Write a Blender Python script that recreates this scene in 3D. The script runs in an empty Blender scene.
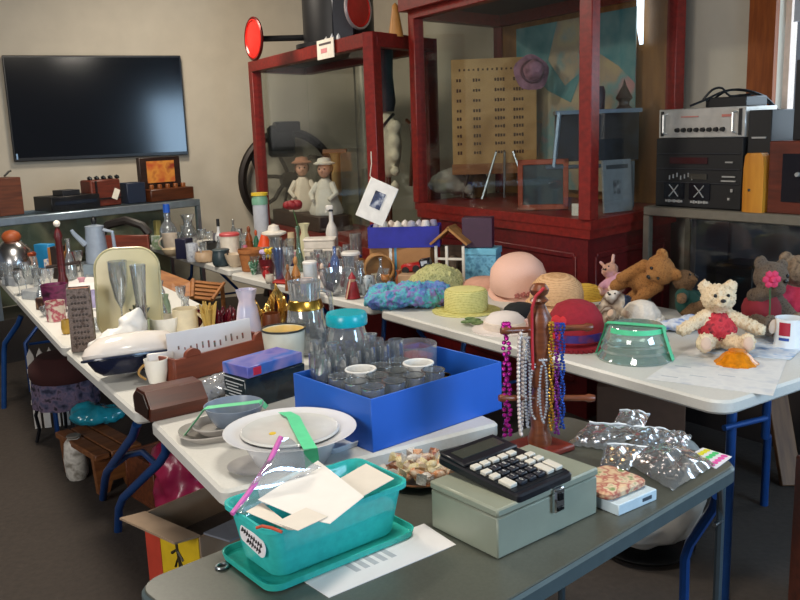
import bpy, bmesh, math, random
from mathutils import Vector, Matrix, Euler, noise as mnoise
RND = random.Random(11)
SC = bpy.context.scene
COL = SC.collection
PI = math.pi
V = Vector
# ------------------------------------------------------------------ camera
F, CAMH = 860.0, 1.57
PITCH, ROLL = math.atan(170 / 860), math.radians(2.0)
_R0, _U0 = V((1, 0, 0)), V((0, math.sin(PITCH), math.cos(PITCH)))
FW = V((0, math.cos(PITCH), -math.sin(PITCH)))
RT = math.cos(ROLL) * _R0 - math.sin(ROLL) * _U0
UP = math.cos(ROLL) * _U0 + math.sin(ROLL) * _R0
CAM = V((0, 0, CAMH))
ZT = 0.74                                     # table height
def ray(x, y): return F * FW + RT * (x - 400) + UP * (300 - y)
def G(x, y, z=ZT):                            # where the sight line meets the level z
    d = ray(x, y); k = (z - CAMH) / d.z
    return CAM + d * k
def AY(x, y, Y):                              # where it meets the depth Y
    d = ray(x, y); return CAM + d * (Y / d.y)
def mpp(p): return (V(p) - CAM).dot(FW) / F
cd = bpy.data.cameras.new('camera'); co = bpy.data.objects.new('camera', cd); COL.objects.link(co)
cd.sensor_width = 36; cd.lens = 36 * F / 800; cd.clip_start = 0.05
co.matrix_world = Matrix(((RT.x, UP.x, -FW.x, 0), (RT.y, UP.y, -FW.y, 0), (RT.z, UP.z, -FW.z, CAMH), (0, 0, 0, 1)))
SC.camera = co
# ------------------------------------------------------------------ materials
MATS = {}
def lin(h):
    h = h.lstrip('#'); o = []
    for i in (0, 2, 4):
        c = int(h[i:i + 2], 16) / 255
        o.append(c / 12.92 if c <= .04045 else ((c + .055) / 1.055) ** 2.4)
    return o + [1.0]
def sh(c, k): return [max(0, min(1, v * k)) for v in c[:3]] + [1]
def newmat(key):
    m = bpy.data.materials.new(key); m.use_nodes = True
    nt = m.node_tree; nt.nodes.clear(); MATS[key] = m
    out = nt.nodes.new('ShaderNodeOutputMaterial')
    return m, nt, out
def tex(nt, scale, stretch=(1, 1, 1), detail=3):
    tc = nt.nodes.new('ShaderNodeTexCoord'); mp = nt.nodes.new('ShaderNodeMapping')
    mp.inputs['Scale'].default_value = stretch
    nt.links.new(tc.outputs['Object'], mp.inputs[0])
    n = nt.nodes.new('ShaderNodeTexNoise'); n.inputs['Scale'].default_value = scale; n.inputs['Detail'].default_value = detail
    nt.links.new(mp.outputs[0], n.inputs['Vector'])
    return n, mp
def ramp(nt, src, stops):
    r = nt.nodes.new('ShaderNodeValToRGB')
    e = r.color_ramp.elements
    while len(e) < len(stops): e.new(.5)
    for k, (p, c) in zip(e, stops): k.position = p; k.color = c
    nt.links.new(src, r.inputs[0]); return r
def C(h, rough=.5, metal=0, var=.08, scale=25, bump=0, coat=0, sub=0):
    key = 'c%s_%s_%s_%s_%s_%s' % (h, rough, metal, var, scale, bump)
    if key in MATS: return MATS[key]
    m, nt, out = newmat(key); b = nt.nodes.new('ShaderNodeBsdfPrincipled')
    n, mp = tex(nt, scale); c = lin(h)
    r = ramp(nt, n.outputs['Fac'], [(.3, sh(c, 1 - var)), (.7, sh(c, 1 + var))])
    nt.links.new(r.outputs[0], b.inputs['Base Color'])
    b.inputs['Roughness'].default_value = rough; b.inputs['Metallic'].default_value = metal
    if bump:
        bp = nt.nodes.new('ShaderNodeBump'); bp.inputs['Strength'].default_value = bump; bp.inputs['Distance'].default_value = .01
        nt.links.new(n.outputs['Fac'], bp.inputs['Height']); nt.links.new(bp.outputs[0], b.inputs['Normal'])
    nt.links.new(b.outputs[0], out.inputs[0]); return m
def MULTI(cols, rough=.6, scale=12, bump=0, metal=0, detail=2):            # blotches of several colours
    key = 'm' + '_'.join(cols) + str((rough, scale, bump, metal))
    if key in MATS: return MATS[key]
    m, nt, out = newmat(key); b = nt.nodes.new('ShaderNodeBsdfPrincipled')
    n, mp = tex(nt, scale, detail=detail); k = len(cols)
    st = [(.32 + .36 * i / max(1, k - 1), lin(c)) for i, c in enumerate(cols)]
    r = ramp(nt, n.outputs['Fac'], st)
    nt.links.new(r.outputs[0], b.inputs['Base Color'])
    b.inputs['Roughness'].default_value = rough; b.inputs['Metallic'].default_value = metal
    if bump:
        n2, _ = tex(nt, scale * 6)
        bp = nt.nodes.new('ShaderNodeBump'); bp.inputs['Strength'].default_value = bump; bp.inputs['Distance'].default_value = .01
        nt.links.new(n2.outputs['Fac'], bp.inputs['Height']); nt.links.new(bp.outputs[0], b.inputs['Normal'])
    nt.links.new(b.outputs[0], out.inputs[0]); return m
def WOOD(h1, h2, rough=.45, scale=6, stretch=(1, 8, 8)):
    key = 'w' + h1 + h2 + str((rough, scale, stretch))
    if key in MATS: return MATS[key]
    m, nt, out = newmat(key); b = nt.nodes.new('ShaderNodeBsdfPrincipled')
    n, mp = tex(nt, scale, stretch, 5)
    r = ramp(nt, n.outputs['Fac'], [(.3, lin(h1)), (.7, lin(h2))])
    nt.links.new(r.outputs[0], b.inputs['Base Color']); b.inputs['Roughness'].default_value = rough
    nt.links.new(b.outputs[0], out.inputs[0]); return m
def STRAW(h, h2, scale=260):
    key = 's' + h + h2 + str(scale)
    if key in MATS: return MATS[key]
    m, nt, out = newmat(key); b = nt.nodes.new('ShaderNodeBsdfPrincipled')
    n, mp = tex(nt, 90)
    w = nt.nodes.new('ShaderNodeTexWave'); w.bands_direction = 'Z'; w.inputs['Scale'].default_value = scale / 6; w.inputs['Distortion'].default_value = 1.5
    nt.links.new(mp.outputs[0], w.inputs['Vector'])
    mx = nt.nodes.new('ShaderNodeMath'); mx.operation = 'MULTIPLY_ADD'; mx.inputs[1].default_value = .5
    nt.links.new(w.outputs['Fac'], mx.inputs[0]); nt.links.new(n.outputs['Fac'], mx.inputs[2])
    r = ramp(nt, mx.outputs[0], [(.35, lin(h2)), (.85, lin(h))])
    nt.links.new(r.outputs[0], b.inputs['Base Color']); b.inputs['Roughness'].default_value = .8
    bp = nt.nodes.new('ShaderNodeBump'); bp.inputs['Strength'].default_value = .6; bp.inputs['Distance'].default_value = .004
    nt.links.new(mx.outputs[0], bp.inputs['Height']); nt.links.new(bp.outputs[0], b.inputs['Normal'])
    nt.links.new(b.outputs[0], out.inputs[0]); return m
def GLASS(tint='ffffff', haze=.0, edge=.55, rough=.03, body=None, bodyfac=0.0):
    """clear sheet or vessel glass: see-through, brighter mirror towards grazing angles, optional tinted body"""
    key = 'g%s_%s_%s_%s_%s_%s' % (tint, haze, edge, rough, body, bodyfac)
    if key in MATS: return MATS[key]
    m, nt, out = newmat(key)
    t = nt.nodes.new('ShaderNodeBsdfTransparent'); t.inputs[0].default_value = lin(tint)
    g = nt.nodes.new('ShaderNodeBsdfGlossy'); g.inputs['Roughness'].default_value = rough
    lw = nt.nodes.new('ShaderNodeLayerWeight'); lw.inputs['Blend'].default_value = .35
    n, mp = tex(nt, 60)
    ma = nt.nodes.new('ShaderNodeMath'); ma.operation = 'MULTIPLY_ADD'; ma.inputs[1].default_value = edge; ma.inputs[2].default_value = .04 + haze
    nt.links.new(lw.outputs['Facing'], ma.inputs[0])
    mix = nt.nodes.new('ShaderNodeMixShader'); nt.links.new(ma.outputs[0], mix.inputs[0])
    nt.links.new(t.outputs[0], mix.inputs[1]); nt.links.new(g.outputs[0], mix.inputs[2]); last = mix
    if body:
        d = nt.nodes.new('ShaderNodeBsdfDiffuse'); r = ramp(nt, n.outputs['Fac'], [(.3, sh(lin(body), .9)), (.7, sh(lin(body), 1.08))])
        nt.links.new(r.outputs[0], d.inputs[0])
        mx = nt.nodes.new('ShaderNodeMixShader'); mx.inputs[0].default_value = bodyfac
        nt.links.new(mix.outputs[0], mx.inputs[1]); nt.links.new(d.outputs[0], mx.inputs[2]); last = mx
    nt.links.new(last.outputs[0], out.inputs[0]); return m
def EMIT(h, s):
    key = 'e%s%s' % (h, s)
    if key in MATS: return MATS[key]
    m, nt, out = newmat(key); e = nt.nodes.new('ShaderNodeEmission'); e.inputs[0].default_value = lin(h); e.inputs[1].default_value = s
    nt.links.new(e.outputs[0], out.inputs[0]); return m
# ------------------------------------------------------------------ mesh builder
ID = Matrix.Identity(4)
def T(x, y, z): return Matrix.Translation((x, y, z))
def RX(a): return Matrix.Rotation(a, 4, 'X')
def RY(a): return Matrix.Rotation(a, 4, 'Y')
def RZ(a): return Matrix.Rotation(a, 4, 'Z')
class MB:
    def __init__(s): s.bm = bmesh.new()
    def box(s, c, d, M=ID, bev=0, seg=1):
        r = bmesh.ops.create_cube(s.bm, size=1, matrix=M @ T(*c) @ Matrix.Diagonal((d[0], d[1], d[2], 1)))
        if bev:
            vs = set(r['verts']); es = [e for e in s.bm.edges if e.verts[0] in vs and e.verts[1] in vs]
            bmesh.ops.bevel(s.bm, geom=es, offset=bev, segments=seg, affect='EDGES', profile=.6)
        return s
    def ring(s, loops, cap0=True, cap1=True, closed=False):
        rows = [[s.bm.verts.new(p) for p in L] for L in loops]; n = len(rows[0])
        m = len(rows)
        for i in range(m if closed else m - 1):
            a, b = rows[i], rows[(i + 1) % m]
            for j in range(n):
                s.bm.faces.new((a[j], a[(j + 1) % n], b[(j + 1) % n], b[j]))
        if not closed:
            if cap0: s.bm.faces.new(rows[0][::-1])
            if cap1: s.bm.faces.new(rows[-1])
        return s
    def tube(s, pts, r, n=8, closed=False):
        pts = [V(p) for p in pts]; L = []; up = None; m = len(pts)
        for i, p in enumerate(pts):
            a = pts[i - 1] if (i or closed) else p; b = pts[(i + 1) % m] if (i < m - 1 or closed) else p
            t = (b - a).normalized()
            if up is None: up = t.orthogonal().normalized()
            up = (up - t * up.dot(t)); up = up.normalized() if up.length > 1e-6 else t.orthogonal().normalized()
            w = t.cross(up); rr = r[i] if isinstance(r, (list, tuple)) else r
            L.append([p + (up * math.cos(2 * PI * k / n) + w * math.sin(2 * PI * k / n)) * rr for k in range(n)])
        return s.ring(L, closed=closed)
    def lathe(s, prof, n=24, M=ID, wob=None):
        L = []
        for i, (r, z) in enumerate(prof):
            r = max(r, 1e-4)
            L.append([M @ V((r * math.cos(2 * PI * k / n) * (wob(k, n, i) if wob else 1), r * math.sin(2 * PI * k / n) * (wob(k, n, i) if wob else 1), z)) for k in range(n)])
        return s.ring(L)
    def ball(s, c, r, M=ID, sub=2):
        if not isinstance(r, (tuple, list)): r = (r, r, r)
        bmesh.ops.create_icosphere(s.bm, subdivisions=sub, radius=1, matrix=M @ T(*c) @ Matrix.Diagonal((r[0], r[1], r[2], 1)))
        return s
    def prism(s, poly, z0, z1, M=ID):
        return s.ring([[M @ V((x, y, z0)) for x, y in poly], [M @ V((x, y, z1)) for x, y in poly]])
    def sheet(s, fn, nu, nv, th=0):
        g = [[s.bm.verts.new(fn(i / nu, j / nv)) for j in range(nv + 1)] for i in range(nu + 1)]
        for i in range(nu):
            for j in range(nv): s.bm.faces.new((g[i][j], g[i + 1][j], g[i + 1][j + 1], g[i][j + 1]))
        if th:
            ed = [e for e in s.bm.edges]
            bmesh.ops.recalc_face_normals(s.bm, faces=s.bm.faces[:])
            bmesh.ops.solidify(s.bm, geom=s.bm.faces[:], thickness=th)
        return s
    def out(s, name, mat, parent=None, loc=(0, 0, 0), rot=None, ang=40):
        bmesh.ops.recalc_face_normals(s.bm, faces=s.bm.faces[:])
        me = bpy.data.meshes.new(name); s.bm.to_mesh(me); s.bm.free()
        me.polygons.foreach_set('use_smooth', [True] * len(me.polygons))
        me.set_sharp_from_angle(angle=math.radians(ang))
        me.materials.append(mat)
        o = bpy.data.objects.new(name, me); COL.objects.link(o); o.location = loc
        if rot: o.rotation_euler = rot
        if parent: o.parent = parent
        return o
def tag(o, label, cat, group=None):
    o['label'] = label; o['category'] = cat
    if group: o['group'] = group
    return o
def thing(name, label, cat, loc=(0, 0, 0), rz=0, group=None, rot=None):
    o = bpy.data.objects.new(name, None); COL.objects.link(o); o.empty_display_size = .05
    o.location = loc; o.rotation_euler = rot if rot else (0, 0, rz)
    return tag(o, label, cat, group)
def struct(o): o['kind'] = 'structure'; return o
def rrect(w, d, r, n=5):                      # rounded rectangle outline around the origin
    P = []
    for cx, cy, a0 in ((w / 2 - r, d / 2 - r, 0), (-w / 2 + r, d / 2 - r, 90), (-w / 2 + r, -d / 2 + r, 180), (w / 2 - r, -d / 2 + r, 270)):
        for i in range(n + 1):
            a = math.radians(a0 + 90 * i / n); P.append((cx + r * math.cos(a), cy + r * math.sin(a)))
    return P
def slab(mb, w, d, r, z0, z1, M=ID, soft=.004):
    p0 = rrect(w - 2 * soft, d - 2 * soft, max(r - soft, .001)); p1 = rrect(w, d, r)
    return mb.ring([[M @ V((x, y, z)) for x, y in p] for p, z in ((p0, z0), (p1, z0 + soft), (p1, z1 - soft), (p0, z1))])
def vessel(pts, t):
    pts = list(pts)
    inner = [(max(r - t, .0005), z) for r, z in reversed(pts)]
    inner[-1] = (inner[-1][0], inner[-1][1] + t); inner[0] = (inner[0][0], pts[-1][1])
    return [(0, pts[0][1])] + pts + inner + [(0, pts[0][1] + t)]
def spot(x, yb, yt, w, z=ZT, k=.8):           # a standing thing's middle, height and radius
    p = G(x, yb, z); m = mpp(p); r = w / 2 * m
    d = V((p.x, p.y, 0)).normalized(); p = p + d * r * k
    top = AY(x, yt, p.y + r * .5)
    return p, max(.006, top.z - z), r
PR = {
 'tumbler': [(.78, 0), (.82, .02), (1, 1)], 'cyl': [(.93, 0), (1, .03), (1, 1)], 'cup': [(.6, 0), (.7, .03), (.92, .5), (1, 1)],
 'bowl': [(.45, 0), (.5, .05), (.75, .3), (.93, .7), (1, 1)], 'dish': [(.55, 0), (.6, .1), (.85, .5), (1, 1)],
 'goblet': [(.7, 0), (.7, .03), (.12, .08), (.1, .42), (.6, .55), (.95, .8), (1, 1)],
 'vase': [(.55, 0), (.65, .04), (1, .32), (.9, .5), (.5, .74), (.55, .84), (.85, 1)],
 'flare': [(.55, 0), (.6, .03), (.62, .3), (.7, .6), (1, 1)], 'jug': [(.8, 0), (.95, .05), (1, .35), (.8, .65), (.62, .8), (.78, 1)],
 'pot': [(.72, 0), (.74, .02), (.92, .82), (1, .84), (1, 1)], 'squat': [(.7, 0), (.9, .1), (1, .45), (.92, .8), (.85, 1)],
 'budvase': [(.8, 0), (.95, .04), (1, .2), (.4, .5), (.32, .85), (.5, 1)],
 'bottle': [(.9, 0), (1, .03), (1, .55), (.75, .68), (.36, .78), (.34, 1)],
 'decanter': [(.9, 0), (1, .05), (1, .3), (.5, .6), (.3, .7), (.3, .92), (.45, 1)],
}
def vess(kind, x, yb, yt, w, name, label, cat, mat, group=None, t=.003, handle=None, lid=None, cap=None, z=ZT, part='body', n=22, wob=None, fill=None, foot=None):
    p, h, r = spot(x, yb, yt, w, z)
    pr = [(a * r, b * h) for a, b in PR[kind]]
    simple = not (handle or lid or cap or fill)
    mb = MB(); mb.lathe(vessel(pr, min(t, r * .3)), n, wob=wob)
    if simple:
        return tag(mb.out(name, mat, loc=p), label, cat, group)
    o = thing(name, label, cat, p, 0, group); mb.out(part, mat, o)
    if handle:
        a, hm = handle; rm = max(a_ for a_, b_ in pr); q = MB()
        q.tube([V((math.cos(a), math.sin(a), 0)) * (rm * (.93 + .55 * math.sin(PI * i / 8))) + V((0, 0, h * (.2 + .62 * i / 8))) for i in range(9)], max(.0025, r * .11), 6)
        q.out('handle', hm, o)
    if lid:
        lm, lh = lid; q = MB(); rt = pr[-1][0]; q.lathe([(0, h), (rt * 1.08, h), (rt * 1.08, h + lh * h * .6), (rt * .9, h + lh * h), (0, h + lh * h)], n); q.out('lid', lm, o)
    if cap:
        cm, ch = cap; q = MB(); rt = pr[-1][0]; q.lathe([(0, h), (rt * 1.2, h), (rt * 1.15, h + ch * h), (0, h + ch * h)], 14); q.out('cap', cm, o)
    if fill:
        fm, fz = fill; q = MB(); rt = r * .9; q.lathe([(0, h * fz - .002), (rt * .9, h * fz - .002), (rt * .9, h * fz), (0, h * fz)], n); q.out('contents', fm, o)
    return o
def boxat(x, yb, name, label, cat, mat, size, ang, group=None, z=ZT, bev=.003, anchor='n', lid=None, hole=False):
    """box whose nearest bottom corner (n) or front middle (m) stands at that point; ang = direction of its front edge"""
    p = G(x, yb, z); w, d, h = size; c, s = math.cos(ang), math.sin(ang)
    ex, ey = V((c, s, 0)), V((-s, c, 0))
    ctr = p + (ex * (w / 2) if anchor == 'n' else V((0, 0, 0))) + ey * (d / 2)
    mb = MB(); mb.box((0, 0, h / 2), (w, d, h), bev=bev)
    if lid:
        o = thing(name, label, cat, ctr, ang, group); mb.out('body', mat, o)
        lm, lh = lid; q = MB(); q.box((0, 0, h + lh / 2), (w * 1.02, d * 1.02, lh), bev=min(.002, lh / 3)); q.out('lid', lm, o); return o
    return tag(mb.out(name, mat, loc=ctr, rot=(0, 0, ang)), label, cat, group)
def blob(parts, name, mat, parent, vox=.006, disp=0, dscale=.02, loc=(0, 0, 0), smooth=4):
    """several overlapping rounded masses grown into one skin: (centre, radii) or (p0, p1, r0, r1)"""
    mb = MB()
    for q in parts:
        if len(q) == 4:
            a, b, r0, r1 = V(q[0]), V(q[1]), q[2], q[3]
            for i in range(5):
                f = i / 4; mb.ball(a.lerp(b, f), r0 + (r1 - r0) * f, sub=2)
        else: mb.ball(q[0], q[1], sub=2)
    o = mb.out(name, mat, parent, loc, ang=180)
    m = o.modifiers.new('remesh', 'REMESH'); m.mode = 'VOXEL'; m.voxel_size = vox; m.use_smooth_shade = True
    m = o.modifiers.new('smooth', 'SMOOTH'); m.iterations = smooth; m.factor = .5
    if disp:
        t = bpy.data.textures.new('fur', 'CLOUDS'); t.noise_scale = dscale; t.noise_depth = 1
        m = o.modifiers.new('fur', 'DISPLACE'); m.texture = t; m.strength = disp; m.mid_level = .5; m.texture_coords = 'LOCAL'
    return o
def beads(pts, r, mb, sub=1):
    for p in pts: mb.ball(p, r, sub=sub)
# common materials
WHITE = C('e9e6e0', .35); PORC = C('e8e4da', .18, var=.04); CREAM = C('dccfb0', .3); BLACK = C('0c0d10', .4); BLKP = C('101116', .25)
REDW = WOOD('64140f', '821e17', .42, 5); REDB = WOOD('4e0e10', '651517', .4, 5)
OAK = WOOD('7a4a20', 'a2682f', .4); DKW = WOOD('3a1c0e', '5a2d16', .35); MIDW = WOOD('6d3a18', '8f5226', .4)
CLEAR = GLASS('f4f8f8'); PANE = GLASS('f6f8f7', haze=-.025, edge=.13); CRYS = GLASS('f0f3f5', haze=.08, edge=.8, body='c8ccd0', bodyfac=.07)
FILM = GLASS('f6f8fa', haze=.10, edge=.75, rough=.08, body='e4ecf2', bodyfac=.06)
CHROME = C('c9ccd0', .12, 1); STEEL = C('9aa2a8', .3, 1); ALU = C('a9bccb', .32, .85); GOLD = C('c8a24a', .25, 1)
BLUEP = C('1a4480', .35, .3)
GTAPE = C('5fd6a0', .45)
# ================================================================== the room
D1 = V((-.485, .875, 0)).normalized()          # rows and right wall run along this
D2 = V((D1.y, -D1.x, 0))
mb = MB(); mb.box((0, 4.5, -.05), (12, 14, .1)); struct(mb.out('floor', C('332b25', .85, var=.18, scale=40, bump=.3)))
mb = MB(); mb.box((0, 4.5, 3.15), (12, 14, .1)); struct(mb.out('ceiling', C('8f8a82', .9)))
WALLM = C('c2b9a8', .85, var=.04, scale=6, bump=.05)
TVP = AY(97, 105, 7.9)
wang = math.atan2(.39, .92)
corner = V((-.39, 8.95, 0))
we = V((.92, .39, 0)).normalized(); wn = V((-we.y, we.x, 0))
mb = MB(); mb.box((-3.4, .06, 1.55), (6.8, .12, 3.1)); struct(mb.out('wall_back', WALLM, loc=corner, rot=(0, 0, wang)))
# right wall: from the corner towards the camera, with a window opening
rw0 = V((1.82, 5.10, 0)); rang = math.atan2(D1.y, D1.x)
def RW(t, off=0): return rw0 - D1 * t + D2 * off
wtL = None
def wallt(px):                                    # distance along the right wall at an image column
    d = ray(px, 130); # solve rw0 - D1 t = k d
    a = d.x; b = d.y
    det = a * D1.y - b * D1.x
    # k*a + t*D1.x = rw0.x ; k*b + t*D1.y = rw0.y
    return (a * rw0.y - b * rw0.x) / det
tw0 = wallt(774); tw1 = tw0 + 1.7
mb = MB()
L0 = -4.6
M = Matrix.Translation(rw0) @ RZ(math.atan2(-D1.y, -D1.x))     # local x = towards the camera, local -y.. wall depth away
sgn = 1 if (M.to_3x3() @ V((0, 1, 0))).dot(D2) > 0 else -1
def wb(m, t0, t1, z0, z1, o0=0, o1=.14): return m.box(((t0 + t1) / 2, sgn * (o0 + o1) / 2, (z0 + z1) / 2), (t1 - t0, abs(o1 - o0), z1 - z0), M)
wb(mb, L0, tw0, 0, 3.1); wb(mb, tw1, 6.0, 0, 3.1); wb(mb, tw0, tw1, 0, 1.05); wb(mb, tw0, tw1, 2.45, 3.1)
struct(mb.out('wall_right', WALLM))
tA = wallt(748)
mb = MB(); wb(mb, tA, tw0, 1.0, 2.55, -.03, .0); struct(mb.out('trim_1', WOOD('7c3c14', '98501f', .45, 6, (8, 8, 1))))
win = bpy.data.objects.new('window_1', None); COL.objects.link(win); struct(win)
f = MB()
for a, b, c, d in ((tw0, tw0 + .035, 1.05, 2.45), (tw1 - .05, tw1, 1.05, 2.45), (tw0, tw1, 1.05, 1.1), (tw0, tw1, 2.4, 2.45)): wb(f, a, b, c, d, .05, .1)
f.out('window_frame', C('d9c3b4', .5), win)
f = MB(); wb(f, tw0, tw1, 1.05, 2.45, .07, .075); f.out('window_pane', PANE, win)
f = MB(); wb(f, tw0 + .075, tw1 - .05, 2.05, 2.44, .015, .03); f.out('window_shade', C('b4b9c0', .8), win)
# glowing panel added behind the window to stand in for daylight
f = MB(); wb(f, tw0 - .1, tw1 + .1, .9, 2.6, .5, .52)
o = f.out('window_2', EMIT('d6e6f8', 5.5)); struct(o)

# ================================================================== tables
def fold_table(name, label, near, ax, L, W, mat, legs, z=ZT, th=.045, group='long folding tables', apron=None, rad=.025, side=1):
    """near = corner nearest on the aisle side, ax = unit direction away, width towards `perp`"""
    ax = V((ax[0], ax[1], 0)).normalized(); pp = V((ax.y, -ax.x, 0)) * side
    ctr = V((near[0], near[1], 0)) + ax * L / 2 + pp * W / 2
    ang = math.atan2(pp.y, pp.x) if side > 0 else math.atan2(-pp.y, -pp.x)
    o = thing(name, label, 'table', ctr, ang, group)
    mb = MB(); slab(mb, W, L, rad, z - th, z, soft=.008); mb.out('tabletop', mat, o)
    if apron:
        q = MB(); slab(q, W - .03, L - .03, rad, z - th - .03, z - th + .001, soft=.002); q.out('apron', apron, o)
    return o, ctr, ang
TOP = C('c9c8c2', .42, var=.03, scale=120, bump=.06)
def bent_leg(pts, parent, r=.014, mat=None, name='leg'):
    inv = parent.matrix_basis.inverted()
    mb = MB(); mb.tube([inv @ V(p) for p in pts], r, 10); return mb.out(name, mat or BLUEP, parent)
def std_legs(o, W, L, z, ends=(-1, 1), mat=None):
    for e in ends:
        y0 = e * (L / 2 - .25)
        for s in (-1, 1):
            x = s * (W / 2 - .1)
            q = MB(); q.tube([(x * .35, y0, z - .05), (x * .45, y0, z - .25), (x, y0, z - .42), (x, y0, .0)], .013, 8); q.out('leg', mat or BLUEP, o)
        q = MB(); q.tube([(-W / 2 + .12, y0, z - .43), (W / 2 - .12, y0, z - .43)], .009, 8); q.out('stretcher', mat or BLUEP, o)
# square white table under the serving dishes
T1n = G(222, 492); T1ax = (G(150, 420) - G(222, 492)); T1L = T1ax.length
o, _, _ = fold_table('folding_table', 'square white folding table under the covered serving bowl and blue box of glasses', T1n, T1ax, T1L, .83, TOP, 0, group=None)
std_legs(o, .83, T1L, ZT, ends=(-1,))
T2n = G(135, 411); T2f = G(65, 349); a2 = T2f - T2n
T2, c2, an2 = fold_table('folding_table', 'white folding table under the upright roasting pan and brown wooden caddy', T2n, a2, a2.length, .88, TOP, 0, z=ZT - .004)
# its two bent blue legs and the bar between them
def legline(ps): return [AY(x, y, d) for x, y, d in ps]
f1, f2 = G(103, 499, 0), G(118, 531, 0)
bent_leg(legline([(137, 424, 2.80), (133, 436, 2.86), (107, 472, 3.3), (105, 480, 3.4)]) + [f1], T2, .016)
bent_leg(legline([(166, 430, 2.72), (166, 452, 2.8), (160, 462, 2.84), (123, 498, 3.1), (119, 508, 3.16)]) + [f2], T2, .016)
bent_leg(legline([(112, 467, 3.2), (128, 455, 3.12), (143, 452, 3.02), (156, 464, 2.86)]), T2, .012, name='stretcher')
T3n = G(62, 347); D3 = (G(0, 280) - T3n).normalized(); o, _, _ = fold_table('folding_table', 'white folding table under the spindle stand and clear plastic trays', T3n, D3, 1.42, .76, TOP, 0, z=ZT)
bent_leg([AY(21, 316, 4.95), AY(18, 324, 4.95), AY(5, 343, 5.0), AY(4, 352, 5.0), AY(4, 409, 5.0)], o, .016)
std_legs(o, .76, 1.42, ZT, ends=(1,))
T4n = V(T3n) + D3 * 1.43; o, _, _ = fold_table('folding_table', 'white folding table farthest along the wall television side', T4n, D3, .95, .74, TOP, 0)
o['label'] = 'white folding table under the domed silver serving lid near the television'
std_legs(o, .74, .95, ZT, ends=(1,))
# the row by the red cabinets
B1n, B1f = G(724, 404), G(376, 309); aB = B1f - B1n
B1, cB1, angB1 = fold_table('folding_table', 'white plastic folding table covered in hats and teddy bears', B1n, aB, aB.length, .98, TOP, 0, rad=.07, group=None)
for px, ptop, fy in ((724, 405, 600), (766, 392, 505)):
    ft = G(px + (0 if px < 740 else -2), fy, 0)
    tp = AY(px + 1, ptop + 2, ft.y - (.02 if px < 740 else .45)); tp = V((ft.x - (.0 if px < 740 else .12), ft.y - (.0 if px < 740 else .25), ZT - .045))
    bent_leg([tp, tp + V((0, 0, -.3)), V((ft.x, ft.y, .30)), ft], B1, .016)
iv = B1.matrix_basis
bent_leg([G(724, 428, .62), G(766, 418, .62)], B1, .01, name='stretcher')
std_legs(B1, .98, aB.length, ZT, ends=(1,))
B2n, B2f = G(371, 306), G(230, 273); aB2 = B2f - B2n
o, _, _ = fold_table('folding_table', 'white folding table crowded with glassware in front of the doll cabinet', B2n, aB2, aB2.length, .74, TOP, 0, z=ZT - .003)
std_legs(o, .74, aB2.length, ZT, ends=(-1, 1))
B3n, B3f = G(228, 270), G(148, 245); aB3 = B3f - B3n
o, _, _ = fold_table('folding_table', 'white folding table with mugs and vases beside the glass showcase', B3n, aB3, aB3.length, .74, TOP, 0)
std_legs(o, .74, aB3.length, ZT, ends=(1,))
# dark card table in front
P1 = G(743, 462); P4 = G(510, 601); aD = (P4 - P1).normalized(); pD = V((aD.y, -aD.x, 0))
DTOP = C('4d4f47', .33, var=.1, scale=160); DRIM = C('5f6d70', .35, .5)
Lc, Wc = 1.335, .555
ctr = P1 + aD * Lc / 2 + pD * Wc / 2; angD = math.atan2(-aD.y, -aD.x)
DT = thing('card_table', 'dark olive topped folding table with grey metal rim and thin legs', 'table', (ctr.x, ctr.y, 0), angD)
mb = MB(); slab(mb, Lc - .012, Wc - .012, .05, ZT - .012, ZT, soft=.002); mb.out('tabletop', DTOP, DT)
mb = MB(); slab(mb, Lc, Wc, .055, ZT - .045, ZT - .004, soft=.006); mb.out('rim', DRIM, DT)
for sx in (-1, 1):
    for sy in (-1, 1):
        q = MB(); q.tube([(sx * (Lc / 2 - .035), sy * (Wc / 2 - .035), ZT - .04), (sx * (Lc / 2 - .035), sy * (Wc / 2 - .035), 0)], .011, 8); q.out('leg', C('56646c', .35, .6), DT)
        q = MB()
        q.tube([(sx * (Lc / 2 - .05), sy * (Wc / 2 - .03), ZT - .06), (sx * (Lc / 2 - .035), sy * (Wc / 2 - .03), ZT - .15), (sx * (Lc / 2 - .075), sy * (Wc / 2 - .03), ZT - .15)], .006, 6)
        q.out('bracket', STEEL, DT)
_i = DT.matrix_basis.inverted()
q = MB(); q.tube([_i @ AY(x, y, d) for x, y, d in ((717, 496, 2.03), (714, 507, 2.05), (690, 543, 2.16), (685, 558, 2.18), (684, 600, 2.18), (683, 780, 2.18))], .014, 8)
q.out('brace', BLUEP, DT)

# ================================================================== television wall
tvd = AY(97, 106, TVP.y); tw = 1.57; thh = .90
TV = thing('television', 'large black flat screen television on the cream wall', 'television', (0, 0, 0))
wall_at = lambda p: corner + we * ((p - corner).dot(we))
c0 = wall_at(V((TVP.x, TVP.y, 0))); 
TV.location = (c0 + wn * -.05).to_tuple()[:2] + (0,)
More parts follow.
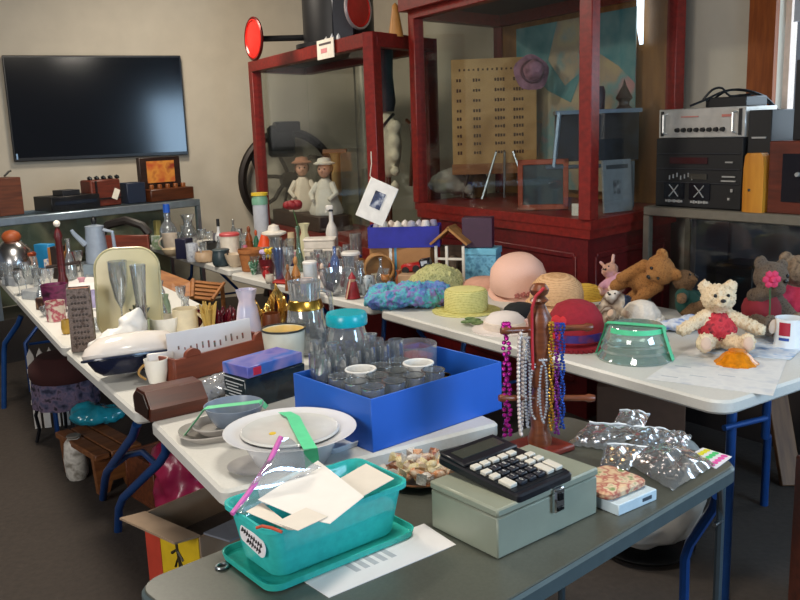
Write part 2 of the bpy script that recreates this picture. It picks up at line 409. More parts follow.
# slide along the wall until it sits at the right column
best = min((abs(((V((TV.location.x, TV.location.y, TVP.z)) + we * (k * .01) - CAM).dot(RT)) / ((V((TV.location.x, TV.location.y, TVP.z)) + we * (k * .01) - CAM).dot(FW)) * F + 400 - 99), k) for k in range(-200, 200))[1]
TV.location = V(TV.location) + we * (best * .01)
mtv = mpp(TV.location + V((0, 0, 1.8))); TV.rotation_euler = (0, 0, wang)
ztop = AY(97, 55.5, TV.location.y).z; zbot = AY(97, 158.5, TV.location.y).z
tw = 178 * mtv / math.cos(wang) * .865; zc = (ztop + zbot) / 2; thh = ztop - zbot
RS = RX(math.radians(2))
Mtv = T(0, 0, zc)
mb = MB(); mb.box((0, 0, 0), (tw, .05, thh), Mtv, bev=.006); mb.out('bezel', C('0b0b0d', .3), TV)
mb = MB(); mb.box((0, -.027, .008), (tw - .03, .004, thh - .05), Mtv); mb.out('screen', C('04050a', .12, var=.02), TV)
mb = MB(); mb.box((-tw / 2 + .03, -.028, -thh / 2 + .045), (.012, .003, .05), Mtv); mb.out('badge', C('8fb3d8', .4), TV)
pc = AY(31, 162, TV.location.y - .02); pe = AY(43, 197, TV.location.y - .02)
inv = (Matrix.Translation(TV.location) @ RZ(wang)).inverted()
mb = MB(); mb.tube([inv @ AY(x, y, TV.location.y - .06) for x, y in ((30, 160), (31, 170), (35, 181), (41, 193), (44, 204))], .012, 6); mb.out('power_cord', BLACK, TV)
# glass showcase under it
SA, SB = AY(200, 197, 7.4), AY(-14, 219, 6.05); zs = 1.05
SA.z = SB.z = 0; sx = (SA - SB).normalized(); sL = (SA - SB).length; sa = math.atan2(sx.y, sx.x); sd = .5
SH = thing('glass_showcase', 'aluminium framed glass showcase standing under the television', 'display case', SB, sa)
q = MB(); q.box((sL / 2, -.0 + .02, zs - .03), (sL, .04, .06), bev=.006); q.box((sL / 2, sd - .02, zs - .03), (sL, .04, .06)); q.box((sL - .02, sd / 2, zs - .03), (.04, sd - .08, .06)); q.box((.02, sd / 2, zs - .03), (.04, sd - .08, .06))
q.out('top_rail', ALU, SH)
for x in (.02, sL - .02):
    for y in (.02, sd - .02):
        q = MB(); q.box((x, y, (zs - .06 + .3) / 2), (.035, .035, zs - .06 - .3)); q.out('post', ALU, SH)
q = MB(); q.box((sL / 2, sd / 2, .16), (sL, sd, .32)); q.out('base', C('2a2420', .6), SH)
q = MB(); q.box((sL / 2, .012, .66), (sL - .07, .006, .66)); q.out('front_glass', PANE, SH)
q = MB(); q.box((sL / 2, sd / 2, zs - .02), (sL - .08, sd - .08, .006)); q.out('top_glass', PANE, SH)
q = MB(); q.box((sL / 2, sd - .02, .66), (sL - .07, .012, .66)); q.out('back_panel', MULTI(['5f6a58', '8a8a72', '4a4436'], .6, 3), SH)
q = MB(); q.box((sL / 2, sd / 2 + .02, .66), (sL - .08, sd - .14, .008)); q.out('shelf', GLASS('cfe0da', .05), SH)
SM = Matrix.Translation(SB) @ RZ(sa)
def showcase_item(x, y, z, d, name, label, cat, mat, group=None):
    mb = MB(); mb.box((0, 0, d[2] / 2), d, bev=min(d) * .15)
    return tag(mb.out(name, mat, loc=SM @ V((x, y, z + .001)), rot=(0, 0, sa)), label, cat, group)
for i, (x, c, d, nm, lb, ct) in enumerate((
    (.62, '8d1f24', (.24, .1, .05), 'book', 'red book lying in the glass showcase under the television', 'book'),
    (.38, '1d5a52', (.2, .12, .07), 'tin_box', 'teal tin box in the glass showcase next to the red book', 'box'),
    (.95, '2b3d62', (.18, .1, .09), 'tin_box', 'dark blue tin in the glass showcase behind the grey coffee pot', 'box'),
    (1.28, '3c4a30', (.2, .12, .1), 'tin_box', 'dark green tin in the middle of the glass showcase', 'box'),
    (1.52, 'c0b06a', (.05, .05, .22), 'candle', 'thick yellowish candle inside the glass showcase near its end', 'candle'))):
    showcase_item(x, .24, .664, d, nm, lb, ct, C(c, .5))
# things standing on the showcase
def on_case(x0, x1, yt, dep, z=zs, off=.25):
    """box on the showcase spanning image columns x0..x1, top at row yt: centre, width, height"""
    lo = None
    def solve(px):
        d = ray(px, 200); p0 = SM @ V((0, off, 0)); 
        # intersection in plan of the sight line and the line along the case
        det = d.x * sx.y - d.y * sx.x
        return (d.y * p0.x - d.x * p0.y) / det
    a, b = solve(x0), solve(x1); c = (a + b) / 2
    p = SM @ V((c, off, z)); h = AY((x0 + x1) / 2, yt, p.y - dep / 2).z - z
    return p, abs(b - a), max(.02, h)
p, w, h = on_case(-8, 17, 178, .2)
o = thing('wooden_box', 'reddish wooden box on the showcase at the edge of the photo', 'box', p, sa)
q = MB(); q.box((0, 0, h / 2), (w, .2, h), bev=.004); q.out('body', WOOD('4a2414', '6b3a22', .5), o)
q = MB(); q.tube([(.02, 0, h + .01), (w * .35, .02, h + .04), (w * .45, .02, h + .045)], .008, 6); q.out('handle', BLACK, o)
p, w, h = on_case(42, 91, 196, .26)
o = thing('video_deck', 'flat black video deck on the showcase below the television', 'electronics', p, sa)
q = MB(); q.box((0, 0, h / 2), (w, .28, h), bev=.004); q.out('housing', BLACK, o)
q = MB(); q.box((0, -.142, h * .55), (w * .85, .004, h * .25)); q.out('display', C('1c2430', .2), o)
pd = p + V((0, 0, h)); hd = h
o = tag(MB().box((0, 0, .02), (w * .36, .16, .04), bev=.003).out('router', C('1b1d22', .4), loc=pd, rot=(0, 0, sa)), 'small black router on top of the video deck', 'electronics')
p, w, h = on_case(85, 118, 180, .2)
o = thing('camera_case', 'brown leather case with dark hardware and a paper tag', 'case', p, sa)
q = MB(); q.box((0, 0, h / 2), (w * .9, .17, h), bev=.01); q.out('body', WOOD('4a1c12', '6b2c1c', .45, 10), o)
q = MB(); q.box((0, -.09, h * .3), (w * .9, .006, .012)); q.box((-w * .3, -.09, h / 2), (.014, .008, h * .95)); q.out('strap', BLACK, o)
q = MB()
for k in range(5): q.ball((-w * .3 + k * .06, 0, h + .012), (.02, .03, .02), sub=1)
q.out('hardware', C('22262a', .3, .6), o)
q = MB(); q.box((.03, -.095, h * .55), (.05, .003, .085), RY(math.radians(25)) ); q.out('paper_tag', C('e4dccb', .7), o)
p, w, h = on_case(121, 143, 183, .2)
tag(MB().box((0, 0, h / 2), (w * .85, .16, h), bev=.006).out('storage_box', C('1b2538', .5), loc=p, rot=(0, 0, sa)), 'small dark blue box between the leather case and the framed picture', 'box')
p, w, h = on_case(143, 187, 157, .22)
o = thing('music_box', 'dark wooden cabinet with an orange picture in its raised lid', 'box', p, sa)
q = MB(); q.box((0, 0, h * .14), (w * .98, .24, h * .28), bev=.006); q.out('base', DKW, o)
q = MB(); q.box((0, .06, h * .64), (w * .92, .05, h * .72), bev=.005); q.out('lid', WOOD('1f120e', '33201a', .4), o)
q = MB(); q.box((.0, .032, h * .66), (w * .62, .006, h * .5)); q.out('picture', MULTI(['b5502a', 'd08a3a', '8a3020'], .5, 9), o)
for k in range(5):
    q = MB(); q.box((-w * .36 + k * w * .18, -.05, h * .31), (.035, .03, .05), bev=.006); q.out('knob', MIDW, o)
# ================================================================== red cabinets
def beam(mb, a, b, w, h, z):                    # bar of section w x h from a to b (plan), middle height z
    a, b = V((a[0], a[1], 0)), V((b[0], b[1], 0)); d = b - a
    return mb.box((d.length / 2, 0, 0), (d.length, w, h), T(a.x, a.y, z) @ RZ(math.atan2(d.y, d.x)), bev=.004)
def inset(poly, k):
    c = V((sum(p[0] for p in poly) / len(poly), sum(p[1] for p in poly) / len(poly)))
    return [tuple(V((p[0], p[1])) + (c - V((p[0], p[1]))).normalized() * k) for p in poly]
def exhibit_case(name, label, quad, zb, zt, zg, bm, post, back=None, floorz=None, skip=(), nopost=()):
    o = thing(name, label, 'display cabinet', (quad[0][0], quad[0][1], 0))
    q4 = [(p[0] - quad[0][0], p[1] - quad[0][1]) for p in quad]
    qi = inset(q4, .03)
    mb = MB(); mb.prism(qi, 0.0, zb - .03); mb.out('base', REDB, o)
    mb = MB(); mb.prism(inset(q4, -.015), zb - .05, zb); mb.prism(inset(q4, .0), zb - .1, zb - .05); mb.out('ledge', REDW, o)
    for i, p in enumerate(qi):
        if i in nopost: continue
        mb = MB(); d = V(q4[(i + 1) % 4]) - V(q4[i]); mb.box((0, 0, (zb + zt) / 2), (post, post, zt - zb), T(p[0], p[1], 0) @ RZ(math.atan2(d.y, d.x)), bev=.004); mb.out('post', REDW, o)
    mb = MB()
    for i in range(4): beam(mb, qi[i], qi[(i + 1) % 4], post * 1.05, bm, zt - bm / 2)
    mb.out('top_frame', REDW, o)
    mb = MB(); mb.prism(inset(q4, .05), zt - bm * .35, zt - bm * .1); mb.out('roof_panel', C('2a1512', .6), o)
    for i in range(4):
        if i in skip: continue
        mb = MB(); beam(mb, qi[i], qi[(i + 1) % 4], .006, zt - bm - zb, (zt - bm + zb) / 2); mb.out('glass_pane', PANE, o)
    return o, q4, qi
# low cabinet with the dolls
A = AY(372, 30, 5.7); Bq = AY(252, 63, 7.7); zt1 = (A.z + Bq.z) / 2
bk = V((.58, .815, 0)) * .70
quad = [(A.x, A.y), (A.x + bk.x, A.y + bk.y), (Bq.x + bk.x, Bq.y + bk.y), (Bq.x, Bq.y)]
LC, lq, lqi = exhibit_case('doll_cabinet', 'red wooden glass cabinet holding two dolls, red disc lamp on top', quad, .78, zt1, 0, .09, .085, nopost=(2,))
QA = V((A.x, A.y, 0)); QB = V((Bq.x, Bq.y, 0)); QD = bk
def lc(u, v, z): return QA + (QB - QA) * u + QD * v + V((0, 0, z))
# tall cabinet
C0 = V((AY(590, 217, 4.4).x, 4.4, 0)); C1 = V((AY(417, 203, 5.9).x, 5.9, 0))
rb = V((.707, .707, 0)) * .93
quadT = [(C0.x, C0.y), (C0.x + rb.x, C0.y + rb.y), (C1.x + rb.x, C1.y + rb.y), (C1.x, C1.y)]
zbT = (AY(590, 219, 4.4).z + AY(417, 203, 5.9).z) / 2
ztT = AY(413, 20, 5.9).z + .12
TC, tq, tqi = exhibit_case('exhibit_cabinet', 'tall red wooden glass cabinet holding a map, a poster and a hat', quadT, zbT, ztT, 0, .12, .075, skip=(1,))
mb = MB(); beam(mb, inset(tq, -.05)[3], inset(tq, -.05)[0], .1, .1, ztT - .02); beam(mb, inset(tq, -.05)[0], inset(tq, -.05)[1], .1, .1, ztT - .02); mb.out('cornice', REDW, TC)
PLY = WOOD('7a4f22', '9a6a34', .5, 3, (6, 6, 1))
mb = MB(); beam(mb, tqi[1], tqi[2], .02, ztT - .12 - zbT, (ztT - .12 + zbT) / 2); mb.out('back_panel', PLY, TC)
mb = MB()
# raised mouldings of the base panels
def pmould(a, b, z0, z1, off, n):
    a, b = V((a[0], a[1], 0)), V((b[0], b[1], 0)); d = (b - a).normalized(); L = (b - a).length
    M = Matrix.Translation(a + V((n[0], n[1], 0)) * .0) @ RZ(math.atan2(d.y, d.x))
    for c, s in (((L / 2, 0, z1), (L - 2 * off, .02, .03)), ((L / 2, 0, z0), (L - 2 * off, .02, .03)), ((off, 0, (z0 + z1) / 2), (.03, .02, z1 - z0)), ((L - off, 0, (z0 + z1) / 2), (.03, .02, z1 - z0))):
        mb.box(c, s, M, bev=.004)
pmould(tqi[3], tqi[0], .2, zbT - .2, .1, (0, 0)); pmould(tqi[0], tqi[1], .2, zbT - .2, .08, (0, 0))
mb.out('panel_moulding', REDB, TC)
# sign card on the low cabinet's top rail
def flat(name, label, cat, center, w, h, ang, mat, tilt=0, th=.004, parts=(), group=None, roll=0):
    """upright card facing local -y at `center`; parts = (name, x, z, w, h, material) printed or mounted on its face"""
    M = (T(0, 0, 0) @ RY(roll) @ RX(tilt))
    if parts:
        o = thing(name, label, cat, center, ang, group); mb = MB(); mb.box((0, 0, 0), (w, th, h), M); mb.out('backing', mat, o)
        for nm, x, z, pw, ph, m in parts:
            mb = MB(); mb.box((x, -th / 2 - .001, z), (pw, .002, ph), M); mb.out(nm, m, o)
        return o
    mb = MB(); mb.box((0, 0, 0), (w, th, h), M)
    return tag(mb.out(name, mat, loc=center, rot=(0, 0, ang)), label, cat, group)
angL = math.atan2(A.y - Bq.y, A.x - Bq.x)
su = .2
for k in range(60):
    su = k * .01; pt = lc(su, 0, zt1 - .05); x = 400 + F * (pt - CAM).dot(RT) / (pt - CAM).dot(FW)
    if x < 332: break
pt = lc(su, -.085, zt1 - .05)
m_ = mpp(pt)
o = flat('sign_card', 'small white card with faint red and black print on red cabinet rail', 'sign', pt, 40 * m_, .13, angL, C('efe8dc', .6), 0, .005,
     (('print', 0, .035, .2, .014, C('54464a', .7)), ('red_print', -.02, -.01, .1, .03, C('d98a90', .7))))
# railroad lamp on the low cabinet
pL = lc(.42, .45, zt1 + .001)
RL = thing('railroad_lamp', 'black railroad switch lamp with two red discs on top of the doll cabinet', 'lamp', pL)
def zrow(x, y, p): return AY(x, y, p.y).z
iL = Matrix.Translation(pL).inverted()
IRON = C('15161a', .45, .4); REDE = C('c0221a', .25)
mb = MB()
mb.lathe([(.33, 0), (.33, .03), (.27, .04), (.27, .5), (.2, .58), (0, .6)], 28); mb.out('lamp_body', IRON, RL)
mb = MB(); mb.box((.05, -.2, .26), (.16, .16, .48), bev=.01); mb.out('lens_housing', C('24262e', .35, .5), RL)
d1 = iL @ AY(255, 39, pL.y - .05); d2 = iL @ AY(357, 9, pL.y - .35)
for d, rr, nm in ((d1, .15, 0), (d2, .135, 1)):
    mb = MB(); a = Vector((d.x, d.y, 0)); 
    mb.tube([(d.x * .2, d.y * .2, d.z), d], .022, 8); mb.out('disc_arm', IRON, RL)
    fdir = (CAM - (pL + d)); fdir.z = 0; fdir.normalize(); out_ = V((d.x, d.y, 0)).normalized()
    nrm = (RZ(math.radians(-66 if nm == 0 else 50)) @ fdir).normalized()
    M = Matrix.Translation(d) @ nrm.to_track_quat('Z', 'Y').to_matrix().to_4x4()
    mb = MB(); mb.lathe([(0, 0), (rr, 0), (rr, .016), (rr * .9, .022), (rr * .85, .014), (0, .02)], 32, M); dd = mb.out('disc', REDE, RL)
    mb = MB(); mb.tube([M @ V((rr * math.cos(2 * PI * k / 32), rr * math.sin(2 * PI * k / 32), .01)) for k in range(32)], .012, 6, closed=True); mb.out('disc_rim', C('b9aeb0' if nm else '5a1512', .35, .5), RL)
for k, (x, y, c, h) in enumerate(((319, 32, 'd8d8d4', .05), (327, 31, 'c8ccd4', .06), (334, 28, 'd8dce0', .05))):
    pk = lc(su + .045 - .045 * k, .03, zt1 + .001)
    tag(MB().lathe([(0, 0), (.016, 0), (.013, h * .6), (.006, h * .8), (0, h)], 10).out('figurine', C(c, .3), loc=pk), 'tiny pale ornament on the red cabinet rail behind the sign card', 'figurine', 'tiny ornaments on the red cabinet')
pk = lc(-.0, .42, zt1 + .002)
tag(MB().lathe([(0, 0), (.05, 0), (.045, .04), (.025, .16), (.02, .2), (0, .22)], 12).out('wooden_figure', C('b07838', .5), loc=AY(396, 34, pk.y) - V((0, 0, .02))), 'little wooden cone shaped figure beside the black lamp', 'figurine')
# iron wheel behind the low cabinet
wc = AY(289, 180, 8.50)
WH = thing('iron_wheel', 'large black iron flywheel with curved spokes standing behind the cabinet', 'wheel', (wc.x, wc.y, 0), wang)
IR2 = C('241d1a', .45, .5)
R_ = 47 * mpp(wc)
mb = MB(); mb.tube([(R_ * math.cos(2 * PI * k / 48), 0, wc.z + R_ * math.sin(2 * PI * k / 48)) for k in range(48)], .042, 8, closed=True); mb.out('rim', IR2, WH)
for k in range(6):
    a = 2 * PI * k / 6 + .3; mb = MB()
    mb.tube([(R_ * f * math.cos(a + .55 * math.sin(f * PI)), 0, wc.z + R_ * f * math.sin(a + .55 * math.sin(f * PI))) for f in (.08, .3, .5, .7, .9, 1)], .02, 6); mb.out('spoke', IR2, WH)
mb = MB(); mb.lathe([(0, -.06), (.08, -.06), (.08, .06), (0, .06)], 16, T(0, 0, wc.z) @ RX(PI / 2)); mb.out('hub', IR2, WH)
mb = MB(); mb.box((-.08, -.09, wc.z + R_ * .82), (.26, .1, .3), bev=.03); mb.out('bracket', C('0c1016', .4, .4), WH)
mb = MB(); mb.box((-.02, -.09, wc.z + R_ + .05), (.24, .14, .1), bev=.012); mb.out('bracket_cap', C('0a0b0e', .4, .4), WH)
mb = MB(); mb.tube([(-.3, 0, 0), (0, 0, wc.z - .02), (.3, 0, 0)], .035, 8); mb.out('stand', IR2, WH)
# grey stove pipe against the corner
pp_ = AY(362, 80, 8.45)
tag(MB().lathe([(0, 0), (.07, 0), (.07, 2.3), (.08, 2.3), (.08, 2.34), (.07, 2.34), (.07, 2.9), (0, 2.9)], 20).out('stove_pipe', C('b9b2a2', .4, .3), loc=(pp_.x, 8.62, 0)), 'pale upright pipe seen through the low cabinet glass', 'pipe')
# dolls and other things in the low cabinet
zf = .781
def doll(u, v, label, dress, hair, bonnet, s=1.0, face=0):
    p = lc(u, v, zf + DS); o = thing('doll', label, 'doll', p, face)
    dm = C(dress, .8, var=.05, bump=.2); sk = C('d9a48a', .5)
    mb = MB(); mb.lathe([(0, 0), (.125 * s, 0), (.135 * s, .03 * s), (.1 * s, .12 * s), (.075 * s, .2 * s), (.06 * s, .26 * s), (.03 * s, .29 * s), (0, .29 * s)], 20, wob=lambda k, n, i: 1 + .06 * math.sin(6 * k * 2 * PI / n)); mb.out('dress', dm, o)
    mb = MB(); mb.ball((0, -.01, .36 * s), (.055 * s, .055 * s, .065 * s)); mb.ball((0, -.065 * s, .35 * s), (.01 * s, .012 * s, .012 * s), sub=1); mb.out('head', sk, o)
    mb = MB(); mb.ball((0, .022 * s, .375 * s), (.068 * s, .055 * s, .066 * s)); mb.out('hair', C(hair, .7), o)
    mb = MB(); mb.lathe([(0, .42 * s), (.085 * s, .405 * s), (.09 * s, .415 * s), (.06 * s, .43 * s), (.05 * s, .455 * s), (0, .465 * s)], 18); mb.out('bonnet', C(bonnet, .8), o)
    for sx in (-1, 1):
        mb = MB(); mb.tube([(sx * .06 * s, -.01, .25 * s), (sx * .11 * s, -.05 * s, .17 * s), (sx * .07 * s, -.11 * s, .12 * s)], [.028 * s, .024 * s, .016 * s], 8); mb.out('arm', dm, o)
        mb = MB(); mb.ball((sx * .022 * s, -.058 * s, .37 * s), .008 * s, sub=1); mb.out('eye', C('1c1a1c', .2), o)
    return o
pd0 = AY(310, 216, 6.55); DS = 0
for k in range(100):
    u0 = k * .01; pt = lc(u0, .42, 1); x = 400 + F * (pt - CAM).dot(RT) / (pt - CAM).dot(FW)
    if x < 336: break
def ucol(px, v):
    for k in range(-20, 140):
        pt = lc(k * .01, v, 1); x = 400 + F * (pt - CAM).dot(RT) / (pt - CAM).dot(FW)
        if x < px: return k * .01
    return 1
# a dark bench inside for the dolls
uA, uB = ucol(336, .42), ucol(288, .42)
pa, pb = lc(uA, .42, zf), lc(uB, .42, zf)
zd = AY(315, 213, pa.y + .3).z
dl = pb - pa
mb = MB(); mb.box((dl.length / 2, 0, (zd - zf) / 2), (dl.length, .3, zd - zf), bev=.01)
tag(mb.out('trunk', WOOD('2a1a14', '40281c', .6), loc=pa, rot=(0, 0, math.atan2(dl.y, dl.x))), 'dark wooden trunk the two dolls sit on', 'trunk')
DS = zd - zf + .001
doll(ucol(304, .42), .42, 'doll in a cream dress and brown bonnet sitting in the cabinet', 'e3d6c4', '6a3f26', 'a8745a', 1.0, .1)
doll(ucol(327, .42), .42, 'doll in a white dress and white bonnet beside the brown bonnet doll', 'ded8cc', '8a6a4a', 'e6dfd2', 1.0, -.3)
pw_ = lc(ucol(338, .78), .78, zf)
o = thing('wooden_stand', 'turned pale wooden stand with flat top behind the dolls', 'stand', pw_)
zs_ = AY(340, 149, pw_.y).z - zf
mb = MB(); mb.lathe([(0, 0), (.07, 0), (.07, .03), (.04, .06), (.04, zs_ - .06), (.05, zs_ - .03), (0, zs_ - .03)], 16); mb.out('post', C('b89a66', .5), o)
mb = MB(); mb.box((0, 0, zs_ - .015), (.2, .16, .03)); mb.out('top', C('8a5a34', .5), o)
# white shirt with suspenders on a dress form
ps = lc(ucol(391, .80), .80, zf)
o = thing('dress_form', 'dress form wearing a white shirt, black suspenders and tall dark hat', 'dress form', ps, angL)
zsh = AY(395, 118, ps.y).z - zf
mb = MB(); mb.lathe([(0, 0), (.14, 0), (.14, .02), (.02, .04), (.02, zsh - .3), (0, zsh - .3)], 14); mb.out('stand', DKW, o)
blob([((0, 0, zsh - .2), (.15, .10, .26)), ((-.14, 0, zsh - .06), (-.17, -.04, zsh - .5), .05, .04), ((.14, 0, zsh - .06), (.17, -.04, zsh - .5), .05, .04), ((0, 0, zsh), (.06, .05, .05))], 'shirt', C('c9bfa8', .85), o, .02)
for sx in (-1, 1):
    mb = MB(); mb.tube([(sx * .08, .02, zsh + .03), (sx * .085, -.1, zsh - .08), (sx * .06, -.118, zsh - .22), (sx * .05, -.1, zsh - .38)], .012, 6); mb.out('suspender', BLACK, o)
mb = MB(); mb.lathe([(0, zsh + .05), (.06, zsh + .05), (.075, zsh + .12), (.06, zsh + .3), (.065, zsh + .5), (0, zsh + .5)], 18); mb.out('hat', C('20242e', .7), o)
mb = MB(); mb.tube([(.25, .05, zsh - .5), (.3, .05, zsh - .2), (.28, .05, zsh - .05), (.22, .05, zsh - .02)], .014, 6); mb.out('cane', DKW, o)
# ---- inside the tall cabinet
zi = zbT + .001
def tin(px, py, Y): return AY(px, py, Y)
angT = math.atan2(C0.y - C1.y, C0.x - C1.x)
backn = V((math.cos(angT - PI / 2), math.sin(angT - PI / 2), 0))        # towards the front glass
def backpt(px, py, off=.03):                     # point on the back panel at an image position
    a = V((C0.x + rb.x, C0.y + rb.y, 0)) - D2 * 0; n = backn; q = a + n * (.045 + off)
    d = ray(px, py); k = (q - CAM).dot(V((n.x, n.y, 0))) / d.dot(V((n.x, n.y, 0))); return CAM + d * k
# map
ma, mb2 = backpt(517, 60), backpt(636, 60); w_ = (V((ma.x, ma.y)) - V((mb2.x, mb2.y))).length
zt_, zb_ = backpt(576, 18).z, backpt(576, 190).z
ctr = (ma + mb2) / 2; ctr.z = (zt_ + zb_) / 2
MP = thing('wall_map', 'faded blue and tan wall map pinned to the cabinet back', 'map', ctr, angT)
mb = MB(); mb.box((0, 0, 0), (w_, .004, zt_ - zb_)); mb.out('sheet', MULTI(['8fa3a0', 'b9aa88', 'a89a86', '6f9a9c', 'b5868a'], .7, 3.2, detail=5), MP)
hh = zt_ - zb_
for poly, c in ((((-.5, .5), (-.12, .5), (-.2, .28), (-.05, .12), (.1, .2), (.0, .02), (-.2, .1), (-.34, .2), (-.5, .12)), '3e7f86'), (((.15, .5), (.5, .5), (.5, .1), (.38, .2), (.2, .3)), '35808a'), (((-.5, -.05), (-.25, -.1), (-.3, -.3), (-.5, -.25)), '9f8a90')):
    q = MB(); q.prism([(x * w_, z * hh) for x, z in poly], 0, .002, RX(PI / 2) @ T(0, 0, .003)); q.out('sea', MULTI([c, '6f9a9c'], .7, 8), MP)
# glowing strip laid on the back panel, imitating daylight through a gap
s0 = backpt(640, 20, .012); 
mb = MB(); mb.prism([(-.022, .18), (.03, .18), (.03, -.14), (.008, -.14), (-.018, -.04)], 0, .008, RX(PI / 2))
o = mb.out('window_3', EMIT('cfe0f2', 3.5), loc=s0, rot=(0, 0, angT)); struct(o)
# poster with columns of names and figures
pc_ = AY(494, 112, 5.92); m_ = mpp(pc_)
PO = thing('poster', 'yellowed cardboard poster with columns of small print on stand', 'poster', pc_, -.08)
PW, PH = 84 * m_, 104 * m_
mb = MB(); mb.box((0, 0, 0), (PW, .015, PH)); mb.out('board', MULTI(['a07c4c', 'b08c58', '94703e'], .7, 4), PO)
mb = MB(); mb.box((0, -.004, -PH / 2 - .025), (PW * 1.02, .05, .07)); mb.out('ledge', WOOD('7a4a24', '94602f', .5), PO)
rows = [.32, .22, .12, .02, -.06, -.14, -.23, -.31, -.4]
q = MB()
for ci, (cx, n) in enumerate(((-.4, 2), (-.19, 3), (.08, 4), (.3, 4))):
    for r in rows:
        for k in range(n): q.box((PW * (cx - .03 * n / 2 + .032 * k), -.009, PH * r * .95), (PW * .022, .002, PH * (.022 + .012 * RND.random())))
for k in range(14): q.box((PW * (-.4 + .055 * k), -.009, PH * .4), (PW * .02, .002, PH * (.014 + .014 * RND.random())))
q.out('print', C('4a3020', .8), PO)
for sx in (-.3, .25):
    q = MB(); q.tube([(sx * PW, .02, -PH / 2), (sx * PW * 1.3, .05, zi - pc_.z + .013)], .012, 6); q.out('leg', C('4a4038', .5), PO)
ph = AY(531, 73, 5.76)
o = thing('sun_hat', 'dusty mauve hat hanging over the corner of the poster', 'hat', ph, 0, rot=(math.radians(78), 0, .1))
mm = mpp(ph)
mb = MB(); mb.lathe([(0, 0), (17 * mm, 0), (18 * mm, .01), (10 * mm, .03), (9 * mm, .11), (5 * mm, .14), (0, .145)], 24, wob=lambda k, n, i: 1 + .04 * math.sin(5 * k * 2 * PI / n)); mb.out('crown', MULTI(['7d5666', '95697a', '6a4858'], .85, 14, .3), o)
mb = MB(); mb.tube([(10.2 * mm * math.cos(2 * PI * k / 24), 10.2 * mm * math.sin(2 * PI * k / 24), .035) for k in range(24)], .012, 6, closed=True); mb.out('ribbon', C('5a3a48', .7), o)
# blue framed tilted tray table
tt = AY(598, 137, 4.98); mm = mpp(tt)
o = thing('specimen_case', 'blue grey metal framed case of dark velvet behind the cabinet glass', 'case', tt, -.12)
W_, H_ = 84 * mm, 50 * mm
fr = C('66788a', .35, .5)
mb = MB(); mb.box((0, .12, 0), (W_ * .96, .2, H_ * .94)); mb.out('velvet_box', MULTI(['12161f', '1d2634', '0e1118'], .8, 9), o)
mb = MB(); mb.box((0, 0, H_ / 2), (W_, .26, .022), T(0, .1, 0)); mb.out('lid_frame', fr, o)
for x in (-W_ / 2 + .01,): 
    q = MB(); q.tube([(x - .02, -.02, -H_ / 2 - .02), (x + .01, -.02, H_ / 2)], .014, 6); q.out('strut', fr, o)
q = MB(); q.tube([(-W_ * .62, -.02, -H_ / 2 - .02), (W_ * .1, -.02, -H_ / 2 - .02)], .012, 6); q.out('stretcher', fr, o)
lgz = zi - tt.z
for x in (-W_ * .42, W_ * .42):
    for y in (.04, .2):
        q = MB(); q.tube([(x, y, -H_ / 2), (x, y, lgz)], .012, 6); q.out('leg', fr, o)
# dark jar on it and a little lamp
zj = tt.z + H_ / 2 + .012
for px, nm, lb, ct, pr_, c, hh in ((594, 'jar', 'dark blue jar standing on the blue grey case', 'jar', [(0, 0), (.06, 0), (.065, .1), (.055, .13), (0, .13)], '1c2a3a', 0), (624, 'oil_lamp', 'small dark oil lamp silhouetted on the blue grey case', 'lamp', [(0, 0), (.05, 0), (.03, .02), (.03, .04), (.05, .06), (.012, .13), (0, .17)], '3a3030', 0)):
    p = AY(px, 110, tt.y + .12); p.z = zj
    tag(MB().lathe(pr_, 16).out(nm, C(c, .4), loc=p), lb, ct)
# red framed slate
sl = AY(543, 188, 5.0); mm = mpp(sl); W_, H_ = 50 * mm, 50 * mm; sl.z = zi + H_ / 2 + .004
o = thing('slate_board', 'dark slate in an orange red wooden frame leaning in the cabinet', 'slate', sl, -.15)
mb = MB(); mb.box((0, .004, 0), (W_ * .9, .008, H_ * .9)); mb.out('slate', MULTI(['1f2a30', '2d3c40', '18202a'], .5, 10), o)
mb = MB()
for c, s in (((0, 0, H_ / 2 - .015), (W_, .02, .03)), ((0, 0, -H_ / 2 + .015), (W_, .02, .03)), ((W_ / 2 - .015, 0, 0), (.03, .02, H_)), ((-W_ / 2 + .015, 0, 0), (.03, .02, H_))): mb.box(c, s, bev=.003)
mb.out('frame', WOOD('7c3018', '9c4424', .5), o)
# printed sheet in a plastic sleeve
fp = AY(617, 183, 4.74); mm = mpp(fp); fp.z = zi + 26 * mm + .003
o = flat('framed_print', 'grey print in a shiny plastic sleeve behind the cabinet corner glass', 'print', fp, 39 * mm, 52 * mm, .55, C('8e9092', .25), math.radians(-4), .012,
     (('heading', 0, 19 * mm, 30 * mm, 4 * mm, C('4a4a4c', .6)), ('drawing', -1 * mm, -1 * mm, 10 * mm, 14 * mm, MULTI(['3c3c40', '9a9a9a'], .6, 30))))
for px, w2, h2, lb in ((578, 13, 12, 'small white card standing beside the red framed slate'),):
    p = AY(px, 207, 4.62); mm = mpp(p); p.z = zi + h2 * mm / 2 + .002
    flat('note_card', lb, 'card', p, w2 * mm, h2 * mm, -.6, C('c9c2b4', .6))
p = AY(449, 188, 6.02); p.z = zi + .02
o = thing('crumpled_cloth', 'crumpled grey and white cloth lying in the tall cabinet', 'cloth', p)
blob([((-.06, 0, .09), (.09, .06, .08)), ((.04, .02, .1), (.08, .07, .1)), ((.1, -.02, .05), (.07, .06, .05))], 'cloth', C('8a857c', .9), o, .018, .06, .08)
p = AY(505, 190, 5.85); p.z = zi
o = thing('easel', 'thin metal folding easel behind the red framed slate', 'easel', p)
for x in (-.16, 0, .16):
    q = MB(); q.tube([(x, .05 if x == 0 else -.03, .009), (x * .35, 0, .32)], .008, 6); q.out('leg', STEEL, o)
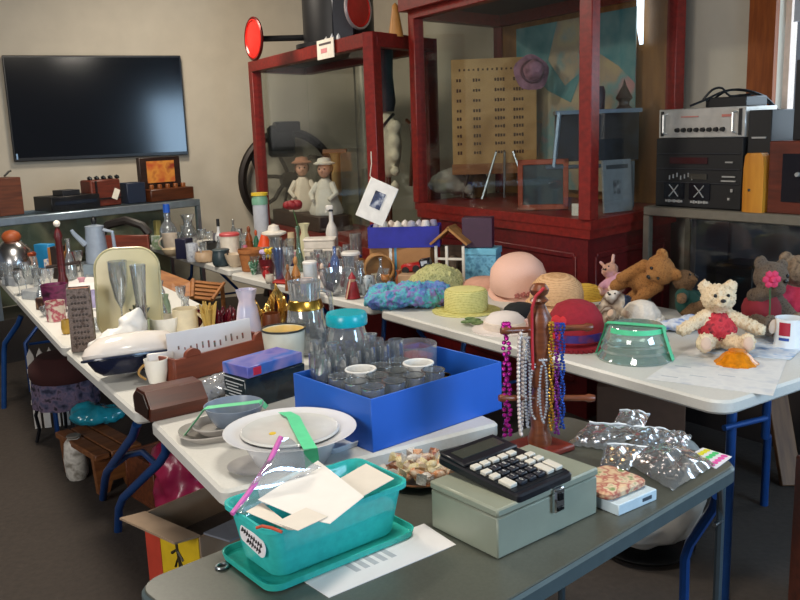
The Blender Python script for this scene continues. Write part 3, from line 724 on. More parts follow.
p = AY(474, 192, 6.15); p.z = zi
tag(MB().lathe([(0, 0), (.09, 0), (.1, .12), (.07, .2), (.075, .24), (0, .24)], 18).out('crock', C('6b4a28', .5), loc=p), 'brown stoneware crock under the yellowed poster', 'crock')

# ================================================================== right hand showcase, stereo
RA, RB = AY(643, 206, 4.6), AY(806, 216, 3.86); zr = (RA.z + RB.z) / 2
RA.z = RB.z = 0; rx = (RB - RA).normalized(); rL = (RB - RA).length + .3; ra = math.atan2(rx.y, rx.x); rd = .40
RM = Matrix.Translation(RA) @ RZ(ra)
RSH = thing('glass_showcase', 'grey metal framed glass showcase under the stereo equipment', 'display case', RA, ra)
RAIL = C('8b8578', .35, .6)
q = MB(); q.box((rL / 2, .02, zr - .025), (rL, .04, .05), bev=.006); q.box((rL / 2, rd - .02, zr - .025), (rL, .04, .05)); q.box((.02, rd / 2, zr - .025), (.04, rd - .08, .05)); q.box((rL - .02, rd / 2, zr - .025), (.04, rd - .08, .05)); q.out('top_rail', RAIL, RSH)
for x in (.02, rL - .02):
    for y in (.02, rd - .02):
        q = MB(); q.box((x, y, (zr - .05 + .1) / 2), (.035, .035, zr - .15)); q.out('post', RAIL, RSH)
q = MB(); q.box((rL / 2, rd / 2, .2), (rL - .01, rd - .01, .4)); q.out('base', C('2b2320', .6), RSH)
q = MB(); q.box((rL / 2, .012, (zr + .35) / 2), (rL - .075, .006, zr - .45)); q.out('front_glass', PANE, RSH)
q = MB(); q.box((rL / 2, rd / 2, zr - .012), (rL - .085, rd - .085, .024)); q.out('top_panel', C('141110', .5), RSH)
q = MB(); q.box((rL / 2, rd - .025, (zr + .35) / 2), (rL - .075, .01, zr - .45)); q.out('back_panel', MULTI(['22242a', '4c5058', '2c2a2e', '585a5c'], .6, 2.6), RSH)
q = MB(); q.box((.30, rd * .45, (zr + .35) / 2), (.015, rd - .12, zr - .46)); q.out('divider', C('3c3c42', .4, .3), RSH)
def rcol(px, off):
    d = ray(px, 200); p0 = RM @ V((0, off, 0)); det = d.x * rx.y - d.y * rx.x
    return (d.y * p0.x - d.x * p0.y) / det
def rbox(x0, x1, yt, yb, off, dep, name, label, cat, mat, z=None):
    a, b = rcol(x0, off), rcol(x1, off); p = RM @ V(((a + b) / 2, off + dep / 2, z if z is not None else zr))
    h = AY((x0 + x1) / 2, yt, (RM @ V(((a + b) / 2, off, 0))).y).z - p.z
    o = thing(name, label, cat, p, ra); q = MB(); q.box((0, 0, h / 2), (b - a, dep, h), bev=.004); q.out('housing', mat, o)
    return o, b - a, h, dep
o, w, h, dp = rbox(718, 756, 264, 330, .12, .2, 'storage_box', 'black box inside the showcase behind the teddy bears', 'box', C('0c0d12', .3), z=.401)
DARK = C('0b0b0e', .55)
ST, w, h, dp = rbox(655, 741, 138, 203, .06, .3, 'stereo_system', 'black stereo with twin cassette decks on the showcase', 'stereo', DARK)
hs = h; silver = C('a6a6a4', .4, .3)
def face(o, name, x, z, ww, hh, mat, dep=None, th=.006):
    q = MB(); q.box((x, -dp / 2 - th / 2, z), (ww, th, hh)); return q.out(name, mat, o)
for z in (.78, .56, .36): face(ST, 'seam', 0, h * z, w * .96, .004, C('2c2c30', .3))
face(ST, 'tuner_display', -.1 * w, h * .68, w * .44, h * .09, C('3a1c1c', .2))
face(ST, 'equalizer_display', .02 * w, h * .45, w * .2, h * .08, C('3c3a34', .2))
for k in range(7): face(ST, 'slider', -.32 * w + k * .045 * w, h * (.43 + .02 * (k % 3)), .004, h * .06, silver)
for cx in (-.26, .04):
    face(ST, 'cassette_door', cx * w, h * .24, w * .24, h * .24, C('15161a', .15))
    q = MB()
    for a, b in ((-1, 1), (1, 1), (-1, -1), (1, -1)): q.tube([(cx * w + .002, -dp / 2 - .009, h * .24), (cx * w + a * .028, -dp / 2 - .009, h * .24 + b * .03)], .003, 5)
    q.out('cassette_emblem', silver, ST)
    q = MB()
    for k in range(7): q.box((cx * w + (-.09 + .03 * k) * w, -dp / 2 - .003, h * .085), (w * .022, .006, h * (.03 + .012 * (k % 2))), )
    q.out('deck_lettering', silver, ST)
for z, ww in ((.66, .08), (.46, .14), (.4, .16)): face(ST, 'button_row', .36 * w, h * z, w * ww, h * .02, silver)
face(ST, 'knob_mark', .4 * w, h * .27, .012, .016, silver); face(ST, 'knob_mark', .37 * w, h * .15, .012, .012, silver)
AM, w, h, dp = rbox(657, 742, 108, 136, .07, .27, 'amplifier', 'silver rack amplifier with a row of black knobs on the stereo', 'amplifier', C('b9b6b0', .35, .4), z=zr + hs + .001)
ha = h
for k in range(8):
    q = MB(); q.lathe([(0, 0), (.012, 0), (.01, .018), (0, .018)], 12, T(-.26 * w + k * .075 * w, -dp / 2, h * .27) @ RX(PI / 2)); q.out('knob', DARK, AM)
for sx in (-1, 1):
    face(AM, 'rack_ear', sx * w * .45, h * .5, w * .03, h * .86, DARK)
    q = MB(); q.tube([(sx * w * .4, -dp / 2, h * .15), (sx * w * .4, -dp / 2 - .03, h * .2), (sx * w * .4, -dp / 2 - .03, h * .8), (sx * w * .4, -dp / 2, h * .85)], .006, 6); q.out('handle', C('c8c6c0', .3, .5), AM)
face(AM, 'print', -.12 * w, h * .72, w * .2, .006, C('b07068', .5)); face(AM, 'print', .3 * w, h * .72, w * .1, .012, C('b06a60', .5))
o, w, h, dp = rbox(702, 742, 97, 108, .12, .18, 'receiver', 'small black receiver among cables on top of the amplifier', 'electronics', BLACK, z=zr + hs + ha + .001)
zz = zr + hs + ha + h
tp = RM @ V((rcol(722, .2), .2, zz))
o = thing('cable_bundle', 'tangle of black cables draped over the amplifier', 'cable', tp)
for pts in (((690, 106), (705, 100), (725, 91), (745, 90), (765, 97), (778, 110)), ((703, 100), (712, 90), (722, 88), (730, 96), (745, 95), (760, 100), (774, 106), (782, 120)), ((715, 98), (730, 90), (752, 92), (768, 99), (774, 115), (772, 136)), ((740, 96), (756, 94), (770, 104), (776, 122), (770, 138))):
    q = MB(); yy = tp.y - .02 + .03 * RND.random(); P_ = [AY(x, y, yy) - tp for x, y in pts]
    S = [P_[0]]
    for i in range(len(P_) - 1):
        for f in (.33, .66, 1):
            a = P_[max(0, i - 1)]; b = P_[i]; c = P_[i + 1]; d = P_[min(len(P_) - 1, i + 2)]
            S.append(.5 * (2 * b + (c - a) * f + (2 * a - 5 * b + 4 * c - d) * f * f + (3 * b - a - 3 * c + d) * f ** 3))
    q.tube(S, .006, 6); q.out('cable', BLACK, o)
o, w, h, dp = rbox(745, 768, 110, 203, .08, .2, 'power_amplifier', 'black boxy unit standing right beside the stereo stack', 'electronics', DARK)
face(o, 'lettering', 0, h * .73, w * .6, .008, silver)
# carved wooden speaker shape
p = RM @ V((rcol(753, .02), .04, zr))
m_ = mpp(p); hh = AY(753, 153, p.y).z - zr
q = MB(); q.ring([[V((x * m_ * 11 * k, y * m_ * 11 * .8, z * hh)) for x, y in ((-1, -.6), (-.2, -1), (1, -.7), (1, .6), (-.6, .8))] for z, k in ((0, 1.02), (.3, 1.04), (.75, 1.02), (.95, .9), (1, .7))])
o = thing('wooden_carving', 'honey coloured carved wood block beside the stereo', 'carving', p, ra); q.out('block', WOOD('b06f1e', 'c98a2c', .4, 4, (6, 6, 1)), o)
q = MB(); q.ball((-.01, -11 * m_ * .78, hh * .38), .008, sub=1); q.out('peg_hole', BLACK, o)
q = MB(); q.box((0, 0, -.0), (.001, .001, .001))
q.bm.free()
o, w, h, dp = rbox(767, 830, 141, 205, .03, .32, 'table_radio', 'brown wooden radio cabinet with dark front at the photo edge', 'radio', WOOD('4a1e12', '6a2c1a', .4))
q = MB(); q.box((.03, -dp / 2 - .003, h * .5), (w * .72, .008, h * .66)); q.out('dark_front', C('141016', .2), o)
for k in range(2): q = MB(); q.lathe([(0, 0), (.012, 0), (.01, .015), (0, .015)], 10, T(-.0 + .05 * k, -dp / 2 - .005, h * .55) @ RX(PI / 2)); q.out('knob', silver, o)
hz = zr + h
o, w, h, dp = rbox(789, 835, 58, 140, .1, .1, 'monitor', 'black flat monitor standing on the wooden radio', 'monitor', BLACK, z=hz + .001)
# ================================================================== hats and plush animals
def hat(name, label, x, yb, yt, wb_, wc_, mat, rim='flat', ribbon=None, tilt=(0, 0), rz=0, z=ZT, group=None, lift=0, kind='round', hfix=None):
    p = G(x, yb, z); m = mpp(p); r = wb_ / 2 * m; d = V((p.x, p.y, 0)).normalized(); p = p + d * r * .9
    m = mpp(p); r = wb_ / 2 * m; rc = wc_ / 2 * m
    h = hfix or max(.04, AY(x, yt, p.y).z - z)
    o = thing(name, label, 'hat', p + V((0, 0, lift)), rz, group, rot=(tilt[0], tilt[1], rz))
    dz = .0 if rim == 'flat' else (-.03 if rim == 'down' else .03)
    def wob(k, n, i): return 1 + .02 * math.sin(3 * k * 2 * PI / n + i)
    b0 = max(0, -dz)
    mb = MB(); mb.lathe([(rc * .9, b0), (r * .75, b0 + dz * .35), (r, b0 + dz), (r, b0 + dz + .006), (r * .75, b0 + dz * .35 + .006), (rc * .9, b0 + .008), (rc * .9, b0)], 40, wob=wob); mb.out('brim', mat, o)
    mb = MB()
    if kind == 'boater': pr = [(0, b0 + .002), (rc * 1.0, b0 + .002), (rc * .98, b0 + h * .85), (rc * .9, b0 + h * .97), (rc * .7, b0 + h), (0, b0 + h)]
    else: pr = [(0, b0 + .002), (rc * 1.03, b0 + .002), (rc, b0 + h * .3), (rc * .92, b0 + h * .62), (rc * .68, b0 + h * .88), (rc * .35, b0 + h * .98), (0, b0 + h)]
    mb.lathe(pr, 36, wob=wob); mb.out('crown', mat, o)
    if ribbon:
        mb = MB(); mb.lathe([(rc * 1.0, b0 + .006), (rc * 1.05, b0 + .008), (rc * 1.04, b0 + .035), (rc * .98, b0 + .037)], 36, wob=wob); mb.out('ribbon', ribbon, o)
    return o, r, rc, h
# flower trimmed helper
def blossom(o, c, r, col, n=6):
    mb = MB()
    for k in range(n):
        a = 2 * PI * k / n; mb.ball((c[0] + r * .6 * math.cos(a), c[1] - r * .2, c[2] + r * .6 * math.sin(a)), (r * .45, r * .3, r * .45), sub=1)
    mb.ball((c[0], c[1] - r * .4, c[2]), r * .4, sub=1); return mb.out('flower', col, o)
YST = STRAW('d8cf86', 'a09a50'); TAN = STRAW('dcb083', 'b98a5c', 300)
hat('straw_hat', 'yellow green straw boater with round brim beside the fluffy blue boa', 466, 317, 277, 68, 44, STRAW('d3cc84', 'a39b4c'), kind='boater', ribbon=None, hfix=.105)
PINK = C('e0b4a2', .85, var=.03, scale=200, bump=.15)
o, r, rc, h = hat('sun_hat', 'big pink round crowned hat tipped up against the other hats', 519, 302, 262, 62, 56, PINK, rim='down', tilt=(math.radians(16), math.radians(-8)), lift=.035, hfix=.15)
for k in range(5): blossom(o, (-.03 + .03 * k, -rc * 1.04, .045), .016, C('b06a62', .8), 5)
hat('sun_hat', 'flat salmon pink wide hat lying behind the straw boater', 484, 291, 266, 60, 40, C('cf9d88', .85, bump=.15), hfix=.05)
WH_ = C('dcd2cd', .8, var=.03, bump=.1)
o, r, rc, h = hat('sun_hat', 'white hat with wide brim and green leaves at its side', 505, 336, 305, 66, 42, WH_, hfix=.075, ribbon=C('d8cabc', .7))
blossom(o, (rc * 1.05, -rc * .35, .03), .022, C('d9b0a4', .8)); 
p = G(472, 325)
o = thing('leaf_sprig', 'sprig of green cloth leaves on the table edge beside the white hat', 'leaves', p)
for k in range(7):
    a = k * .9; mb = MB(); mb.ball((.028 * math.cos(a), .028 * math.sin(a), .012 + .005 * (k % 3)), (.024, .011, .008), RZ(a * 0), 2); mb.out('leaf', MULTI(['4e6a3c', '7a8e5c'], .7, 30), o)
hat('felt_hat', 'black felt hat squeezed between the pink hat and the white hat', 520, 321, 300, 54, 34, C('111114', .9), hfix=.06)
hat('straw_hat', 'tan woven hat behind the dark red hat', 556, 314, 284, 62, 52, TAN, rim='down', hfix=.11, tilt=(math.radians(8), 0), lift=.02)
hat('straw_hat', 'bright yellow straw hat at the back beside the pink rabbit', 585, 302, 282, 44, 34, STRAW('e0b848', 'b8882c'), hfix=.07)
hat('sun_hat', 'cream hat just peeking out behind the big pink hat', 548, 293, 274, 34, 26, C('ddd0c4', .85), hfix=.075)
RH, r, rc, h = hat('felt_hat', 'dark red felt hat with crimson flower and purple ribbon', 575, 353, 297, 62, 56, C('8e1626', .9, var=.1, scale=60, bump=.3), rim='down', hfix=.15, ribbon=MULTI(['43247c', '2c1a6a', '7a1c48'], .5, 20))
blossom(RH, (-rc * .75, -rc * .62, .09), .05, C('c01a1e', .7), 7)
q = MB()
for k in range(40):
    a = 2 * PI * k / 40; q.ball((r * .99 * math.cos(a), r * .99 * math.sin(a), .006), .009, sub=1)
q.out('brim_edging', C('7e1522', .9), RH)
# fluffy feather boa
p = G(410, 310); m = mpp(p)
BO = thing('feather_boa', 'fluffy turquoise and violet feather boa coiled on the table corner', 'boa', p + V((0, .1, 0)))
blob([((.125 * math.cos(a) * 1.2, .085 * math.sin(a), .05 + .012 * math.sin(3 * a)), (.062, .055, .05)) for a in [2 * PI * k / 14 for k in range(14)]] + [((.0, .0, .07), (.09, .07, .05)), ((-.16, -.03, .035), (.06, .05, .035))], 'feathers', MULTI(['3a7fae', '6a74b8', '4fb0b4', '8a6ab0', '3f8fb0'], .95, 16, .8, detail=4), BO, .007, .03, .018)
p = G(438, 300); 
o = thing('woven_basket', 'pale green knobbly woven bonnet behind the feather boa', 'bonnet', p + V((0, .12, 0)))
blob([((0, 0, .08), (.115, .1, .085)), ((-.06, .02, .06), (.09, .09, .06)), ((.07, .02, .07), (.07, .08, .07))], 'weave', MULTI(['a9a86a', 'd0cc90', '8a8c54'], .9, 60, .8), o, .008, .022, .014)
o.name = 'woven_bonnet'

def limb(a, b, r0, r1): return (a, b, r0, r1)
def plush(label, x, yb, hpx, fur, shirt=None, rz=0, tilt=(0, 0), kind='bear', pose='sit', muzzle=None, group=None, z=ZT, hold=None, lift=0, dist=0, name='teddy_bear', disp=.006, padc='d8b8a0', gap=0, vest=False):
    p = G(x, yb, z); m = mpp(p); s = hpx * m * 1.12
    d = V((p.x, p.y, 0)).normalized(); p = p + d * (s * .25 + dist)
    o = thing(name, label, 'soft toy', p, rz, group, rot=(tilt[0], tilt[1], rz))
    S = lambda *c: tuple(v * s for v in c)
    head = (0, -.04, .70)
    parts = [(S(0, 0, .25), S(.25, .2, .26)), (S(*head), S(.235, .2, .2)), (S(0, 0, .46), S(.11, .1, .1))]
    if kind == 'rabbit': ears = [limb(S(sx * .1, 0, .82), S(sx * .2, .04, 1.05), .06 * s, .05 * s) for sx in (-1, 1)]
    elif kind == 'dog': ears = [limb(S(sx * .17, 0, .8), S(sx * .24, -.03, .58), .06 * s, .07 * s) for sx in (-1, 1)]
    else: ears = [(S(sx * .17, .0, .85), S(.1, .055, .1)) for sx in (-1, 1)]
    parts += ears
    mz = (0, -.21, .65)
    parts.append((S(*mz), S(.095, .08, .075)))
    if pose == 'sit': hands = [(-.5, -.17, .28), (.5, -.17, .28)]
    elif pose == 'flop': hands = [(-.2, -.25, .15), (.2, -.25, .15)]
    elif pose == 'wave': hands = [(-.1, -.3, .58), (.36, -.15, .25)]
    else: hands = [(-.3, -.2, .2), (.3, -.2, .2)]
    for sx, hd in zip((-1, 1), hands): parts.append(limb(S(sx * .17, -.02, .44), S(*hd), .1 * s, .09 * s))
    for sx in (-1, 1):
        if pose == 'flop': parts.append(limb(S(sx * .12, -.02, .12), S(sx * .15, -.16, -.16), .12 * s, .1 * s)); continue
        parts.append(limb(S(sx * .12, -.06, .11), S(sx * .27, -.42, .11), .12 * s, .1 * s)); parts.append((S(sx * .27, -.45, .14), S(.115, .07, .14)))
    Rm = Euler((tilt[0], tilt[1], rz)).to_matrix(); lo = 9
    for q_ in parts:
        for c__, r__ in (((q_[0], min(q_[1])),) if len(q_) == 2 else ((q_[0], q_[2]), (q_[1], q_[3]))): lo = min(lo, (Rm @ V(c__)).z - r__ * 1.03)
    o.location.z = z - lo + disp * .3 + .001
    blob(parts, 'body', fur, o, max(.0055, .022 * s), disp, .007)
    q = MB(); q.ball(S(0, -.29, .68), S(.038, .025, .028)); q.out('nose', C('17120f', .3), o)
    for sx in (-1, 1):
        q = MB(); q.ball(S(sx * .085, -.215, .745), S(.025, .018, .025)); q.out('eye', C('0e0c0c', .15), o)
        q = MB(); q.ball(S(sx * .27, -.515, .14) if pose != 'flop' else S(sx * .15, -.2, -.23), S(.07, .018, .09) if pose != 'flop' else S(.06, .06, .03)); q.out('paw_pad', C(padc, .8), o)
    if shirt:
        blob([(S(0, 0, .27), S(.272, .222, .245)), (S(0, -.0, .42), S(.19, .16, .11))] + [] if vest else [(S(0, 0, .27), S(.272, .222, .245)), (S(0, -.0, .42), S(.19, .16, .11))] + [limb(S(sx * .17, -.02, .43), S(*(V((sx * .17, -.02, .43)).lerp(V(hd), .45))), .118 * s, .12 * s) for sx, hd in zip((-1, 1), hands)], 'shirt', shirt, o, max(.0055, .022 * s), .003, .02)
    return o, s
FUR_C = MULTI(['dcc09a', 'ead6b6', 'c8a882'], .95, 110, .4); FUR_B = MULTI(['8e5c2e', 'a8743e', '784c26'], .95, 120, .5); FUR_G = MULTI(['6a5646', '82705e', '54443a'], .95, 120, .9)
REDS = MULTI(['a81c2c', 'c93440', '5e1420'], .8, 40, .4); REDP = MULTI(['b01c38', 'cc2c48'], .8, 30, .4)
plush('cream shaggy teddy bear in a red patterned shirt sitting in front', 717, 355, 66, FUR_C, REDS, -.12, tilt=(math.radians(-6), 0), disp=.017, vest=True)
plush('grey brown teddy bear with a raised paw and pink flower at its cheek', 756, 345, 74, FUR_G, C('7c1a24', .9), .35, kind='bear', pose='wave', dist=.07, tilt=(0, math.radians(12)), vest=True, padc='cdb29a')
plush('big grey brown teddy bear in a bright red jacket at the photo edge', 794, 336, 74, MULTI(['75604c', '947a60', '5a4838'], .95, 40, .8), REDP, .15, dist=.09)
plush('golden brown teddy bear slumped sideways with its back to the cabinet', 634, 318, 62, FUR_B, None, -.55, tilt=(math.radians(30), math.radians(55)), dist=.1, pose='flop')
plush('small brown bear in a green jumper lying on its side', 692, 327, 52, MULTI(['7a583a', '94704c', '644830'], .95, 120, .9), C('14423a', .9), .7, tilt=(math.radians(-25), math.radians(12)), dist=.06)
plush('pink and tan plush rabbit slumped beside the yellow hat', 619, 306, 36, MULTI(['c79aa2', 'b98a70', 'd8b4b4'], .95, 14, .6), C('c090a4', .9), -.6, kind='rabbit', tilt=(math.radians(-20), math.radians(-30)), lift=.02, dist=.15, name='toy_rabbit')
plush('brown and white plush dog lying behind the red hat', 606, 334, 40, MULTI(['d8cdc0', '4c3222', 'c8b8a4', '6a4630'], .95, 10, .6), None, -.7, kind='dog', tilt=(math.radians(-35), 0), lift=.015, dist=.08, name='toy_dog')
p = AY(771, 279, G(760, 346).y + .02)
SF = thing('silk_flower', 'pink silk flower at the cheek of the grey brown bear', 'flower', p)
blossom(SF, (0, 0, 0), .034, C('c83058', .7), 6)
q = MB(); q.tube([(0, .01, 0), (.01, .02, -.1), (.01, .02, -.18)], .003, 6); q.out('stem', C('3c5a34', .6), SF)
# white lacy bonnet doll and folded blue cloth behind the glass dome
p = G(648, 327); o = thing('lace_bonnet', 'white ruffled lace bonnet behind the glass cake dome', 'bonnet', p + V((0, .1, 0)))
q = MB(); q.lathe([(0, .0), (.075, 0), (.08, .02), (.075, .05), (.05, .08), (.02, .092), (0, .095)], 40, wob=lambda k, n, i: 1 + .05 * math.sin(10 * k * 2 * PI / n)); q.out('crown', C('ddd3c6', .85, bump=.5, scale=90), o)
q = MB(); q.tube([(.085 * math.cos(2 * PI * k / 36), .085 * math.sin(2 * PI * k / 36), .012 + .008 * math.sin(12 * 2 * PI * k / 36)) for k in range(36)], .012, 6, closed=True); q.out('ruffle', C('eae4da', .85), o)
p = G(684, 334); o = tag(blob([((0, 0, .025), (.07, .05, .026)), ((.05, .02, .03), (.05, .05, .03)), ((-.05, .01, .02), (.04, .04, .02))], 'folded_cloth', MULTI(['5a7ab8', 'd8dce4', '86a0cc'], .9, 22, .3), None, .007, .01, .02, loc=p + V((0, .05, .003))), 'crumpled blue and white cloth between the dome and the cream bear', 'cloth')
p = G(622, 321); o = tag(blob([((0, 0, .03), (.07, .05, .03)), ((.05, .02, .045), (.05, .04, .03))], 'doll_jacket', MULTI(['20304e', '4c5a78', '8a93a8'], .9, 24, .3), None, .007, .008, .02, loc=p + V((0, .16, .003))), 'dark blue doll jacket behind the glass cake dome', 'clothing')
# glass cake dome with tape
p, h, r = spot(635, 365, 320, 76)
DO = thing('cake_dome', 'clear ribbed glass cake dome strapped with green tape', 'dome', p)
GD = GLASS('dfeee8', .12, .7, .06, 'a9c4bc', .25)
q = MB(); q.lathe([(0, 0), (r, 0), (r * 1.02, .008), (r * .95, .02), (r * .9, .03), (r * .92, .04), (r * .86, .055), (r * .88, .065), (r * .8, .09), (r * .74, h * .95), (r * .7, h), (0, h)], 40); q.out('dome', GD, DO)
q = MB(); q.lathe([(0, .003), (r * .98, .003), (r * .98, .006), (0, .006)], 40); q.out('base_plate', GLASS('d8e6e2', .15, .7, .05, 'a8c0b8', .2), DO)
TG = C('58cf98', .5)
for yaw, off in ((-.5, 0),):
    M = RZ(yaw); w2 = .016; prof = [(-r * 1.02, .004), (-r * .9, .05), (-r * .8, .09), (-r * .74, h + .002), (0, h + .003), (r * .74, h + .002), (r * .8, .09), (r * .9, .05), (r * 1.02, .004)]
    q = MB(); q.sheet(lambda u, v: M @ V((prof[min(8, int(round(u * 8)))][0] * 1.02, -r * .15 + (v - .5) * .04, prof[min(8, int(round(u * 8)))][1] + .002)), 8, 1); q.out('tape', TG, DO)
q = MB(); q.sheet(lambda u, v: V((r * (.78 + .02 * v) * math.cos(math.radians(-160 + 140 * u)), r * .78 * math.sin(math.radians(-160 + 140 * u)), h * .96 - .018 * v + .004)), 14, 1); q.out('tape', TG, DO)
# amber dish
p, h, r = spot(736, 368, 349, 42)
AD = thing('amber_dish', 'scalloped amber glass dish upside down on the papers', 'dish', p)
AG = C('cc7a10', .08, var=.25, scale=60); 
q = MB(); q.lathe([(0, .001), (r, .001), (r * 1.0, .006), (r * .8, .016), (r * .62, h * .8), (r * .4, h), (0, h)], 40, wob=lambda k, n, i: 1 + .05 * math.sin(12 * 2 * PI * k / n)); q.out('bowl', AG, AD)
q = MB(); q.lathe([(0, h), (r * .38, h), (r * .4, h + .006), (0, h + .005)], 24); q.out('foot', AG, AD)
# white mug with red and blue print
MUG = vess('cyl', 788, 349, 316, 28, 'mug', 'white mug with a red and blue emblem beside the teddy bears', 'mug', C('e4e8ea', .2, var=.02), handle=(.2, C('e4e8ea', .2, var=.02)), t=.004)
pr, hr, rr = spot(788, 349, 316, 28)
q = MB(); q.sheet(lambda u, v: V((rr * 1.012 * math.cos(math.radians(205 + 45 * u)), rr * 1.012 * math.sin(math.radians(205 + 45 * u)), hr * (.45 + .45 * v))), 8, 1); q.out('red_print', C('a82438', .4), MUG)
q = MB(); q.sheet(lambda u, v: V((rr * 1.012 * math.cos(math.radians(205 + 42 * u)), rr * 1.012 * math.sin(math.radians(205 + 42 * u)), hr * (.28 + .1 * v))), 8, 1); q.out('blue_print', C('30509a', .4), MUG)
# papers hanging over the table edge
def paper(name, label, pts, mat, z, cat='paper', th=.0012, lines=None, group=None):
    c = V((0, 0, 0)); P_ = [G(x, y, z) for x, y in pts]
    for q_ in P_: c += q_ / len(P_)
    c.z = z; mb = MB(); mb.prism([(q_.x - c.x, q_.y - c.y) for q_ in P_], 0, th)
    if not lines: return tag(mb.out(name, mat, loc=c), label, cat, group)
    o = thing(name, label, cat, c, 0, group); mb.out('sheet', mat, o)
    a, b, d = P_[0] - c, P_[1] - c, P_[3] - c
    for nm, m_, rows_ in lines:
        q = MB()
        for (u0, u1, v, hgt) in rows_:
            A_ = [a + (b - a) * uu + (d - a) * vv for uu, vv in ((u0, v), (u1, v), (u1, v + hgt), (u0, v + hgt))]
            q.prism([(k.x, k.y) for k in A_], th, th + .0004)
        q.out(nm, m_, o)
    return o
PAP = C('d5d5d6', .6, var=.02)
paper('drawing_sheet', 'faded printed sheet hanging over the edge under the amber dish', [(646, 379), (773, 396), (790, 352), (690, 348)], MULTI(['cfcfcf', 'd9d8d6', 'c4c6ca'], .6, 14), ZT + .0005,
      lines=[('print', C('a9aeb6', .7), [(.08 + .2 * (k % 3), .22 + .2 * (k % 3), .12 + .1 * k, .012) for k in range(8)])])
paper('flyer', 'white flyer with pale blue print lying under the white mug', [(700, 352), (790, 360), (812, 340), (735, 338)], MULTI(['b9cbe0', 'dbe2ea', '8fb0d8'], .6, 18), ZT + .0022)

# ================================================================== beyond the hats: birdhouse, boxes, toys
p = G(448, 279); m = mpp(p); hb = AY(447, 222, p.y).z - ZT; wbh = 30 * m
BH = thing('birdhouse', 'small wooden stable with pitched brown roof and white posts', 'birdhouse', p + V((0.024, -.05, 0)), -.35)
BW = WOOD('8a5a30', 'a87840', .6)
q = MB(); q.box((0, .05, hb * .3), (wbh, .008, hb * .6)); q.out('back_wall', WOOD('3a2a20', '5a4430', .7), BH)
for x in (-wbh * .46, -wbh * .1, wbh * .46):
    q = MB(); q.box((x, -.05, hb * .31), (.014, .014, hb * .62)); q.out('post', C('d8d4c8', .6), BH)
q = MB(); q.box((0, -.05, hb * .4), (wbh * .9, .01, .012)); q.out('rail', C('d8d4c8', .6), BH)
q = MB(); q.box((0, 0, .004), (wbh, .11, .008)); q.out('floor_board', BW, BH)
q = MB(); q.box((0, 0, hb * .26), (.05, .05, hb * .35), bev=.015); q.out('nest', C('6a5a4a', .8), BH)
for sx in (-1, 1):
    q = MB(); q.box((sx * wbh * .29, 0, hb * .8), (wbh * .86, .15, .012), T(sx * wbh * .29, 0, hb * .8) @ RY(sx * math.radians(40)) @ T(-sx * wbh * .29, 0, -hb * .8)); q.out('roof', BW, BH)
p = G(485, 283) + V((0, .13, 0)); m = mpp(p)
HBX = thing('hat_box', 'light blue patterned card box behind the birdhouse', 'box', p, -.35)
hh = AY(480, 247, p.y).z - ZT; ww = 33 * m
q = MB(); q.box((0, 0, hh * .42), (ww, .13, hh * .84), bev=.003); q.out('body', MULTI(['4a86a8', '6fb0cc', '3f7894'], .6, 30), HBX)
q = MB(); q.box((0, 0, hh * .9), (ww * 1.05, .14, hh * .2), bev=.003); q.out('lid', C('6cb2cc', .55), HBX)
p2 = p + V((-.02, .0, hh + .002)); h2 = AY(475, 217, p2.y).z - p2.z
tag(MB().box((0, 0, h2 / 2), (30 * m, .09, h2), bev=.003).out('gift_box', C('3a1c34', .5), loc=p2, rot=(0, 0, -.25)), 'dark plum coloured box standing on the light blue box', 'box')
# carton with the royal blue box on top
p = G(403, 284) + V((0, .17, 0)); m = mpp(p); p.x += .01
hc = AY(404, 246, p.y).z - ZT
tag(MB().box((0, 0, hc / 2), (62 * m, .16, hc), bev=.003).out('carton', C('9a6e44', .8), loc=p, rot=(0, 0, -.3)), 'brown cardboard carton under the royal blue box', 'box')
p2 = p + V((.012, .0, hc + .002)); m2 = mpp(p2); h2 = AY(406, 225, p2.y).z - p2.z
BBX = thing('storage_box', 'open royal blue box of trinkets standing on the brown carton', 'box', p2, -.12)
W_, D_ = 70 * m2, .17; bl = C('1c2090', .5, var=.12)
for nm, c, s in (('bottom', (0, 0, .003), (W_, D_, .006)), ('side', (0, -D_ / 2, h2 / 2), (W_, .005, h2)), ('side', (0, D_ / 2, h2 / 2), (W_, .005, h2)), ('side', (-W_ / 2, 0, h2 / 2), (.005, D_, h2)), ('side', (W_ / 2, 0, h2 / 2), (.005, D_, h2))):
    q = MB(); q.box(c, s); q.out(nm, bl, BBX)
for k in range(9):
    x = -W_ * .4 + W_ * .1 * k; s_ = p2 + RZ(-.12) @ V((x, .02 * (-1) ** k, .008))
    tag(MB().lathe([(0, 0), (.022, 0), (.02, h2 * .5), (.03, h2 * .75), (.018, h2 * 1.05 + .015 * RND.random()), (0, h2 * 1.08 + .012)], 10).out('trinket', C(RND.choice(['cfc6b8', 'a9a4b0', 'd8cfc8', 'b8a89c', '8a8094']), .4), loc=s_), 'little pale china trinket packed in the royal blue box', 'trinket', 'trinkets in the royal blue box')
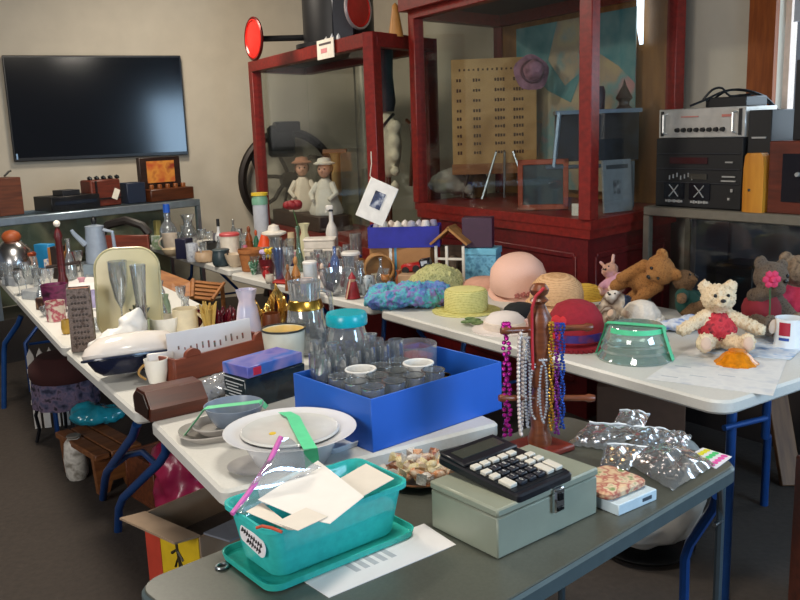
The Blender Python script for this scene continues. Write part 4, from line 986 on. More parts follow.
# tilted framed picture hanging from the cabinet post
pf = AY(377, 202, G(400, 290).y - .03); mf = mpp(pf)
PF = thing('hanging_picture', 'white matted picture hanging tilted on a string at the cabinet corner', 'picture', pf, -.1)
Mf = RY(math.radians(25))
q = MB(); q.box((0, 0, 0), (30 * mf, .014, 41 * mf), Mf, bev=.002); q.out('mat_board', C('e2ddd6', .6), PF)
q = MB(); q.box((0, -.008, 2 * mf), (11 * mf, .003, 17 * mf), Mf); q.out('photo', MULTI(['101a34', '2a3a60', 'c0c4cc'], .4, 26), PF)
q = MB(); q.tube([Mf @ V((-9 * mf, .0, 19 * mf)), V((-6 * mf, .0, 26 * mf)), V((-4 * mf, 0, 38 * mf)), V((-4 * mf, .0, 50 * mf))], .003, 5); q.out('string', C('c0b8a8', .7), PF)
# wooden tub on its side
p = G(379, 284); m = mpp(p); rt_ = 15 * m
TU = thing('wooden_tub', 'round wooden bowl lying on its side beside the carton', 'bowl', p + V((0, .04, rt_ + .003)), .1)
q = MB(); q.lathe(vessel([(rt_ * .9, 0), (rt_ * .98, .01), (rt_, .1)], .008), 28, RX(PI / 2) @ T(0, 0, -.04)); q.out('bowl', WOOD('9a6a3a', 'b8884e', .5), TU)
p = G(361, 284)
tag(MB().tube([(0.045 * math.cos(2 * PI * k / 24), 0, .06 + .06 * math.sin(2 * PI * k / 24)) for k in range(24)], .009, 8, closed=True).out('embroidery_hoop', WOOD('8a5c30', 'a87840', .5), loc=p + V((0, .06, .009)), rot=(0, 0, .8)), 'wooden hoop standing behind the grey elephant', 'hoop')
for px, c, lb, t_ in ((394, 'd8d8d4', 'thin white book standing upright beside the wooden bowl', -.1), (399, '3c86a8', 'blue book standing upright beside the white book', -.22)):
    p = G(px, 280); hh = AY(px, 242, p.y).z - ZT
    o = thing('book', lb, 'book', p + V((0, .02, .0)), 1.3); q = MB(); q.box((0, 0, hh / 2), (.11, .016, hh), bev=.002); q.out('cover', C(c, .5), o); q = MB(); q.box((.0025, 0, hh / 2 + .0012), (.108, .011, hh)); q.out('pages', C('e0d8c8', .8), o)
# red and black toy
p = G(419, 287) + V((.0, .05, .076))
TY = thing('toy_tractor', 'red and black toy truck lying on a beige box', 'toy', p, -.3, rot=(0, math.radians(-10), -.3))
q = MB(); q.box((-.03, 0, .03), (.11, .06, .045), bev=.008); q.out('body', C('a81c1a', .3), TY)
q = MB(); q.box((.05, 0, .035), (.06, .06, .06), bev=.008); q.out('cab', C('14141a', .3), TY)
q = MB(); q.box((.05, -.031, .042), (.035, .004, .025)); q.out('window', C('c8ccd4', .2), TY)
for x in (-.06, .0, .06):
    q = MB(); q.lathe([(0, -.035), (.02, -.035), (.02, .035), (0, .035)], 14, T(x, 0, .02) @ RX(PI / 2)); q.out('wheel', BLACK, TY)
p = G(414, 293); 
boxat(416, 289, 'card_box', 'low beige card box under the toy truck', 'box', C('a8886a', .7), (.2, .12, .074), -.3, anchor='m')
# elephant
p, h, r = spot(369, 297, 271, 22)
EL = thing('elephant_figurine', 'grey ceramic elephant figurine at the front edge of the table', 'figurine', p, -.2)
s = h
blob([((0, 0, s * .58), (s * .3, s * .36, s * .3)), ((.02 * s, -.3 * s, s * .72), (s * .2, s * .18, s * .22)), ((.02 * s, -.42 * s, s * .66), (.02 * s, -.5 * s, s * .2), s * .09, s * .05)] + [((sx * s * .18, sy * s * .2, s * .45), (sx * s * .18, sy * s * .2, s * .1), s * .1, s * .1) for sx in (-1, 1) for sy in (-1, 1)], 'body', C('a4acb0', .25, var=.15), EL, .005)
for sx in (-1, 1):
    q = MB(); q.ball((sx * s * .25, -.26 * s, s * .72), (s * .04, s * .14, s * .2)); q.out('ear', C('98a0a6', .25), EL)
    q = MB(); q.ball((sx * s * .13 + .02 * s, -.44 * s, s * .8), s * .03, sub=1); q.out('eye', BLACK, EL)
p, h, r = spot(386, 295, 273, 14)
BF = thing('bear_figurine', 'small amber brown bear figurine beside the grey elephant', 'figurine', p, -.2); s = h
blob([((0, 0, s * .3), (s * .27, s * .24, s * .3)), ((0, -.02 * s, s * .76), (s * .22, s * .2, s * .2)), ((-.16 * s, 0, s * .93), (s * .08, s * .06, s * .08)), ((.16 * s, 0, s * .93), (s * .08, s * .06, s * .08)), ((0, -.18 * s, s * .7), (s * .1, s * .1, s * .08))], 'body', C('8a5420', .3, var=.25), BF, .004)
q = MB(); q.ball((0, -.28 * s, s * .73), s * .04, sub=1); q.out('nose', BLACK, BF)
p, h, r = spot(353, 299, 271, 14)
GN = thing('gnome_figurine', 'dark red cloaked figurine with a pale stick beside the elephant', 'figurine', p)
q = MB(); q.lathe([(0, 0), (r * 1.1, 0), (r * .9, h * .3), (r * .6, h * .62), (0, h * .66)], 18); q.out('cloak', C('8a1420', .5), GN)
q = MB(); q.ball((0, -.005, h * .68), r * .45); q.out('head', C('c09070', .6), GN)
q = MB(); q.lathe([(0, h), (r * .15, h * .95), (r * .6, h * .74), (0, h * .73)], 16); q.out('hood', C('8a1420', .5), GN)
q = MB(); q.tube([(-r * .9, -r * .9, 0), (-r * .2, -r * 1.0, h * .75)], .004, 6); q.out('stick', C('d8b898', .5), GN)
# ================================================================== glassware rows on the far tables
CG = GLASS('eef3f4', .05, .6); CH = GLASS('e6eaec', .10, .75, .05, 'b8bcc0', .18)
def C_(h): return C(h, .3)
# (kind, x, base row, top row, width, name, label, category, material, extras)
vess('bottle', 170, 251, 212, 17, 'glass_jug', 'tall clear glass carafe with a bright blue collar near the showcase', 'carafe', CH, cap=(C('1f58c0', .3), .22))
vess('vase', 190, 249, 214, 17, 'crystal_vase', 'large cut crystal vase beside the blue collared carafe', 'vase', CRYS)
o = vess('cup', 171, 253, 233, 15, 'mug', 'cream coloured mug in front of the blue collared carafe', 'mug', C_('cdbfae'), handle=(3.4, C_('cdbfae')))
boxat(152, 250, 'picture_card', 'small upright card with a green picture at the far table corner', 'card', MULTI(['dcdcd6', '7f9a70', 'd4d8d8'], .5, 20), (.09, .012, .11), -.3)
vess('bowl', 172, 257, 248, 19, 'shell_dish', 'cream shell shaped dish below the cream mug', 'dish', C_('c9b99c'))
boxat(176, 259, 'ink_box', 'dark blue box behind the pale silver mug', 'box', C('151834', .4), (.09, .09, .14), -.4)
vess('cyl', 193, 262, 243, 12, 'mug', 'pale silver patterned mug in front of the dark blue box', 'mug', MULTI(['a9b0bc', 'd0d4da', '8c94a4'], .3, 40), handle=(0, C_('b0b6c0')))
vess('bowl', 211, 253, 241, 17, 'bowl', 'small black bowl behind the beige dish', 'bowl', C('15161a', .25))
vess('cyl', 231, 258, 235, 19, 'canister', 'white canister with a red rim band in the middle of the far table', 'canister', C_('d6cec0'), lid=(C('b8484c', .4), .14))
vess('squat', 205, 263, 251, 20, 'dish', 'beige pottery dish in front of the small black bowl', 'dish', C_('b99f82'))
vess('squat', 222, 267, 250, 19, 'jar', 'square dark slate green jar at the front of the far table', 'jar', C('2c3a40', .35, var=.3), lid=(C('36464c', .35), .12))
for i, (x, yt) in enumerate(((203, 229), (210, 231), (197, 233))):
    vess('goblet', x, 247, yt, 9, 'wine_glass', 'small clear wine glass behind the small black bowl', 'glass', CRYS, 'wine glasses behind the black bowl')
vess('bottle', 220, 251, 226, 8, 'salt_bottle', 'thin black and white bottle beside the white red banded canister', 'bottle', C_('cfd0d2'), cap=(C('101012'), .3))
vess('bowl', 236, 268, 253, 21, 'bowl', 'cream bowl in front of the white red banded canister', 'bowl', C_('c8b69e'))
vess('pot', 252, 272, 248, 26, 'flower_pot', 'terracotta coloured woven pot on the front of the middle table', 'pot', STRAW('b0703c', '7a4420'))
# dark green fern ornament
def tuft(x, yb, yt, w, name, label, cat, mat, n=16, z=ZT):
    p, h, r = spot(x, yb, yt, w, z); q = MB()
    for k in range(n):
        a = k * 2.4; rr = r * (.3 + .7 * RND.random()); q.tube([(rr * .2 * math.cos(a), rr * .2 * math.sin(a), 0), (rr * .6 * math.cos(a), rr * .6 * math.sin(a), h * .6), (rr * math.cos(a), rr * math.sin(a), h * (.7 + .3 * RND.random()))], [r * .18, r * .2, r * .05], 5)
    o = q.out(name, mat, loc=p); tag(o, label, cat); return o
tuft(254, 275, 259, 12, 'glass_ornament', 'small dark green spiky ornament in front of the terracotta pot', 'ornament', MULTI(['16402c', '3f7a5c', 'c8d8d0'], .2, 60))
def figure(x, yb, yt, w, label, cols, name='figurine'):
    p, h, r = spot(x, yb, yt, w); o = thing(name, label, 'figurine', p)
    q = MB(); q.lathe([(0, 0), (r, 0), (r * .85, h * .3), (r * .55, h * .6), (r * .25, h * .72), (0, h * .72)], 14); q.out('robe', C_(cols[0]), o)
    q = MB(); q.ball((0, 0, h * .83), (r * .42, r * .42, h * .15)); q.out('head', C_(cols[1]), o)
    for s in (-1, 1): q = MB(); q.tube([(s * r * .4, 0, h * .6), (s * r * .75, -r * .4, h * .42), (s * r * .2, -r * .8, h * .4)], r * .16, 6); q.out('arm', C_(cols[0]), o)
    return o
figure(250, 252, 225, 9, 'tall rust brown figurine behind the terracotta pot', ('8a4418', '7a3a18'))
figure(257, 252, 229, 7, 'slim green figurine with an orange head behind the terracotta pot', ('1f5a40', 'b04a20'))
o = vess('cyl', 263, 249, 204, 15, 'drinks_tumbler', 'tall pale plastic beaker with yellow and green lid by the cabinet', 'beaker', C_('b9bcc4'), lid=(C('74a48a', .4), .2))
p, h, r = spot(263, 249, 204, 15)
q = MB(); q.lathe([(0, 0), (r * 1.12, 0), (r * 1.12, .02), (0, .02)], 18, T(0, 0, h * 1.2 + .001)); q.out('lid_rim', C('d8b830', .4), o)
p, h, r = spot(266, 262, 233, 14)
o = thing('candle_lamp', 'small glass lamp with a bright orange shade', 'lamp', p)
q = MB(); q.lathe(vessel([(r * .5, 0), (r * .6, h * .3), (r * .3, h * .5)], .003), 16); q.out('base', CRYS, o)
q = MB(); q.lathe([(0, h), (r * .4, h), (r * 1.05, h * .55), (r * 1.0, h * .55), (0, h * .57)], 18); q.out('shade', C('d84a18', .5), o)
p, h, r = spot(276, 266, 223, 25)
o = thing('cake_stand', 'white pedestal stand with lid on a clear glass column', 'stand', p)
q = MB(); q.lathe(vessel([(r * .55, 0), (r * .5, h * .2), (r * .42, h * .6), (r * .5, h * .68)], .003), 20); q.out('column', CH, o)
q = MB(); q.lathe([(0, h * .69), (r * .5, h * .69), (r, h * .76), (r * .98, h * .8), (r * .5, h * .84), (r * .42, h * .95), (0, h)], 28); q.out('plate', C_('d9d2c6'), o)
o = vess('cup', 268, 276, 258, 17, 'flower_pot', 'dark red pot of yellow and lilac flowers', 'pot', C_('5a141c'))
p, h, r = spot(268, 276, 258, 17)
o = thing('flower_bunch', 'little yellow and lilac artificial flowers in the dark red pot', 'flowers', p + V((0, 0, .012)))
for k in range(9):
    a = k * 2.4; q = MB(); q.tube([(0, 0, 0), (r * .6 * math.cos(a), r * .6 * math.sin(a), h * 1.2)], .002, 4); q.ball((r * .6 * math.cos(a), r * .6 * math.sin(a), h * (1.2 + .1 * (k % 3))), .016, sub=1); q.out('flower', C(('d8b428', 'b8a4cc', 'd8b428')[k % 3], .6), o)
# rose in a bud vase
vess('budvase', 300, 272, 226, 11, 'bud_vase', 'slim clear bud vase holding a dark red rose', 'vase', GLASS('d8e8dc', .08, .6, .04, '8aa890', .2))
p, h, r = spot(300, 272, 226, 11); hr = AY(293, 206, p.y).z - ZT
o = thing('rose', 'dark red artificial rose standing in the slim bud vase', 'flower', p + V((0, 0, .01)))
q = MB(); q.tube([(0, 0, 0), (.003, 0, h * .7), (0, 0, h * 1.02), (-.02, 0, hr - .03)], .003, 6); q.out('stem', C('3c6a34', .5), o)
q = MB()
for k in range(9): a = k * 2.4; q.ball((-.03 + .022 * math.cos(a) + .022 * (k % 2), .02 * math.sin(a), hr - .01 + .006 * (k % 3)), (.03, .026, .026), sub=2)
q.out('petals', C('7c1018', .6, bump=.3), o)
vess('vase', 306, 258, 223, 13, 'vase', 'pale yellow ruffled vase behind the long white plastic box', 'vase', C_('c9c4a0'), wob=lambda k, n, i: 1 + .06 * math.sin(8 * k * 2 * PI / n))
# white food boxes and spray bottle
p = G(322, 262) + V((0, .06, 0)); m = mpp(p)
for i, (w_, z0, lb) in enumerate(((34, 0, 'long white plastic box with lid standing on the glassware table'), (31, .087, 'flatter white plastic box stacked on the long white box'))):
    o = thing('plastic_box', lb, 'box', p + V((-.01 * i, .0, z0)), -.05)
    q = MB(); slab(q, w_ * m, .13, .02, 0, .07 - .02 * i); q.out('body', C_('d8d2ca'), o)
    q = MB(); slab(q, w_ * m * 1.05, .14, .022, .0705 - .02 * i, .086 - .02 * i); q.out('lid', C_('e2dcd4'), o)
o = vess('bottle', 333, 257, 211, 12, 'spray_bottle', 'white spray bottle with dark collar behind the white boxes', 'bottle', C_('d0ccc6'), cap=(C('1c2026', .4), .05))
p, h, r = spot(333, 257, 211, 12)
q = MB(); q.box((-.008, 0, h * 1.08), (.05, .025, .035), bev=.006); q.tube([(-.02, 0, h * 1.06), (-.035, 0, h * .98)], .005, 6); q.out('trigger', C_('dcd8d2'), o)
vess('cyl', 357, 268, 233, 12, 'tumbler', 'small crystal tumbler near the hanging picture', 'glass', CRYS)
p, h, r = spot(357, 274, 242, 13)
vess('squat', 357, 276, 255, 13, 'ball_ornament', 'round ornament half blue and half magenta beside the wooden bowl', 'ornament', MULTI(['9c2060', '2c4c94', '3a5aa8'], .35, 9))
paper('note', 'white folded note beside the royal blue box', [(353, 266), (369, 266), (371, 262), (356, 262)], PAP, ZT + .001)
# nearer things of the glass table
o = thing('serving_tray', 'bright red shallow tray of small glasses', 'tray', G(287, 286) + V((0, .12, .0)), -.4)
q = MB(); slab(q, .2, .13, .02, 0, .012); q.out('tray', C('a82418', .4), o)
tz = ZT + .0125
vess('flare', 280, 280, 248, 14, 'goblet', 'clear goblet with a blue figure on the red tray', 'glass', GLASS('dfe6f0', .1, .7, .05, '5a70a0', .25), z=tz)
vess('goblet', 290, 283, 246, 12, 'wine_glass', 'clear wine glass standing on the red tray', 'glass', CRYS, z=tz)
figure(297, 290, 255, 11, 'tan wooden standing figurine beside the red tray', ('a87038', 'b07c48'))
figure(289, 291, 263, 8, 'small brown wooden figurine in front of the red tray', ('7a4a26', '8f5c34'))
boxat(305, 274, 'tin_box', 'flat bright red tin behind the light blue jar', 'box', C('b8141c', .35), (.14, .07, .06), -.35)
vess('cyl', 311, 287, 263, 14, 'jar', 'white jar with a light blue band in front of the red tin', 'jar', C_('ccd4da'), lid=(C('d8d4d0', .4), .12))
figure(323, 289, 262, 9, 'small white china figurine beside the light blue banded jar', ('d8d0cc', 'c9b4a4'))
vess('bottle', 336, 284, 246, 10, 'glass_bottle', 'narrow pale blue glass bottle behind the cut glass basket', 'bottle', GLASS('a8bce0', .1, .6, .04, '6a80b8', .35))
vess('bowl', 338, 297, 268, 38, 'glass_basket', 'large cut glass basket bowl at the front of the table', 'bowl', CRYS, t=.006, wob=lambda k, n, i: 1 + .05 * math.sin(11 * k * 2 * PI / n))
vess('dish', 352, 284, 254, 18, 'bowl', 'white rimmed clear glass mixing bowl behind the elephant', 'bowl', CH, lid=(C_('cfcac4'), .12))
vess('squat', 308, 297, 281, 17, 'sugar_bowl', 'pale pink china sugar bowl near the table edge', 'bowl', C_('c9b0ac'), lid=(C_('d0bab4'), .25))
for i, (x, yb, yt, w) in enumerate(((283, 262, 240, 9), (291, 258, 238, 9), (246, 250, 233, 8), (240, 247, 232, 7), (274, 254, 236, 8), (315, 270, 252, 9), (321, 269, 252, 9), (344, 268, 247, 9), (285, 271, 249, 9), (329, 268, 251, 8), (347, 262, 244, 8))):
    vess(('tumbler', 'goblet', 'flare')[i % 3] if i % 3 != 1 else 'goblet', x, yb, yt, w, 'drinking_glass', 'small clear drinking glass among the crowded knick-knacks by the doll cabinet', 'glass', CRYS, 'drinking glasses on the crowded tables')
for i, (x, yb, yt, w, c, lb) in enumerate(((226, 244, 233, 7, '9c4444', 'tiny red trinket box behind the white canister'), (216, 243, 233, 6, '6a6a74', 'tiny grey trinket jar at the back of the far table'), (240, 256, 241, 8, '5c8a80', 'small teal china pot beside the white canister'), (245, 258, 245, 7, 'c46a84', 'small pink china pot next to the teal one'),
                                             (292, 250, 232, 8, 'c8b490', 'small cream pot behind the crystal bud vase'), (346, 277, 264, 8, 'a9684c', 'small russet pot beside the mixing bowl'), (330, 296, 283, 9, 'b8b0c0', 'small lilac china pot in front of the cut glass basket'), (270, 284, 274, 9, 'cfc6b8', 'tiny off white dish in front of the dark red pot'))):
    vess('squat', x, yb, yt, w, 'trinket_pot', lb, 'pot', C_(c))

# ================================================================== far left tables
def dome(x, yb, yt, w, name, label, cat, mat, top=None):
    p, h, r = spot(x, yb, yt, w); o = thing(name, label, cat, p)
    q = MB(); q.lathe([(0, 0), (r, 0), (r * 1.02, h * .06), (r * .97, h * .2), (r * .8, h * .55), (r * .45, h * .85), (0, h * .95)], 32); q.out('lid', mat, o)
    if top: q = MB(); q.ball((0, 0, h * .98), (r * .22, r * .22, h * .16)); q.out('knob', top, o)
    return o, p, h, r
pr_, hr_, rr_ = spot(16, 277, 262, 42)
o = thing('roasting_tray', 'black oval roaster under the domed silver lid', 'roaster', pr_)
q = MB(); q.lathe(vessel([(rr_ * .85, 0), (rr_ * .95, .01), (rr_ * 1.05, .055)], .004), 32); q.out('pan', BLACK, o)
p = pr_ + V((0, 0, .0))
o = thing('serving_dome', 'domed silver serving lid with orange knob resting on a black roaster', 'lid', p + V((0, 0, .058)))
hh = AY(16, 236, p.y).z - ZT - .058
q = MB(); q.lathe([(0, 0), (rr_ * .96, 0), (rr_ * .97, hh * .12), (rr_ * .8, hh * .55), (rr_ * .45, hh * .82), (0, hh * .9)], 32); q.out('lid', C('b9b9bb', .22, 1), o)
q = MB(); q.ball((0, 0, hh * .98), (.06, .06, .045)); q.out('knob', C('9a4a20', .5), o)
vess('squat', 30, 275, 255, 18, 'copper_pan', 'small copper and white dish beside the domed silver lid', 'dish', C('b8a094', .25, .4), lid=(C('8a3c20', .3, .5), .2))
boxat(36, 268, 'carton', 'small box with a bright turquoise front on the far left table', 'box', C('2a8ec8', .4), (.12, .07, .16), -.35)
boxat(45, 275, 'card_pack', 'pack of colourful cards in front of the turquoise box', 'cards', MULTI(['c8b8cc', '6a80b0', 'd8d0c0', 'b06a80'], .5, 30), (.1, .06, .1), -.3)
boxat(53, 279, 'book', 'dark brown book standing behind the dark red spindle stand', 'book', C('241814', .5), (.05, .1, .2), -.3)
boxat(50, 276, 'book', 'tan spined book standing beside the dark brown book', 'book', C('a06a38', .5), (.03, .09, .18), -.3)
vess('decanter', 72, 281, 238, 13, 'decanter', 'crystal decanter behind the dark red spindle stand', 'decanter', CRYS)
tuft(67, 279, 240, 10, 'gold_chain', 'gilt metal ornament beside the crystal decanter', 'ornament', C('9a6a3c', .3, .6), 8)
p = G(80, 300)
o = tag(MB().sheet(lambda u, v: V(((u - .5) * .42, (v - .5) * .5, .012 + .02 * mnoise.noise(V((u * 4, v * 4, 1.3))) + .045 * math.exp(-((u - .5) ** 2 + (v - .6) ** 2) * 6))), 22, 22, .002).out('tablecloth', C('d4cfcd', .7), loc=p + V((0, .22, .012)), rot=(0, 0, .4)), 'crumpled white cloth heap behind the tall brown grater', 'cloth')
# coffee pot on grey box
p = G(100, 276); m = mpp(p)
GB = boxat(98, 282, 'cash_tin', 'pale grey tin box under the grey coffee pot', 'box', C('7f8c96', .4, .3), (.17, .14, .105), -.1, anchor='m')
zb2 = ZT + .106
p = GB.location.copy(); p.z = zb2; hh = AY(93, 224, p.y).z - zb2
o = thing('coffee_pot', 'grey enamel coffee pot with a black handle on a grey tin', 'pot', p + V((-.02, 0, 0)))
GRY = C('8c98a8', .3, .2)
q = MB(); q.lathe([(0, 0), (.064, 0), (.068, .01), (.054, hh * .9), (.056, hh * .95), (0, hh)], 24); q.out('body', GRY, o)
q = MB(); q.tube([(.06, -.02, hh * .85), (.115, -.03, hh * .8), (.12, -.03, hh * .4), (.075, -.02, hh * .2)], .011, 8); q.out('handle', GRY, o)
q = MB(); q.tube([(-.05, -.04, hh * .5), (-.1, -.07, hh * .8), (-.11, -.075, hh * .9)], [.018, .013, .01], 8); q.out('spout', GRY, o)
q = MB(); q.ball((0, 0, hh * 1.08), (.02, .02, .03), sub=1); q.out('knob', BLACK, o)
# dark red spindle stand
p = G(62, 306); hs_ = AY(61, 226, p.y).z - ZT; m = mpp(p)
o = thing('spindle_stand', 'dark red turned wooden stand with crossbar and white tip', 'stand', p + V((0, .05, 0)), .2)
RW_ = WOOD('3c0f12', '5c181a', .35, 8)
q = MB(); q.lathe([(0, 0), (.06, 0), (.06, .015), (.03, .03), (.02, .08), (.028, .12), (.017, .16), (.02, hs_ * .5), (.016, hs_ * .8), (.022, hs_ * .86), (.012, hs_ * .95), (0, hs_)], 14); q.out('spindle', RW_, o)
q = MB(); q.tube([(-.075, 0, hs_ * .48), (.085, 0, hs_ * .52)], [.009, .009], 8); q.ball((.085, 0, hs_ * .52), .012, sub=1); q.out('crossbar', C('20120e', .4), o)
q = MB(); q.ball((0, 0, hs_ + .008), .018, sub=2); q.out('tip', C_('d8d0c4'), o)
vess('cup', 57, 314, 283, 26, 'planter', 'dark purple planter beside the dark red spindle stand', 'planter', MULTI(['4a1830', '7a2c58', '2c1420'], .4, 20), fill=(C('2c1a18', .8), .9))
o = vess('cyl', 57, 322, 300, 19, 'mug', 'cream mug with pink floral print in front of the purple planter', 'mug', MULTI(['d4c6b8', 'd8ccbe', 'a8284c', 'd0c4b4'], .35, 26), handle=(2.6, C_('d0c4b4')))
boxat(36, 310, 'chocolate_box', 'small brown box with gold ribbon at the table edge', 'box', MULTI(['2a1812', '4a2c1c', 'b09070'], .3, 24), (.09, .07, .06), -.6)
for i, (x, yb, w, lb) in enumerate(((36, 300, 30, 'clear plastic tray of glassware beside the brown box'), (14, 286, 24, 'clear plastic tray at the far left table corner'))):
    p = G(x, yb); m = mpp(p); o = thing('plastic_tray', lb, 'tray', p + V((0, .06, 0)), -.55)
    q = MB(); slab(q, w * m, .13, .015, 0, .05); q.out('tray', GLASS('e4e8ea', .12, .6, .08, 'c4c8cc', .35), o)
for i, (x, yb, yt) in enumerate(((20, 296, 270), (10, 286, 264), (27, 292, 262), (38, 287, 268), (45, 292, 268), (4, 280, 262), (33, 285, 266))):
    vess(('goblet', 'tumbler')[i % 2], x, yb, yt, 10, 'drinking_glass', 'clear drinking glass on the tables below the television', 'glass', CRYS, 'drinking glasses below the television')
vess('cyl', 32, 281, 266, 15, 'cup', 'pale grey green cup beside the dark books', 'cup', C_('a8b0a0'))
# tall box grater
p, h, r = spot(85, 352, 284, 29)
o = thing('box_grater', 'tall rusty brown metal box grater at the table edge', 'grater', p, .25)
GM = MULTI(['6f625c', '8a7a72', '5a4a42'], .5, 60, .6, .45)
q = MB(); q.ring([[V((x * k * r * .8, y * k * r * .55, z)) for x, y in ((-1, -1), (1, -1), (1, 1), (-1, 1))] for z, k in ((0, 1.0), (h * .97, .92), (h * .97, .84), (h * .05, .9))]); q.out('body', GM, o)
q = MB()
for i in range(9):
    for j in range(5): q.ball(((-.6 + .3 * j) * r * .72, -r * .545, h * (.12 + .09 * i)), (.006, .003, .006), sub=1)
q.out('teeth', C('4c423e', .5, .4), o)
q = MB(); q.box((0, 0, h * .94), (r * 1.3, r * .7, .008)); q.out('rust_rim', C('7a3c14', .7), o)
# upright enamel roasting pan
p = G(126, 345) + V((0, .10, 0)); m = mpp(p); hpn = AY(126, 249, p.y).z - ZT; wp = 62 * m
o = thing('roasting_pan', 'yellowed cream enamel roasting pan standing upright on its end', 'pan', p, .12, rot=(math.radians(-9), 0, .12))
EN = C('cfc398', .22, var=.06, scale=8)
N_ = 8
def rr_at(w, h, rad, y): return [V((x, y, z + hpn / 2)) for x, z in rrect(w, h, rad, N_)]
q = MB(); q.ring([rr_at(wp, hpn, wp * .33, -.035), rr_at(wp, hpn, wp * .33, -.03), rr_at(wp * .86, hpn * .9, wp * .28, .04), rr_at(wp * .82, hpn * .88, wp * .26, .046), rr_at(wp * .82, hpn * .88, wp * .26, .042), rr_at(wp * .84, hpn * .89, wp * .27, .036), rr_at(wp * .93, hpn * .95, wp * .3, -.03)]); q.out('pan', EN, o)
q = MB(); q.tube(rr_at(wp, hpn, wp * .33, -.035), .005, 6, closed=True); q.out('rim', C('b8b088', .3), o)
vess('goblet', 125, 344, 260, 19, 'glass_vase', 'tall clear glass vase standing in front of the enamel pan', 'vase', CRYS)
vess('flare', 145, 346, 264, 16, 'glass_vase', 'square necked clear vase beside the tall glass vase', 'vase', CRYS)
o = vess('cup', 141, 345, 318, 22, 'flower_frog', 'pale green dish with a dark green spiky flower holder', 'dish', C('a8b08a', .3), fill=(C('3a3c24', .5), .95))
tuft(141, 324, 303, 26, 'flower_holder', 'dark olive spiky flower holder standing on the pale green dish', 'flower holder', C('34361f', .4, var=.3), 18, z=ZT + .085)
# white plastic bag
p = G(117, 356)
o = thing('plastic_bag', 'crumpled white plastic bag leaning against the enamel pan', 'bag', p + V((0, .08, 0)), .5)
blob([((0, 0, .05), (.11, .05, .05)), ((.05, .02, .09), (.06, .035, .07)), ((-.06, -.01, .04), (.08, .05, .04)), ((.07, .02, .13), (.03, .02, .04))], 'bag', C('d6d4d0', .35), o, .01, .035, .05)
# roaster lying tilted
p = G(121, 382); 
o = thing('enamel_roaster', 'white enamel roaster with dark blue base lying tilted at the table edge', 'roaster', p + V((.035, .08, .035)), .62, rot=(math.radians(-14), math.radians(4), .72))
def oval(a, b, z, n=36): return [V((a * math.cos(2 * PI * k / n), b * math.sin(2 * PI * k / n), z)) for k in range(n)]
q = MB(); q.ring([oval(.16, .085, .03), oval(.185, .105, .045), oval(.188, .108, .055), oval(.175, .098, .08), oval(.13, .07, .112), oval(.06, .03, .122)]); q.out('lid', C('ddd4cc', .15, var=.03), o)
q = MB(); q.ring([oval(.12, .065, -.02), oval(.15, .082, .0), oval(.17, .095, .03), oval(.17, .095, .034)]); q.out('base', C('141a30', .2), o)
q = MB(); q.ring([oval(.186, .106, .034), oval(.193, .112, .036), oval(.193, .112, .042), oval(.186, .106, .044)]); q.out('rim', C('20263c', .2), o)
q = MB(); q.box((.04, -.115, .02), (.1, .012, .03), bev=.004); q.out('handle', C('d0cac6', .3), o)
o = vess('cup', 158, 385, 357, 24, 'teacup', 'white cup with gilt handle behind the brown wooden box', 'cup', PORC, handle=(3.6, C('b08a50', .3, .5)))
# scalloped white bowl, cream mug, berries
vess('bowl', 166, 341, 315, 32, 'bowl', 'white scalloped china bowl behind the wooden caddy', 'bowl', PORC, wob=lambda k, n, i: 1 + .04 * math.sin(9 * k * 2 * PI / n))
vess('cyl', 187, 338, 307, 25, 'mug', 'plain cream coloured mug next to the dark red glass berries', 'mug', CREAM, handle=(0, CREAM))
p, h, r = spot(217, 335, 306, 42)
o = thing('berry_cluster', 'cluster of dark red glass icicles on a dish', 'ornament', p)
for k in range(26):
    a = k * 2.4; rr = r * math.sqrt((k + .5) / 26); q = MB(); q.lathe([(0, 0), (.009, .01), (.012, h * .55), (.006, h * .95), (0, h)], 8, T(rr * math.cos(a), rr * .6 * math.sin(a), 0) @ RX(.12 * math.sin(k)) @ RY(.25 * math.cos(a))); q.out('icicle', C('4c0818', .15, var=.3), o)
tuft(210, 338, 298, 26, 'raffia_bow', 'yellow ochre raffia bow behind the dark red glass icicles', 'bow', C('b89a50', .7), 14)
# vase, gold paper
vess('jug', 250, 346, 288, 25, 'vase', 'pale lilac ruffled vase beside the gold foil bows', 'vase', MULTI(['b9bcd8', 'cfc4d4', '9aa6c8'], .2, 10), wob=lambda k, n, i: 1 + (.1 * math.sin(6 * k * 2 * PI / n) if i in (6, 7) else .02 * math.sin(6 * k * 2 * PI / n)))
GF = C('d0a85c', .22, .9, var=.2, scale=14, bump=.5)
def foil(name, label, pts, th=.01):
    c = AY(*pts[0]); o = thing(name, label, 'bow', (c.x, c.y, ZT))
    return o, c
def foilbow(x, yb, yt, w, label):
    p, h, r = spot(x, yb, yt, w); o = thing('foil_bow', label, 'bow', p)
    q = MB(); q.lathe([(0, 0), (r * .35, 0), (r * .2, h * .3), (r * .12, h * .5), (0, h * .5)], 10); q.out('stem', GF, o)
    for s in (-1, 1):
        q = MB(); q.sheet(lambda u, v: V((s * u * r * (1 + .1 * math.sin(v * 9)), .012 * math.sin(u * 7 + v * 5), h * .5 + (v - .5) * h * .95 * (.12 + .88 * u) + u * h * .02)), 10, 10, .003); q.out('loop', GF, o)
    q = MB(); q.ball((0, -.012, h * .5), (.014, .014, .016), sub=1); q.out('knot', GF, o)
    return o
foilbow(264, 340, 287, 26, 'folded gold foil bow beside the pale lilac vase')
foilbow(291, 338, 280, 24, 'taller gold foil ribbon beside the big glass pitcher')
vess('squat', 273, 342, 312, 20, 'ball_ornament', 'rust brown round ornament under the gold foil bows', 'ornament', C('6a3414', .4, var=.2))
